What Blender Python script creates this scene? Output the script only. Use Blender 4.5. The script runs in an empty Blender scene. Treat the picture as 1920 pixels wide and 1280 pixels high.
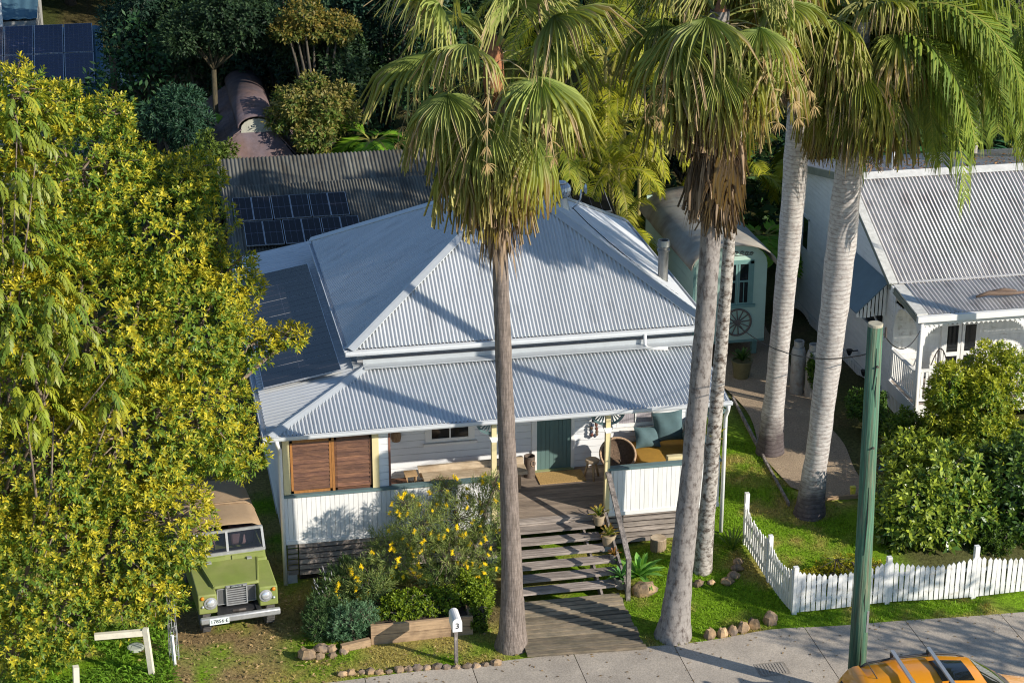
import bpy, math, random
import numpy as np
from mathutils import Matrix, Vector
rng = np.random.default_rng(7)
random.seed(7)
scene = bpy.context.scene
COL = scene.collection
# ------------------------------------------------------------------ camera, sky, sun
cam_d = bpy.data.cameras.new('camera'); cam = bpy.data.objects.new('camera', cam_d); COL.objects.link(cam)
cam_d.sensor_width = 36; cam_d.lens = 70.69; cam_d.clip_end = 600; cam_d.clip_start = .5
cam.location = (-2.743, -38.650, 20.587)
cam.rotation_euler = (math.radians(90 - 21.304), 0, -math.radians(11.259))
scene.camera = cam
SUN_EL = 25.0
SD = Vector((.763, -.647, math.tan(math.radians(SUN_EL)))).normalized()
w = bpy.data.worlds.new('World'); scene.world = w; w.use_nodes = True
nt = w.node_tree; bg = nt.nodes['Background']; bg.inputs[1].default_value = .135
sky = nt.nodes.new('ShaderNodeTexSky'); sky.sky_type = 'NISHITA'; sky.sun_disc = False
sky.sun_elevation = math.radians(SUN_EL); sky.sun_rotation = math.atan2(.763, -.647)
sky.air_density = 1.0; sky.dust_density = .1; sky.ozone_density = 3.0
nt.links.new(sky.outputs[0], bg.inputs[0])
sl = bpy.data.lights.new('sun', 'SUN'); sl.energy = 5.0; sl.angle = math.radians(.5); sl.color = (1, .93, .82)
so = bpy.data.objects.new('sun', sl); COL.objects.link(so); so.rotation_euler = SD.to_track_quat('Z', 'Y').to_euler(); so.location = (20, -30, 30)
scene.view_settings.view_transform = 'Standard'; scene.view_settings.look = 'None'
scene.view_settings.exposure = .3; scene.view_settings.gamma = 1; scene.view_settings.use_curve_mapping = False
scene.render.engine = 'CYCLES'
scene.cycles.max_bounces = 6; scene.cycles.transparent_max_bounces = 8
scene.cycles.use_denoising = True; scene.cycles.denoising_input_passes = 'RGB_ALBEDO_NORMAL'; scene.cycles.denoising_prefilter = 'ACCURATE'; scene.cycles.filter_width = 1.1

# ------------------------------------------------------------------ materials
MATS = {}
def _n(nt, t, **k):
    n = nt.nodes.new(t)
    for a, b in k.items(): setattr(n, a, b)
    return n
def pm(name, base, rough=.6, metal=0., var=.15, scale=6, stretch=(1, 1, 1), col2=None, amt2=.5, scale2=None, bump=0., orand=0., spec=.4, detail=5, coat=0., thr=.15, st2=None, bscale=None):
    """Principled with world-space noise tint, an optional second colour in patches, per-object variation and bump."""
    if name in MATS: return MATS[name]
    m = bpy.data.materials.new(name); m.use_nodes = True; nt = m.node_tree; L = nt.links.new
    b = nt.nodes['Principled BSDF']
    b.inputs['Roughness'].default_value = rough; b.inputs['Metallic'].default_value = metal
    b.inputs['Specular IOR Level'].default_value = spec; b.inputs['Coat Weight'].default_value = coat
    geo = _n(nt, 'ShaderNodeNewGeometry')
    mp = _n(nt, 'ShaderNodeMapping'); mp.inputs['Scale'].default_value = stretch; L(geo.outputs['Position'], mp.inputs['Vector'])
    no = _n(nt, 'ShaderNodeTexNoise'); no.inputs['Scale'].default_value = scale; no.inputs['Detail'].default_value = detail; no.inputs['Roughness'].default_value = .65
    L(mp.outputs[0], no.inputs['Vector'])
    r = _n(nt, 'ShaderNodeMapRange'); r.inputs[1].default_value = .3; r.inputs[2].default_value = .7
    r.inputs[3].default_value = 1 - var; r.inputs[4].default_value = 1 + var; L(no.outputs[0], r.inputs[0])
    fac = r.outputs[0]
    if orand:
        oi = _n(nt, 'ShaderNodeObjectInfo'); r2 = _n(nt, 'ShaderNodeMapRange'); r2.inputs[3].default_value = 1 - orand; r2.inputs[4].default_value = 1 + orand
        L(oi.outputs['Random'], r2.inputs[0]); mm = _n(nt, 'ShaderNodeMath', operation='MULTIPLY'); L(fac, mm.inputs[0]); L(r2.outputs[0], mm.inputs[1]); fac = mm.outputs[0]
    rgb = _n(nt, 'ShaderNodeRGB'); rgb.outputs[0].default_value = (*base, 1); colo = rgb.outputs[0]
    if col2:
        n2 = _n(nt, 'ShaderNodeTexNoise'); n2.inputs['Scale'].default_value = scale2 or scale * .4; n2.inputs['Detail'].default_value = 6; n2.inputs['Roughness'].default_value = .6
        if st2:
            mp2 = _n(nt, 'ShaderNodeMapping'); mp2.inputs['Scale'].default_value = st2; L(geo.outputs['Position'], mp2.inputs['Vector']); L(mp2.outputs[0], n2.inputs['Vector'])
        else: L(geo.outputs['Position'], n2.inputs['Vector'])
        r3 = _n(nt, 'ShaderNodeMapRange'); r3.inputs[1].default_value = amt2 - thr; r3.inputs[2].default_value = amt2 + thr; L(n2.outputs[0], r3.inputs[0])
        mx = _n(nt, 'ShaderNodeMix', data_type='RGBA'); L(r3.outputs[0], mx.inputs[0]); L(colo, mx.inputs[6]); mx.inputs[7].default_value = (*col2, 1); colo = mx.outputs[2]
    vm = _n(nt, 'ShaderNodeVectorMath', operation='SCALE'); L(colo, vm.inputs[0]); L(fac, vm.inputs['Scale'])
    L(vm.outputs[0], b.inputs['Base Color'])
    if bump:
        bp = _n(nt, 'ShaderNodeBump'); bp.inputs['Strength'].default_value = bump; bp.inputs['Distance'].default_value = .02
        if bscale:
            nb = _n(nt, 'ShaderNodeTexNoise'); nb.inputs['Scale'].default_value = bscale; nb.inputs['Detail'].default_value = 4; L(mp.outputs[0], nb.inputs['Vector']); L(nb.outputs[0], bp.inputs['Height'])
        else: L(no.outputs[0], bp.inputs['Height'])
        L(bp.outputs[0], b.inputs['Normal'])
    MATS[name] = m; return m
def roofmat(name, base, rough, metal, streak, sheet=.05, dirt=(.2, .17, .14), damt=.64):
    m = bpy.data.materials.new(name); m.use_nodes = True; nt = m.node_tree; L = nt.links.new; b = nt.nodes['Principled BSDF']
    b.inputs['Roughness'].default_value = rough; b.inputs['Metallic'].default_value = metal; b.inputs['Specular IOR Level'].default_value = .4
    a = _n(nt, 'ShaderNodeAttribute', attribute_name='suv'); sp = _n(nt, 'ShaderNodeSeparateXYZ'); L(a.outputs['Vector'], sp.inputs[0])
    dv = _n(nt, 'ShaderNodeMath', operation='DIVIDE'); L(sp.outputs[0], dv.inputs[0]); dv.inputs[1].default_value = .756; fl = _n(nt, 'ShaderNodeMath', operation='FLOOR'); L(dv.outputs[0], fl.inputs[0])
    wn = _n(nt, 'ShaderNodeTexWhiteNoise', noise_dimensions='1D'); L(fl.outputs[0], wn.inputs['W']); r1 = _n(nt, 'ShaderNodeMapRange'); L(wn.outputs[0], r1.inputs[0]); r1.inputs[3].default_value = 1 - sheet; r1.inputs[4].default_value = 1 + sheet
    mp = _n(nt, 'ShaderNodeMapping'); mp.inputs['Scale'].default_value = (5, .5, 1); L(a.outputs['Vector'], mp.inputs[0]); n1 = _n(nt, 'ShaderNodeTexNoise'); n1.inputs['Scale'].default_value = 1.6; n1.inputs['Detail'].default_value = 7; L(mp.outputs[0], n1.inputs[0])
    r2 = _n(nt, 'ShaderNodeMapRange'); L(n1.outputs[0], r2.inputs[0]); r2.inputs[1].default_value = .3; r2.inputs[2].default_value = .7; r2.inputs[3].default_value = 1 - streak; r2.inputs[4].default_value = 1 + streak * .5
    mu = _n(nt, 'ShaderNodeMath', operation='MULTIPLY'); L(r1.outputs[0], mu.inputs[0]); L(r2.outputs[0], mu.inputs[1])
    mp2 = _n(nt, 'ShaderNodeMapping'); mp2.inputs['Scale'].default_value = (2.2, .8, 1); L(a.outputs['Vector'], mp2.inputs[0]); n2 = _n(nt, 'ShaderNodeTexNoise'); n2.inputs['Scale'].default_value = 1.1; n2.inputs['Detail'].default_value = 9; n2.inputs['Roughness'].default_value = .7; L(mp2.outputs[0], n2.inputs[0])
    r3 = _n(nt, 'ShaderNodeMapRange'); L(n2.outputs[0], r3.inputs[0]); r3.inputs[1].default_value = damt - .06; r3.inputs[2].default_value = damt + .12; r3.inputs[4].default_value = .7
    mx = _n(nt, 'ShaderNodeMix', data_type='RGBA'); L(r3.outputs[0], mx.inputs[0]); mx.inputs[6].default_value = (*base, 1); mx.inputs[7].default_value = (*dirt, 1)
    v = _n(nt, 'ShaderNodeVectorMath', operation='SCALE'); L(mx.outputs[2], v.inputs[0]); L(mu.outputs[0], v.inputs['Scale']); L(v.outputs[0], b.inputs['Base Color'])
    MATS[name] = m; return m
def leafmat(name, rough=.45, trans=.3, spec=.4):
    """leaf: colour comes from the leaf's own 'col' attribute"""
    if name in MATS: return MATS[name]
    m = bpy.data.materials.new(name); m.use_nodes = True; nt = m.node_tree; L = nt.links.new
    b = nt.nodes['Principled BSDF']; b.inputs['Roughness'].default_value = rough; b.inputs['Specular IOR Level'].default_value = spec
    a = _n(nt, 'ShaderNodeAttribute', attribute_name='col'); L(a.outputs['Color'], b.inputs['Base Color'])
    t = _n(nt, 'ShaderNodeBsdfTranslucent'); vm = _n(nt, 'ShaderNodeVectorMath', operation='MULTIPLY'); vm.inputs[1].default_value = (1.3, 1.3, .6)
    L(a.outputs['Color'], vm.inputs[0]); L(vm.outputs[0], t.inputs[0])
    mx = _n(nt, 'ShaderNodeMixShader'); mx.inputs[0].default_value = trans; L(b.outputs[0], mx.inputs[1]); L(t.outputs[0], mx.inputs[2])
    L(mx.outputs[0], nt.nodes['Material Output'].inputs[0]); MATS[name] = m; return m
def glassmat(name, tint=(.02, .03, .04), alpha=.5, rough=.03, spec=.7):
    if name in MATS: return MATS[name]
    m = bpy.data.materials.new(name); m.use_nodes = True; nt = m.node_tree; L = nt.links.new
    b = nt.nodes['Principled BSDF']; b.inputs['Base Color'].default_value = (*tint, 1); b.inputs['Roughness'].default_value = rough; b.inputs['Specular IOR Level'].default_value = spec
    b.inputs['Alpha'].default_value = alpha; MATS[name] = m; return m
def barkmat(name, c1, c2, ring=.0, ringscale=14, c3=None, z3=(0, 0), spots=.55, sscale=14, bump=.5, stretch=(1, 1, .25)):
    """bark: noise between two colours, optional horizontal leaf scars, optional third colour near the foot"""
    if name in MATS: return MATS[name]
    m = bpy.data.materials.new(name); m.use_nodes = True; nt = m.node_tree; L = nt.links.new
    b = nt.nodes['Principled BSDF']; b.inputs['Roughness'].default_value = .85; b.inputs['Specular IOR Level'].default_value = .2
    geo = _n(nt, 'ShaderNodeNewGeometry'); mp = _n(nt, 'ShaderNodeMapping'); mp.inputs['Scale'].default_value = stretch; L(geo.outputs['Position'], mp.inputs[0])
    n1 = _n(nt, 'ShaderNodeTexNoise'); n1.inputs['Scale'].default_value = sscale; n1.inputs['Detail'].default_value = 7; n1.inputs['Roughness'].default_value = .7; L(mp.outputs[0], n1.inputs[0])
    r = _n(nt, 'ShaderNodeMapRange'); r.inputs[1].default_value = spots - .09; r.inputs[2].default_value = spots + .09; L(n1.outputs[0], r.inputs[0])
    mx = _n(nt, 'ShaderNodeMix', data_type='RGBA'); L(r.outputs[0], mx.inputs[0]); mx.inputs[6].default_value = (*c1, 1); mx.inputs[7].default_value = (*c2, 1)
    col = mx.outputs[2]; sep = _n(nt, 'ShaderNodeSeparateXYZ'); L(geo.outputs['Position'], sep.inputs[0])
    if c3:
        n3 = _n(nt, 'ShaderNodeTexNoise'); n3.inputs['Scale'].default_value = 3; L(geo.outputs['Position'], n3.inputs[0])
        ad = _n(nt, 'ShaderNodeMath', operation='MULTIPLY_ADD'); L(n3.outputs[0], ad.inputs[0]); ad.inputs[1].default_value = 1.0; L(sep.outputs[2], ad.inputs[2])
        r3 = _n(nt, 'ShaderNodeMapRange'); r3.inputs[1].default_value = z3[0]; r3.inputs[2].default_value = z3[1]; r3.inputs[3].default_value = 1; r3.inputs[4].default_value = 0; L(ad.outputs[0], r3.inputs[0])
        f3 = _n(nt, 'ShaderNodeMath', operation='MULTIPLY'); L(r3.outputs[0], f3.inputs[0]); f3.inputs[1].default_value = .85
        m3 = _n(nt, 'ShaderNodeMix', data_type='RGBA'); L(f3.outputs[0], m3.inputs[0]); L(col, m3.inputs[6]); m3.inputs[7].default_value = (*c3, 1); col = m3.outputs[2]
    h = n1.outputs[0]
    if ring:
        n4 = _n(nt, 'ShaderNodeTexNoise'); n4.inputs['Scale'].default_value = 2.5; L(geo.outputs['Position'], n4.inputs[0])
        zz = _n(nt, 'ShaderNodeMath', operation='MULTIPLY_ADD'); L(n4.outputs[0], zz.inputs[0]); zz.inputs[1].default_value = .14; L(sep.outputs[2], zz.inputs[2])
        mu = _n(nt, 'ShaderNodeMath', operation='MULTIPLY'); L(zz.outputs[0], mu.inputs[0]); mu.inputs[1].default_value = ringscale
        fr = _n(nt, 'ShaderNodeMath', operation='FRACT'); L(mu.outputs[0], fr.inputs[0])
        rr = _n(nt, 'ShaderNodeMapRange'); rr.inputs[1].default_value = 0; rr.inputs[2].default_value = .35; rr.inputs[3].default_value = 1 - ring; rr.inputs[4].default_value = 1; L(fr.outputs[0], rr.inputs[0])
        sc = _n(nt, 'ShaderNodeVectorMath', operation='SCALE'); L(col, sc.inputs[0]); L(rr.outputs[0], sc.inputs['Scale']); col = sc.outputs[0]
        ah = _n(nt, 'ShaderNodeMath', operation='ADD'); L(rr.outputs[0], ah.inputs[0]); L(h, ah.inputs[1]); h = ah.outputs[0]
    L(col, b.inputs['Base Color'])
    bp = _n(nt, 'ShaderNodeBump'); bp.inputs['Strength'].default_value = bump; bp.inputs['Distance'].default_value = .03; L(h, bp.inputs['Height']); L(bp.outputs[0], b.inputs['Normal'])
    MATS[name] = m; return m

zinc = roofmat('zincalume', (.62, .635, .64), .46, .30, .08, .035, (.40, .41, .41), .60)
zincflash = pm('zinc_flashing', (.50, .525, .54), .42, .3, .06, 3, spec=.45)
gutterm = pm('gutter_paint', (.60, .62, .64), .4, .05, .05, 3)
rustiron = roofmat('old_iron', (.14, .135, .11), .7, .1, .45, .3, (.085, .07, .05), .52)
nroof = roofmat('weathered_iron', (.60, .565, .535), .6, .05, .18, .06, (.30, .25, .22), .58)
nroofc = pm('weathered_flat', (.55, .53, .51), .6, 0, .12, 5)
white = pm('white_paint', (.78, .77, .74), .55, 0, .04, 4, orand=.03)
whiteold = pm('white_paint_worn', (.78, .77, .73), .6, 0, .10, 9, (1, 1, .3), (.45, .40, .32), .68, 5, orand=.07, thr=.1)
wbd = pm('weatherboard_paint', (.74, .75, .76), .6, 0, .04, 3, (1, 1, 6), orand=.03)
nwbd = pm('neighbour_board_paint', (.82, .80, .76), .65, 0, .07, 2.5, (1, 1, 3), (.68, .66, .62), .68, 1.2, orand=.03)
cream = pm('cream_paint', (.74, .62, .34), .5, 0, .05, 5)
teal = pm('teal_trim', (.12, .185, .19), .45, 0, .08, 6)
doorm = pm('door_paint', (.105, .175, .165), .5, 0, .05, 6, orand=.05)
cedar = pm('cedar', (.20, .095, .05), .5, 0, .4, 9, (.6, 2, 9), (.10, .045, .03), .5, 4, orand=.25, st2=(.5, 1, 3), bump=.15)
cedarf = pm('cedar_frame', (.34, .15, .045), .5, 0, .25, 9, (4, 2, .5))
deck = pm('deck_board', (.34, .265, .20), .75, 0, .35, 10, (.35, 6, 6), (.20, .155, .12), .5, 3, orand=.18, st2=(.4, 3, 1), bump=.25)
deckg = pm('grey_timber', (.43, .365, .315), .8, 0, .35, 10, (.4, 7, 9), (.21, .175, .15), .46, 4, orand=.2, st2=(.4, 5, 5), bump=.35)
boardw = pm('boardwalk_timber', (.30, .235, .16), .85, 0, .4, 8, (.5, 5, 5), (.17, .145, .10), .5, 2.2, orand=.3, bump=.3)
railt = pm('weathered_rail', (.30, .26, .23), .85, 0, .45, 14, (3, 1, .6), (.08, .07, .065), .52, 8, bump=.4)
sleeper = pm('sleeper_timber', (.40, .27, .16), .8, 0, .25, 7, (.4, 4, 6), (.20, .13, .08), .56, 2.5, orand=.12, bump=.25)
rawlog = pm('raw_bench_timber', (.50, .40, .28), .75, 0, .25, 6, (.5, 4, 5), (.34, .25, .16), .55, 3, bump=.2)
stoolm = pm('stool_timber', (.44, .29, .15), .7, 0, .25, 9)
dark = pm('near_black', (.02, .018, .016), .9, 0, .1)  # near-black colour standing in for deep shade under floors and behind slats
blackm = pm('black_plastic', (.02, .02, .022), .45, 0, .1)
pv = pm('pv_cell', (.010, .010, .012), .2, .0, .15, 2, spec=.3)
pvb = pm('pv_cell_blue', (.006, .012, .05), .16, .0, .15, 2, spec=.5)
pvl = pm('pv_line', (.10, .10, .13), .4, .2)
alu = pm('aluminium', (.62, .63, .65), .35, .7, .05)
glass = glassmat('window_glass', (.012, .015, .017), 1.0, .06)
curtain = pm('curtain', (.34, .31, .33), .9, 0, .3, 9, (8, 1, .3))
steel = pm('flue_steel', (.33, .33, .32), .35, .8, .15, 8)
cane = pm('wicker', (.40, .27, .17), .8, 0, .35, 30, orand=.1)
wdark = pm('wicker_inner', (.13, .085, .055), .85, 0, .5, 26, bump=.5)
matm = pm('coir_mat', (.42, .27, .10), .95, 0, .3, 30, bump=.5)
mustard = pm('mustard_fabric', (.42, .23, .035), .85, 0, .1, 8)
tealfab = pm('teal_fabric', (.075, .13, .14), .8, 0, .12, 6)
wagonm = pm('wagon_green', (.42, .57, .48), .6, 0, .07, 3, (1, 1, 1), (.32, .44, .37), .66, 1.5)
wagont = pm('wagon_trim', (.15, .28, .26), .5, 0, .08, 6)
wagonr = pm('wagon_canvas', (.33, .31, .26), .85, 0, .18, 1.5, (1, 1, 1), (.17, .12, .09), .60, .9, bump=.1)
iron = pm('dark_iron', (.09, .075, .065), .7, .2, .2, 10)
whl = pm('wheel_timber', (.15, .125, .11), .8, 0, .3, 12)
terra = pm('pot_clay', (.36, .28, .18), .85, 0, .2, 9)
potg = pm('pot_grey', (.22, .20, .17), .85, 0, .3, 12)
rockm = pm('rock', (.47, .31, .16), .9, 0, .35, 7, (1, 1, 1), (.17, .13, .10), .47, 3, orand=.3, bump=.8)
stumpm = pm('stump_wood', (.27, .2, .13), .9, 0, .35, 14, (3, 3, .7), bump=.5)
conc = pm('concrete', (.47, .405, .325), .9, 0, .30, 34, (1, 1, 1), (.32, .275, .225), .53, 1.1, orand=.06, bump=.25, detail=9, thr=.2)
asph = pm('asphalt', (.05, .05, .05), .9, 0, .2, 40, bump=.2)
gravelm = pm('gravel', (.40, .30, .195), .95, 0, .45, 30, (1, 1, 1), (.27, .20, .135), .5, .9, bump=.6, thr=.2)
soil = pm('soil', (.07, .05, .035), .95, 0, .4, 8, bump=.5)
poleg = pm('pole_green', (.075, .17, .105), .85, 0, .5, 7, (6, 6, .2), (.16, .16, .10), .57, 3.5, st2=(5, 5, .2), bump=.6, thr=.1)
poletop = pm('pole_top', (.42, .38, .28), .85, 0, .15, 9)
lrg = pm('vehicle_green', (.20, .25, .055), .55, 0, .10, 3, (1, 1, 1), (.24, .25, .09), .55, 1.6, spec=.35, thr=.2)
lrc = pm('vehicle_canvas', (.36, .25, .15), .9, 0, .08, 7)
lrgal = pm('galvanised', (.42, .42, .42), .5, .5, .15, 9)
lrmesh = pm('radiator_mesh', (.13, .13, .13), .6, .4, .2, 60)
rubber = pm('rubber', (.085, .08, .075), .85, 0, .3, 20)
seatm = pm('seat_vinyl', (.26, .17, .18), .5, 0, .1)
amber = pm('amber_lens', (.75, .22, .015), .25, 0, .05)
lensm = pm('lamp_lens', (.75, .76, .78), .12, .6, .05)
platem = pm('plate_white', (.72, .78, .74), .5, 0, .03)
ltr = pm('black_letter', (.01, .012, .015), .6, 0, 0)
caro = pm('orange_paint', (.80, .30, .012), .28, 0, .02, 2, coat=.6)
carglass = glassmat('car_glass', (.01, .012, .013), 1.0, .03)
ptrim = pm('car_trim', (.025, .025, .027), .5, 0, .1)
gasm = pm('gas_bottle', (.40, .39, .36), .5, .2, .2, 8, (1, 1, 1), (.3, .2, .12), .65, 6)
awnm = pm('awning_blue', (.16, .225, .26), .6, .1, .1, 3)
tilem = pm('purple_roof', (.13, .10, .11), .8, 0, .3, 3, (1, 1, 1), (.17, .10, .075), .52, .8, bump=.5)
creamw = pm('vent_cream', (.42, .41, .33), .8, 0, .15, 6)
bluer = pm('blue_roof', (.10, .20, .26), .45, .3, .1, 2)
paler = pm('pale_roof', (.40, .44, .45), .5, .2, .1, 2)
wirem = pm('wire', (.015, .014, .013), .7)
hosem = pm('blue_hose', (.03, .17, .26), .4)
barkm = pm('bark_roof', (.16, .11, .08), .9, 0, .3, 12, (1, 6, 6))
flw = pm('yellow_flower', (.95, .68, .01), .7, 0, .15, 30)
trunkm = barkmat('tree_bark', (.22, .17, .125), (.12, .09, .07), sscale=9)
darkbark = barkmat('dark_bark', (.10, .085, .065), (.05, .045, .035), sscale=9)
p1bark = barkmat('fan_palm_bark', (.29, .235, .20), (.15, .12, .10), .10, 9, sscale=15, spots=.5, stretch=(2.6, 2.6, .22), bump=.8)
p3bark = barkmat('leaning_palm_bark', (.30, .27, .245), (.10, .08, .07), .12, 6, sscale=11, spots=.57, stretch=(1, 1, .5))
p4bark = barkmat('lichen_palm_bark', (.46, .42, .37), (.085, .06, .045), .2, 9, sscale=9, spots=.53, stretch=(1, 1, 1.3))
p5bark = barkmat('grey_palm_bark', (.50, .465, .43), (.33, .285, .26), .34, 10, c3=(.045, .03, .035), z3=(1.2, 2.0), sscale=9, spots=.54, stretch=(1, 1, 1.8))
lmat = leafmat('leaf', .5, .28, .3); lgloss = leafmat('glossy_leaf', .48, .25, .35); lwax = leafmat('waxy_leaf', .33, .18, .5); ldull = leafmat('dull_leaf', .6, .22, .3); ldry = leafmat('dry_leaf', .8, .2, .1)
gmat = leafmat('grass_blade', .6, .3, .2)

# ------------------------------------------------------------------ object helpers
def wl(o):
    v = Vector((0, 0, 0))
    while o is not None: v = v + o.location; o = o.parent
    return v
def link(o, parent):
    COL.objects.link(o)
    if parent is not None: o.parent = parent
    return o
class MB:
    """collects shapes in world coordinates; build() links them as one mesh relative to the parent's base"""
    def __init__(s): s.v = []; s.f = []; s.n = 0; s.c = []
    def add(s, v, f, c=None):
        v = np.asarray(v, float).reshape(-1, 3); s.v.append(v); s.f += [tuple(int(i) + s.n for i in q) for q in f]; s.n += len(v)
        s.c.append(np.tile(c, (len(v), 1)) if c is not None and np.ndim(c) == 1 else c)
    def box(s, a, b):
        x0, y0, z0 = a; x1, y1, z1 = b
        s.add([(x0, y0, z0), (x1, y0, z0), (x1, y1, z0), (x0, y1, z0), (x0, y0, z1), (x1, y0, z1), (x1, y1, z1), (x0, y1, z1)],
              [(3, 2, 1, 0), (4, 5, 6, 7), (0, 1, 5, 4), (1, 2, 6, 5), (2, 3, 7, 6), (3, 0, 4, 7)]); return s
    def hexa(s, p): s.add(p, [(3, 2, 1, 0), (4, 5, 6, 7), (0, 1, 5, 4), (1, 2, 6, 5), (2, 3, 7, 6), (3, 0, 4, 7)]); return s
    def beam(s, p, q, w, h, up=(0, 0, 1)):
        p = np.array(p, float); q = np.array(q, float); d = q - p; d /= np.linalg.norm(d); u = np.array(up, float)
        if abs(d @ u) > .98: u = np.array((0, 1., 0))
        r = np.cross(d, u); r /= np.linalg.norm(r); u = np.cross(r, d); r = r * w / 2; u = u * h / 2
        return s.hexa([p - r - u, p + r - u, q + r - u, q - r - u, p - r + u, p + r + u, q + r + u, q - r + u])
    def prism(s, poly, ext):
        """poly: planar 3-D points; ext: extrusion vector"""
        a = np.array(poly, float); k = len(a); b = a + np.array(ext, float)
        s.add(np.vstack([a, b]), [tuple(range(k))[::-1], tuple(range(k, 2 * k))] + [(i, (i + 1) % k, k + (i + 1) % k, k + i) for i in range(k)]); return s
    def tube(s, pts, rad, n=8, cap=True):
        pts = np.array(pts, float); k = len(pts); rad = np.broadcast_to(np.array(rad, float), (k,))
        t = np.gradient(pts, axis=0); t /= np.linalg.norm(t, axis=1)[:, None] + 1e-9
        ref = np.array((0, 0, 1.)) if abs(t[0, 2]) < .9 else np.array((1., 0, 0)); a = np.linspace(0, 2 * math.pi, n, endpoint=False); V = []
        for i in range(k):
            r = np.cross(t[i], ref); r /= np.linalg.norm(r) + 1e-9; u = np.cross(r, t[i]); ref = u
            V.append(pts[i] + rad[i] * (np.cos(a)[:, None] * r + np.sin(a)[:, None] * u))
        F = [(i * n + j, i * n + (j + 1) % n, (i + 1) * n + (j + 1) % n, (i + 1) * n + j) for i in range(k - 1) for j in range(n)]
        if cap: F += [tuple(range(n))[::-1], tuple(range((k - 1) * n, k * n))]
        s.add(np.vstack(V), F); return s
    def lathe(s, prof, c, n=16, axis='z'):
        a = np.linspace(0, 2 * math.pi, n, endpoint=False); V = []
        for r, z in prof:
            q = np.stack([r * np.cos(a), r * np.sin(a), np.full(n, z)], 1)
            if axis == 'y': q = q[:, [0, 2, 1]] * (1, 1, 1)
            if axis == 'x': q = q[:, [2, 0, 1]]
            V.append(q + np.array(c))
        k = len(prof); F = [(i * n + j, i * n + (j + 1) % n, (i + 1) * n + (j + 1) % n, (i + 1) * n + j) for i in range(k - 1) for j in range(n)]
        F += [tuple(range(n))[::-1], tuple(range((k - 1) * n, k * n))]
        s.add(np.vstack(V), F); return s
    def ball(s, c, r, n=10, m=7, jit=0., seed=0):
        g = np.random.default_rng(seed); r = np.broadcast_to(np.array(r, float), (3,)); V = []; th = np.linspace(0, math.pi, m + 1)
        for i in range(m + 1):
            for j in range(n):
                a = 2 * math.pi * j / n; k = 1 + (g.uniform(-jit, jit) if 0 < i < m else 0)
                V.append(np.array(c) + r * k * (math.sin(th[i]) * math.cos(a), math.sin(th[i]) * math.sin(a), math.cos(th[i])))
        s.add(V, [(i * n + j, (i + 1) * n + j, (i + 1) * n + (j + 1) % n, i * n + (j + 1) % n) for i in range(m) for j in range(n)]); return s
    def build(s, name, mat, parent=None, smooth=False, origin=None):
        v = np.vstack(s.v); o0 = np.array(wl(parent)) if parent is not None else np.zeros(3)
        loc = np.zeros(3)
        if parent is None:
            loc = np.array(origin) if origin is not None else np.array([(v[:, 0].min() + v[:, 0].max()) / 2, (v[:, 1].min() + v[:, 1].max()) / 2, v[:, 2].min()])
        me = bpy.data.meshes.new(name); me.from_pydata((v - o0 - loc).tolist(), [], s.f); me.materials.append(mat)
        if any(c is not None for c in s.c):
            cc = np.vstack([c if c is not None else np.tile((.5, .5, .5), (len(a), 1)) for c, a in zip(s.c, s.v)])
            at = me.attributes.new('col', 'FLOAT_COLOR', 'POINT'); at.data.foreach_set('color', np.hstack([cc, np.ones((len(cc), 1))]).astype(np.float32).ravel())
        if smooth is True: me.shade_smooth()
        elif smooth: me.shade_smooth(); me.set_sharp_from_angle(angle=math.radians(smooth))
        me.update(); o = bpy.data.objects.new(name, me); o.location = Vector(loc); return link(o, parent)
def fastmesh(name, V, F, mat, parent=None, col=None, smooth=False):
    """big numpy mesh; F is (n,k)"""
    V = np.asarray(V, np.float32).reshape(-1, 3); F = np.asarray(F, np.int32); k = F.shape[1]
    o0 = np.array(wl(parent), np.float32) if parent is not None else np.zeros(3, np.float32)
    loc = np.zeros(3)
    if parent is None: loc = np.array([V[:, 0].mean(), V[:, 1].mean(), V[:, 2].min()], np.float32)
    me = bpy.data.meshes.new(name); me.vertices.add(len(V)); me.vertices.foreach_set('co', (V - o0 - loc.astype(np.float32)).ravel())
    me.loops.add(F.size); me.loops.foreach_set('vertex_index', F.ravel()); me.polygons.add(len(F))
    me.polygons.foreach_set('loop_start', np.arange(0, F.size, k, dtype=np.int32))
    try: me.polygons.foreach_set('loop_total', np.full(len(F), k, np.int32))
    except Exception: pass
    if smooth: me.polygons.foreach_set('use_smooth', np.ones(len(F), bool))
    me.materials.append(mat)
    if col is not None:
        at = me.attributes.new('col', 'FLOAT_COLOR', 'POINT'); c = np.clip(np.asarray(col, np.float32).reshape(-1, 3), 0, 1)
        at.data.foreach_set('color', np.hstack([c, np.ones((len(c), 1), np.float32)]).ravel())
    me.update(calc_edges=True); me.validate(); o = bpy.data.objects.new(name, me); o.location = Vector([float(x) for x in loc]); return link(o, parent)
def tag(o, label=None, cat=None, group=None, kind=None):
    if label: o['label'] = label
    if cat: o['category'] = cat
    if group: o['group'] = group
    if kind: o['kind'] = kind
    return o
def thing(name, loc, label, cat, group=None):
    o = bpy.data.objects.new(name, None); o.location = loc; o.empty_display_size = .2; COL.objects.link(o); return tag(o, label, cat, group)
UNIT = {}
def unit(mat):
    if mat.name not in UNIT:
        b = MB().box((-.5, -.5, -.5), (.5, .5, .5)); me = bpy.data.meshes.new('board_mesh'); me.from_pydata(np.vstack(b.v).tolist(), [], b.f); me.materials.append(mat); UNIT[mat.name] = me
    return UNIT[mat.name]
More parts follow.
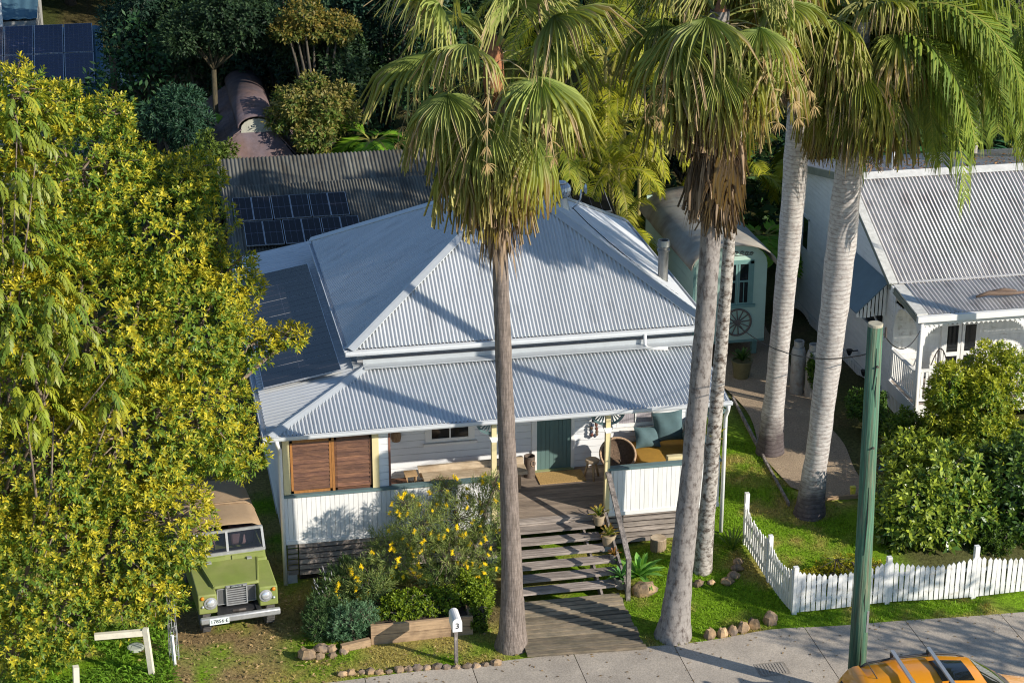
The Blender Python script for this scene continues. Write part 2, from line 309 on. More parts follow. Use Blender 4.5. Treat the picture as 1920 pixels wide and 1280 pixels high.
def board(name, a, b, mat, parent):
    """an axis-aligned piece from corner a to corner b sharing one mesh per material"""
    a = Vector(a); b = Vector(b); o = bpy.data.objects.new(name, unit(mat)); link(o, parent)
    o.location = (a + b) / 2 - wl(parent); d = b - a; o.scale = (abs(d.x), abs(d.y), abs(d.z)); return o
def beamp(name, p, q, w, h, mat, parent, up=(0, 0, 1)):
    p = Vector(p); q = Vector(q); d = q - p; L = d.length; d.normalize(); u = Vector(up)
    if abs(d.dot(u)) > .98: u = Vector((0, 1, 0))
    r = d.cross(u).normalized(); u = r.cross(d); o = bpy.data.objects.new(name, unit(mat)); link(o, parent)
    m = Matrix((d, r, u)).transposed(); o.rotation_euler = m.to_euler(); o.location = (p + q) / 2 - wl(parent); o.scale = (L, w, h); return o
def copy_tree(o, parent=None):
    c = o.copy(); COL.objects.link(c)
    if parent is not None: c.parent = parent
    for ch in list(o.children): copy_tree(ch, c)
    return c
def sstep(t): t = np.clip(t, 0, 1); return t * t * (3 - 2 * t)
def ground(x, y):
    x = np.asarray(x, float); y = np.asarray(y, float)
    z = .3 * sstep((x - 6.3) / 2.5) * sstep((y + 3.2) / 3.2)
    z = z + .035 * np.sin(x * 1.7 + 1.3 * np.sin(y * .9)) * np.sin(y * 1.3 + x * .4) * sstep((y + 4.1) / 1.)
    return z + np.where(y > 34, (y - 34) * .28, 0)
def gz(x, y): return float(ground(x, y))
def corr(O, U, V, u0, u1, lo, hi, pitch=.084, amp=.021, seg=6):
    """corrugated sheet: O + u U + v V with lo(u) <= v <= hi(u); returns verts, quads"""
    O = np.array(O, float); U = np.array(U, float); V = np.array(V, float); U /= np.linalg.norm(U); V /= np.linalg.norm(V); N = np.cross(U, V); N /= np.linalg.norm(N)
    if N[2] < 0: N = -N
    u = np.arange(u0, u1 + 1e-6, pitch / seg); h = amp * np.cos(2 * math.pi * u / pitch)
    a = np.array([lo(x) for x in u]); b = np.array([max(hi(x), lo(x) + 1e-4) for x in u])
    P = O + u[:, None] * U + h[:, None] * N; A = P + a[:, None] * V; B = P + b[:, None] * V; k = len(u)
    F = [(i, i + 1, k + i + 1, k + i) for i in range(k - 1)]
    return np.vstack([A, B]), F
def roofplane(name, mat, parent, O, U, V, u0, u1, lo, hi, **k):
    v, f = corr(O, U, V, u0, u1, lo, hi, **k); m = MB(); m.add(v, f); o = m.build(name, mat, parent, True); d = v - np.array(O, float)
    U = np.array(U, float); V = np.array(V, float); sv = np.stack([d @ U / np.linalg.norm(U) + O[0] * 3.1 + O[1] * 1.7, d @ V / np.linalg.norm(V), np.zeros(len(v))], 1)
    at = o.data.attributes.new('suv', 'FLOAT_VECTOR', 'POINT'); at.data.foreach_set('vector', sv.astype(np.float32).ravel()); return o

# ------------------------------------------------------------------ setting
def lawn_material():
    m = bpy.data.materials.new('lawn'); m.use_nodes = True; nt = m.node_tree; L = nt.links.new; b = nt.nodes['Principled BSDF']
    b.inputs['Roughness'].default_value = .95; b.inputs['Specular IOR Level'].default_value = .1
    a = _n(nt, 'ShaderNodeAttribute', attribute_name='col'); geo = _n(nt, 'ShaderNodeNewGeometry')
    n1 = _n(nt, 'ShaderNodeTexNoise'); n1.inputs['Scale'].default_value = 14; n1.inputs['Detail'].default_value = 8; n1.inputs['Roughness'].default_value = .75; L(geo.outputs['Position'], n1.inputs[0])
    r = _n(nt, 'ShaderNodeMapRange'); r.inputs[1].default_value = .35; r.inputs[2].default_value = .65; r.inputs[3].default_value = .5; r.inputs[4].default_value = 1.5; L(n1.outputs[0], r.inputs[0])
    v = _n(nt, 'ShaderNodeVectorMath', operation='SCALE'); L(a.outputs['Color'], v.inputs[0]); L(r.outputs[0], v.inputs['Scale']); L(v.outputs[0], b.inputs['Base Color'])
    bp = _n(nt, 'ShaderNodeBump'); bp.inputs['Strength'].default_value = .8; bp.inputs['Distance'].default_value = .04; L(n1.outputs[0], bp.inputs['Height']); L(bp.outputs[0], b.inputs['Normal'])
    return m
def vnoise(x, y, s, seed=0):
    g = np.random.default_rng(seed); T = g.random((64, 64)); fx = x / s; fy = y / s; ix = np.floor(fx).astype(int); iy = np.floor(fy).astype(int); u = fx - ix; v = fy - iy; u = u * u * (3 - 2 * u); v = v * v * (3 - 2 * v)
    t = lambda a, b: T[a % 64, b % 64]
    return (t(ix, iy) * (1 - u) + t(ix + 1, iy) * u) * (1 - v) + (t(ix, iy + 1) * (1 - u) + t(ix + 1, iy + 1) * u) * v
GREEN = np.array((.15, .26, .012)); DRY = np.array((.33, .27, .075)); LITTER = np.array((.25, .165, .085)); EARTH = np.array((.085, .06, .04))
def lawn_col(x, y):
    n = .5 * vnoise(x, y, .9, 1) + .3 * vnoise(x, y, .35, 2) + .2 * vnoise(x, y, .12, 3)
    dry = np.clip((n - .46) * 5 + .75 * sstep((5.0 - x) / 2.0) - .3, 0, 1)
    c = GREEN * (1 - dry[..., None]) + DRY * dry[..., None]
    lit = sstep((.3 - x) / 1.2) * sstep((x + 3.2) / .8) * sstep((y + 4.3) / .6) * np.clip((vnoise(x, y, .5, 5) - .25) * 4, 0, 1) * .9
    c = c * (1 - lit[..., None]) + LITTER * lit[..., None]
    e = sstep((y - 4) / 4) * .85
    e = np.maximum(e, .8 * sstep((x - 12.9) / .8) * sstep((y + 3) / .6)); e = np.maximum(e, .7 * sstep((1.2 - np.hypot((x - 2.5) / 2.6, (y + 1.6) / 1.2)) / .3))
    c = c * (1 - e[..., None]) + EARTH * (1 - .6 * sstep((y - 13) / 4))[..., None] * e[..., None]  # earth darkens toward the back: forest shade put into the colour
    return c
def make_ground():
    xs = np.concatenate([np.linspace(-150, -9, 16), np.arange(-8.5, 20, .25), np.linspace(21, 170, 18)])
    ys = np.concatenate([np.arange(-7.45, 14, .25), np.linspace(14.5, 130, 40)])
    X, Y = np.meshgrid(xs, ys); Z = ground(X, Y); Z = np.where(Y < -4.2, -.03, Z); nx = len(xs)
    V = np.stack([X, Y, Z], -1).reshape(-1, 3); I = np.arange(len(V)).reshape(X.shape)
    F = np.stack([I[:-1, :-1], I[:-1, 1:], I[1:, 1:], I[1:, :-1]], -1).reshape(-1, 4)
    o = fastmesh('lawn', V, F, lawn_material(), None, lawn_col(X, Y).reshape(-1, 3), True); tag(o, kind='structure')
make_ground()
m = MB(); m.box((-150, -40, -.6), (170, -7.6, -.14)); tag(m.build('road', asph), kind='structure')
# footpath: slabs with open joints
fp = thing('footpath', (0, -5.8, -.05), None, None); fp['kind'] = 'structure'
def edge(x): return -4.13 - .05 * math.sin(x * .9) + .22 * math.exp(-((x - 9.6) / 1.1) ** 2) - .1 * sstep((x - 11) / 3) - .12 * sstep((2 - x) / 2)
jx = [-30, -24, -18, -12, -8, -5.2, -3.1, -1.0, 1.15, 3.3, 5.4, 7.47, 10.31, 12.46, 14.51, 16.6, 18.7, 20.8, 23, 29, 36]
for a, b in zip(jx[:-1], jx[1:]):
    xs = np.linspace(a + .008, b - .008, 9); top = [(x, edge(x), .012) for x in xs]; bot = [(x, -7.28, .012) for x in xs][::-1]
    MB().prism([(x, y, -.05) for x, y, z in (top + bot)][::-1], (0, 0, .062)).build('slab', conc, fp)
kb = thing('kerb', (0, -7.38, -.14), None, None); kb['kind'] = 'structure'
for i in range(-6, 12): board('kerb_stone', (i * 2.4 + .01, -7.46, -.3), (i * 2.4 + 2.39, -7.3, .0), conc, kb)
# service cover
sc_ = thing('service_cover', (9.13, -5.45, .012), 'rusty rectangular pit cover let into the footpath crossed by the pole shadow', 'manhole cover')
cvm = pm('cover_iron', (.27, .235, .19), .8, 0, .3, 12)
MB().box((8.82, -5.72, .0), (9.45, -5.22, .017)).build('frame', cvm, sc_)
m = MB()
for i in range(9): m.box((8.88 + i * .06, -5.67, .017), (8.915 + i * .06, -5.27, .024))
m.build('tread_ribs', pm('cover_fill', (.34, .30, .25), .9, 0, .2, 12), sc_)
# gravel path between the houses
V = []; F = []
ys = np.linspace(1.15, 14.5, 40)
for i, y in enumerate(ys):
    l = 11.85 + .07 * (y - 1.5) + .12 * math.sin(y * 1.3); r_ = 13.75 + .09 * (y - 1.5) + .05 * math.sin(y * 2)
    if y < 1.6: l += .25
    for x in np.linspace(l, r_, 9): V.append((x, y, gz(x, y) + .03))
for i in range(len(ys) - 1):
    for j in range(8): F.append((i * 9 + j, i * 9 + j + 1, (i + 1) * 9 + j + 1, (i + 1) * 9 + j))
tag(fastmesh('gravel_path', V, F, gravelm, None, None, True), kind='structure')
ed = thing('path_edging', (12, 2, .3), 'low weathered timber edging along the gravel path beside the grass', 'edging')
beamp('edging_board', (11.62, .95, .33), (11.82, 3.4, .34), .05, .12, railt, ed); beamp('edging_board', (11.84, 3.45, .34), (12.2, 7.2, .34), .05, .12, railt, ed)
beamp('edging_board', (11.9, 1.1, .33), (13.7, 1.05, .33), .06, .1, sleeper, ed)

# ------------------------------------------------------------------ the cottage
H = thing('cottage', (4.8, 5, 0), 'white weatherboard cottage with grey corrugated iron hip roof and a front verandah', 'house')
AP = np.array((6.2, 6.12, 6.89)); X1, X2, Y1, Y2, ZM = 1.743, 9.93, 2.224, 10.02, 4.42
def hipplane(O, U, A, length):
    O = np.array(O); U = np.array(U, float); ua = (AP - O) @ U; V = AP - O - ua * U; L = np.linalg.norm(V)
    return roofplane('roof_sheet', zinc, H, O, U, V, 0, length, lambda u: 0, lambda u: L * max(0, min(u / ua, (length - u) / (length - ua))))
hipplane((X1, Y1, ZM), (1, 0, 0), AP, X2 - X1); hipplane((X2, Y1, ZM), (0, 1, 0), AP, Y2 - Y1)
hipplane((X1, Y1, ZM), (0, 1, 0), AP, Y2 - Y1); hipplane((X1, Y2, ZM), (1, 0, 0), AP, X2 - X1)
EV = -.30; ZE = 3.60; XE0 = -.26; XE1 = 9.72; TY, TZ = 2.17, 4.03
Lv = math.hypot(TY - EV, TZ - ZE)
roofplane('verandah_roof', zinc, H, (XE0, EV, ZE), (1, 0, 0), (0, TY - EV, TZ - ZE), 0, XE1 - XE0, lambda u: 0, lambda u: Lv * min(1, u / (TY - EV)))
roofplane('side_roof', zinc, H, (XE0, EV, ZE), (0, 1, 0), (TY - EV, 0, TZ - ZE), 0, 11.6, lambda u: 0, lambda u: Lv * min(1, u / (TY - EV)), pitch=.16)
def hipcap(p, q, wd=.30, nm='ridge_cap'):
    p = np.array(p, float); q = np.array(q, float); d = (q - p) / np.linalg.norm(q - p); s = np.cross(d, (0, 0, 1.)); s /= np.linalg.norm(s); u = np.cross(s, d)
    if u[2] < 0: u = -u
    o = .035 * u; e = .05
    pts = [p + o - s * wd / 2 - u * e, p + o - s * .05, p + o + u * .02, p + o + s * .05, p + o + s * wd / 2 - u * e]
    m = MB(); pts = np.array(pts); m.prism(np.vstack([pts, pts[::-1] - u * .015]), q - p); m.build(nm, zincflash, H)
for c in ((X1, Y1), (X2, Y1), (X1, Y2), (X2, Y2)): hipcap((c[0], c[1], ZM), AP)
hipcap((XE0, EV, ZE), (TY - .02 + XE0 + .26 - .02, TY, TZ), .28)
# flashing, wall strip and gutters
board('flashing', (2.05, 1.93, 4.045), (9.72, 2.22, 4.065), zincflash, H); board('flashing', (2.05, 2.2, 4.0), (9.74, 2.23, 4.16), zincflash, H)
board('flashing', (1.83, 2.2, 3.9), (2.02, 9.9, 4.02), zincflash, H)
def gutter(p, q, s=.115, nm='gutter'):
    p = np.array(p, float); q = np.array(q, float); d = q - p; d /= np.linalg.norm(d); n = np.cross(d, (0, 0, 1.)); n /= np.linalg.norm(n)
    pr = np.array([(0, 0), (0, -s), (s * .8, -s * .95), (s, -s * .55), (s, 0), (s * 1.05, .012), (s * .9, .012), (s * .9, -s * .5), (s * .75, -s * .82), (.01, -s * .88), (.01, 0)])
    poly = [p + n * a + np.array((0, 0, b)) for a, b in pr]
    m = MB(); m.prism(poly, q - p); m.build(nm, gutterm, H)
gutter((XE0 - .1, EV - .0, ZE + .0), (XE1 + .02, EV, ZE), .09); gutter((XE0, 11.3, ZE), (XE0, EV - .1, ZE))
gutter((X1 - .08, Y1, ZM - .02), (X2 + .05, Y1, ZM - .02), .12); gutter((X1, Y2, ZM - .02), (X1, Y1 - .1, ZM - .02), .1); gutter((X2, Y1 - .1, ZM - .02), (X2, Y2, ZM - .02), .1)
board('fascia', (XE0, EV + .02, 3.48), (XE1, EV + .05, 3.57), white, H)
# walls
wall = MB().box((1.95, 2.42, .2), (9.62, 9.9, 4.38)).box((.02, .08, .9), (1.9, 2.42, 3.5)).box((.02, 2.42, .5), (1.95, 11.3, 3.5)).build('wall', pm('board_backing', (.34, .34, .35), .8), H)  # backing coloured dark so board gaps read as shade lines
for k in range(15):  # back wall boards on the verandah
    z0 = 1.06 + k * .165
    for a, b in ((2.3, 6.0), (6.8, 9.6)):
        o = board('weatherboard', (a, 2.385, z0), (b, 2.418, z0 + .154), wbd, wall); o.rotation_euler = (math.radians(-4), 0, 0)
for k in range(15):  # left side wall and the boxed-in corner
    z0 = .95 + k * .165
    board('weatherboard', (-.015, .1, z0), (.018, 11.3, z0 + .157), wbd, wall)
    board('weatherboard', (2.06, .02, z0), (2.3, .07, z0 + .157), wbd, wall)
    if z0 > 1.0: board('weatherboard', (2.27, .075, z0), (2.305, 2.38, z0 + .157), wbd, wall)
board('corner_stop', (2.28, .01, 1.05), (2.325, .06, 3.4), pm('brown_stop', (.22, .1, .07)), wall)
# verandah floor
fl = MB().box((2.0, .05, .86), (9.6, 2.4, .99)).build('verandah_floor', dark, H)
for k in range(20): board('floor_board', (2.3 if k else 4.6, .02 + k * .1195, 1.0), (9.58 if k > 1 else 7.1, .02 + k * .1195 + .113, 1.05), deck, fl)
board('floor_board', (4.66, -.13, .98), (7.02, .015, 1.052), deckg, fl)
board('bearer', (4.6, -.09, .78), (7.05, -.03, .98), deckg, fl)
# balustrades: upright boards between rail and bottom plate
for a, b, nm in ((.0, 4.5, 0), (7.1, 9.62, 1)):
    bl = MB().box((a + .01, .0, 1.02), (b - .01, .025, 2.05)).build('balustrade', white, H)
    n = int(round((b - a) / .1)); st = (b - a) / n
    for i in range(n): board('balustrade_board', (a + i * st + .003, -.032 - .003 * (i % 3), 1.0), (a + (i + 1) * st - .003, -.001, 2.06), white, bl)
    board('bottom_rail', (a - .01, -.055, .955), (b + .01, .02, 1.04), white, bl); board('top_rail', (a - .03, -.085, 2.062), (b + .02, .075, 2.115), teal, bl)
bl = MB().box((9.58, .05, 1.02), (9.6, 2.38, 2.05)).build('balustrade', white, H); board('top_rail', (9.54, .08, 2.062), (9.66, 2.38, 2.115), teal, bl)
for i in range(23): board('balustrade_board', (9.602, .06 + i * .1, 1.0), (9.632, .06 + i * .1 + .094, 2.06), white, bl)
# slatted base
sb = MB().box((.3, .14, .0), (4.4, .16, .98)).build('slatted_base', dark, H); sb2 = MB().box((7.2, .14, .15), (9.45, .16, .98)).build('slatted_base', dark, H)  # near-black sheets behind the slats paint in the underfloor shade
for i in range(6):
    z = .2 + i * .129
    board('slat', (.3, -.03, z), (4.6, .01, z + .096), deckg, sb); board('slat', (.06, -.012, z + .01), (.27, .02, z + .1), deckg, sb)
    board('slat', (7.05, -.03, z + .06), (9.55, .01, z + .155), deckg, sb2)
for x in (.12, 2.2, 4.5, 7.1, 9.45):
    board('pier', (x - .1, .0, -.2), (x + .12, .22, .2), pm('pier_grey', (.42, .42, .42), .9), sb)
# posts, brackets, shutters
def post(x, w_=.105, z0=1.05, m_=cream):
    board('post', (x - w_ / 2, -.07, z0), (x + w_ / 2, .05, 3.5), m_, H)
for x in (.11, 2.0): board('post', (x - .07, -.03, 2.118), (x + .07, .05, 3.42), cream, H)
for x in (4.55, 7.06, 9.42):
    post(x)
    cp = MB()
    cp.box((x - .10, -.09, 3.06), (x + .10, .07, 3.09)); cp.prism([(x - .09, -.09, 3.06), (x + .09, -.09, 3.06), (x + .056, -.09, 2.97), (x - .056, -.09, 2.97)], (0, .16, 0)); cp.build('post_capital', white, H)
    for sgn in (-1, 1):
        bk = MB(); c = np.array((x + sgn * .055, -.02, 3.47)); R_ = .34
        for k in range(8):
            a0, a1 = math.radians(90 * k / 8), math.radians(90 * (k + 1) / 8)
            p = [c + np.array((sgn * r * math.cos(a), 0, -r * math.sin(a))) for r, a in ((R_, a0), (R_, a1), (R_ - .05, a1), (R_ - .05, a0))]; bk.prism(p, (0, .03, 0))
        for k in range(1, 6):
            a = math.radians(90 * k / 6); d = np.array((sgn * math.cos(a), 0, -math.sin(a))); bk.beam(c + d * .03 + (0, .015, 0), c + d * (R_ - .03) + (0, .015, 0), .028, .025, (0, 1, 0))
        bk.build('post_bracket', teal, H)
for a, b in ((.20, 1.07), (1.13, 1.92)):
    sh = MB().box((a, .005, 2.12), (a + .05, .06, 3.36)).box((b - .05, .005, 2.12), (b, .06, 3.36)).box((a, .005, 2.12), (b, .06, 2.18)).box((a, .005, 3.28), (b, .06, 3.36)).build('shutter', cedarf if a < .5 else cedar, H)
    for k in range(11):
        z = 2.19 + k * .1; o = board('shutter_slat', (a + .052, .012, z), (b - .052, .024, z + .104), cedar, sh); o.rotation_euler = (math.radians(-14), 0, 0)
board('shutter_mullion', (1.072, -.0, 2.12), (1.128, .065, 3.36), cedarf, H); board('shutter_head', (.18, -.0, 3.37), (1.93, .065, 3.43), cedar, H)
# window and door on the verandah
for xa, xb, cu in ((3.53, 4.46, 0), (7.87, 8.76, 1)):
    wn = MB().box((xa - .1, 2.355, 1.98), (xa, 2.4, 3.3)).box((xb, 2.355, 1.98), (xb + .1, 2.4, 3.3)).box((xa - .1, 2.355, 3.2), (xb + .1, 2.4, 3.32)).build('window', white, H)
    board('window_sill', (xa - .15, 2.3, 1.9), (xb + .15, 2.4, 1.96), white, wn)
    MB().box((xa, 2.372, 1.98), (xb, 2.378, 3.2)).build('window_pane', glass if not cu else curtain, wn)
    s_ = MB().box((xa, 2.35, 1.98), (xb, 2.37, 2.06)).box((xa, 2.35, 2.06), (xa + .045, 2.37, 3.2)).box((xb - .045, 2.35, 2.06), (xb, 2.37, 3.2)).box(((xa + xb) / 2 - .015, 2.35, 2.06), ((xa + xb) / 2 + .015, 2.37, 3.2)).build('window_sash', white, wn)
dr = MB().box((6.0, 2.39, 1.06), (6.8, 2.41, 3.1)).build('door', doorm, H)
for k in range(8): board('door_board', (6.0 + k * .1 + .003, 2.375, 1.07), (6.1 + k * .1 - .003, 2.391, 3.08), doorm, dr)
MB().box((6.70, 2.345, 2.32), (6.74, 2.374, 2.46)).build('door_lock', blackm, dr)
MB().box((5.88, 2.345, 1.05), (5.998, 2.4, 3.15)).box((6.802, 2.345, 1.05), (6.88, 2.4, 3.15)).box((5.88, 2.345, 3.12), (6.88, 2.4, 3.22)).build('door_frame', white, H)
board('door_step', (5.95, 2.28, 1.052), (6.85, 2.37, 1.075), pm('sill_green', (.3, .33, .16)), H)
# downpipes
def pipe(pts, r, nm, mat, par, n=8): return MB().tube(pts, r, n).build(nm, mat, par, True)
pipe([(-.1, -.36, 3.52), (-.08, -.33, 3.4), (-.02, -.1, 3.2), (-.02, -.08, 3.0), (-.02, -.08, .02)], .045, 'downpipe', white, H)
pipe([(9.66, -.34, 3.52), (9.67, -.28, 3.38), (9.68, -.1, 3.15), (9.68, -.1, 2.9), (9.68, -.1, .35)], .045, 'downpipe', white, H)
pipe([(8.42, 2.12, 4.32), (8.42, 2.08, 4.08), (8.45, 1.98, 4.03), (8.9, 1.9, 4.02)], .04, 'downpipe', white, H)
# flue, turbine vent, dish
m = MB().lathe([(.13, 4.62), (.125, 4.7), (.12, 4.72), (.12, 5.42), (.15, 5.43), (.15, 5.48), (.12, 5.49), (.12, 5.53), (.155, 5.56), (.13, 5.7), (.11, 5.7), (.11, 5.6)], (9.47, 4.5, 0), 20); m.build('flue', steel, H, 40)
m = MB().lathe([(.21, 6.0), (.15, 6.22), (.15, 6.3)], (7.43, 6.4, 0), 16); tv = m.build('turbine_vent', zincflash, H, 40)
m = MB()
for k in range(20):
    a = 2 * math.pi * k / 20; pts = []
    for t in np.linspace(0, 1, 7):
        ph = math.pi * (.08 + .84 * t); rr = .21 * math.sin(ph) + .02; aa = a + .5 * t; pts.append((7.43 + rr * math.cos(aa), 6.4 + rr * math.sin(aa), 6.48 - .19 * math.cos(ph)))
    for p, q in zip(pts[:-1], pts[1:]): m.beam(p, q, .045, .008, (math.cos(a), math.sin(a), .3))
m.build('turbine_blades', alu, tv); MB().lathe([(.14, 6.655), (.1, 6.69), (.02, 6.70)], (7.43, 6.4, 0), 16).ball((7.43, 6.4, 6.48), (.15, .15, .15)).build('turbine_cap', alu, tv, True)
dm = pipe([(7.72, 6.5, 5.95), (7.85, 6.5, 6.06), (7.93, 6.5, 6.2), (7.94, 6.5, 6.42)], .022, 'dish_mast', alu, H)
MB().lathe([(.01, .0), (.08, .012), (.125, .045), (.13, .05), (.12, .05), (.01, .015)], (0, 0, 0), 16, 'x').build('dish', alu, dm, True).location = Vector((8.0, 6.47, 6.44))
pipe([(7.72, 6.4, 6.0), (7.9, 5.6, 5.86), (8.3, 4.9, 5.55), (8.9, 4.2, 5.1), (9.6, 3.6, 4.65)], .012, 'roof_cable', blackm, H, 5)
# ------- solar panels: on the side roof and on the rear wing
def panel(P, U, V, wd, hd, par, mat=pv, grid=(6, 10), lw=.004, nm='solar_panel', fr=.02):
    """one framed panel lying in plane (U,V) with corner P"""
    P = np.array(P, float); U = np.array(U, float); V = np.array(V, float); U /= np.linalg.norm(U); V /= np.linalg.norm(V); N = np.cross(U, V)
    if N[2] < 0: N = -N
    m = MB(); q = lambda u, v, n: P + U * u + V * v + N * n
    m.hexa([q(0, 0, 0), q(wd, 0, 0), q(wd, hd, 0), q(0, hd, 0), q(0, 0, .035), q(wd, 0, .035), q(wd, hd, .035), q(0, hd, .035)]); o = m.build(nm, alu, par)
    m = MB(); m.hexa([q(fr, fr, .02), q(wd - fr, fr, .02), q(wd - fr, hd - fr, .02), q(fr, hd - fr, .02), q(fr, fr, .039), q(wd - fr, fr, .039), q(wd - fr, hd - fr, .039), q(fr, hd - fr, .039)]); m.build('cell_sheet', mat, o)
    m = MB(); gx, gy = grid
    for i in range(1, gx): a = wd * i / gx; m.hexa([q(a - lw, fr, .03), q(a + lw, fr, .03), q(a + lw, hd - fr, .03), q(a - lw, hd - fr, .03), q(a - lw, fr, .041), q(a + lw, fr, .041), q(a + lw, hd - fr, .041), q(a - lw, hd - fr, .041)])
    for i in range(1, gy): a = hd * i / gy; t = lw if i * 2 != gy else lw * 2.2; m.hexa([q(fr, a - t, .03), q(wd - fr, a - t, .03), q(wd - fr, a + t, .03), q(fr, a + t, .03), q(fr, a - t, .0412), q(wd - fr, a - t, .0412), q(wd - fr, a + t, .0412), q(fr, a + t, .0412)])
    m.build('cell_lines', pvl, o); return o
vs = np.array((TY - EV, 0, TZ - ZE)); vs /= np.linalg.norm(vs); ns = np.array((-vs[2], 0, vs[0]))
for i in range(7):
    P = np.array((XE0, 0, ZE)) + vs * .12 + ns * .09 + np.array((0, 2.05 + i * 1.03, 0)); panel(P, vs, (0, 1, 0), 1.74, 1.01, H, pv, (2, 3), fr=.012)
# rear wing
RW = thing('rear_wing', (3, 13, 0), 'low rear wing with rows of black panels tucked behind the blue grey hip roof', 'house wing')
def rz(y): return 3.42 + (y - 11.6) * .30
MB().box((.1, 11.75, 0), (10.0, 15.4, 3.3)).build('wall', wbd, RW)
vr = np.array((0, 1, .30)); Lr = math.hypot(3.4, 1.02)
roofplane('roof_sheet', rustiron, RW, (-.2, 11.6, 3.42), (1, 0, 0), vr, 0, 10.6, lambda u: 0, lambda u: Lr)
for r_, (x0, y0) in enumerate(((.22, 12.05), (.02, 13.18))):
    for i in range(6): panel((x0 + i * .505 + .03 * (i // 2), y0, rz(y0) + .09), (1, 0, 0), vr, .495, 1.1, RW, pv, (3, 2), fr=.012)
for i in range(3): panel((7.1 + i * 1.03, 12.2, rz(12.2) + .35), (1, 0, 0), (0, 1, .35), 1.0, 1.7, RW, pv, (4, 2))
# treads, stringers, handrail
ST = thing('front_steps', (5.8, -1.1, .1), 'weathered grey timber steps rising from the boardwalk to the verandah', 'steps')
for k in range(6):
    z = .92 - k * .132; yf = -.36 - k * .305; jl = .03 * math.sin(k * 2.1)
    board('tread', (4.72 + jl, yf - .02, z - .055), (6.72 + .05 * k + jl, yf + .135, z), deckg, ST); board('tread', (4.70 + jl, yf + .145, z - .055), (6.74 + .05 * k, yf + .275, z - .006), deckg, ST)
for x in (4.8, 6.5): beamp('stringer', (x, .0, .78), (x, -2.1, -.02), .05, .22, deckg, ST)
beamp('side_board', (7.0, .02, 1.1), (7.02, -2.1, .2), .05, .2, railt, ST)
beamp('handrail', (7.08, .06, 2.08), (7.02, -2.17, .98), .11, .06, railt, ST); beamp('newel', (7.02, -2.17, .0), (7.02, -2.17, 1.0), .09, .09, railt, ST)
# boardwalk
BW = thing('boardwalk', (5.7, -3, .05), 'ageing brown boardwalk of cross planks between the steps and the footpath', 'boardwalk')
nb_ = 13
for k in range(nb_):
    t0 = k / nb_; y0 = -2.02 - 2.12 * t0; y1 = y0 - 2.12 / nb_ + .042; xr0 = 6.86 + .02 * math.sin(k * 1.7); xl = 4.62 - .2 * t0 + .03 * math.sin(k * 2.3); d = -.16 * t0
    z = .13 - .05 * t0
    m = MB(); m.hexa([(xl, y0, z - .05), (xl, y1, z - .05), (xr0, y1 + d, z - .05), (xr0, y0 + d, z - .05), (xl, y0, z), (xl, y1, z), (xr0, y1 + d, z), (xr0, y0 + d, z)]); m.f = [f[::-1] for f in m.f]
    m.build('plank', boardw, BW)

# ------------------------------------------------------------------ things on the verandah
def cushion(name, c, s, mat, label, rot, group=None, cat='cushion'):
    n = 9; V = []; F = []
    for sd in (1, -1):
        for i in range(n):
            for j in range(n):
                u = -1 + 2 * i / (n - 1); v = -1 + 2 * j / (n - 1); k = (1 - u ** 4) * (1 - v ** 4); pin = 1 - .10 * (1 - abs(u) ** 2) * (abs(v) ** 3) - .0
                pv_ = 1 - .10 * (1 - abs(v) ** 2) * (abs(u) ** 3); V.append((u * s[0] / 2 * pv_, sd * s[1] / 2 * (k ** .6) + .012 * math.sin(5 * u + 3 * v), v * s[2] / 2 * pin))
    for sd in (0, 1):
        for i in range(n - 1):
            for j in range(n - 1):
                a = sd * n * n + i * n + j; q = (a, a + 1, a + n + 1, a + n); F.append(q if sd == 0 else q[::-1])
    M = Matrix.Rotation(rot[2], 3, 'Z') @ Matrix.Rotation(rot[0], 3, 'X') @ Matrix.Rotation(rot[1], 3, 'Y'); V = np.array(V) @ np.array(M).T + np.array(c)
    m = MB(); m.add(V, F); return tag(m.build(name, mat, None, True), label, cat, group)
db = thing('daybed', (8.9, 1.5, 1.05), 'mustard upholstered daybed behind the white balustrade at the verandah end', 'daybed')
m = MB(); m.box((8.15, .55, 1.06), (9.52, 2.3, 1.30)); m.build('daybed_base', tealfab, db)
def softbox(a, b, name, mat, par, r=.05):
    m = MB(); m.box(a, b); o = m.build(name, mat, par); bv = o.modifiers.new('b', 'BEVEL'); bv.width = r; bv.segments = 3; o.data.shade_smooth(); return o
softbox((8.14, .5, 1.30), (9.54, 2.32, 1.62), 'seat_cushion', mustard, db)
cushion('throw_cushion', (8.5, 1.98, 1.85), (.62, .2, .5), tealfab, 'grey teal cushion lying back at the door end of the daybed', (-.5, .05, .1), 'cushions on the daybed')
cushion('throw_cushion', (9.0, 2.02, 2.06), (.72, .26, .72), tealfab, 'largest blue grey cushion propped upright in the middle of the daybed', (-.2, -.08, -.1), 'cushions on the daybed')
cushion('throw_cushion', (9.36, 1.55, 1.88), (.6, .22, .55), tealfab, 'teal cushion leaning at the far end of the daybed behind the palm trunk', (-.25, .1, 1.2), 'cushions on the daybed')
softbox((8.5, .25, 1.96), (9.25, .42, 2.11), 'side_table_edge', cream, thing('low_shelf', (8.9, .33, 1.05), 'pale low shelf standing inside the balustrade beside the mustard daybed', 'shelf'), .02)
board('shelf_leg', (8.52, .28, 1.05), (8.58, .4, 1.97), cream, bpy.data.objects['low_shelf']); board('shelf_leg', (9.17, .28, 1.05), (9.23, .4, 1.97), cream, bpy.data.objects['low_shelf'])
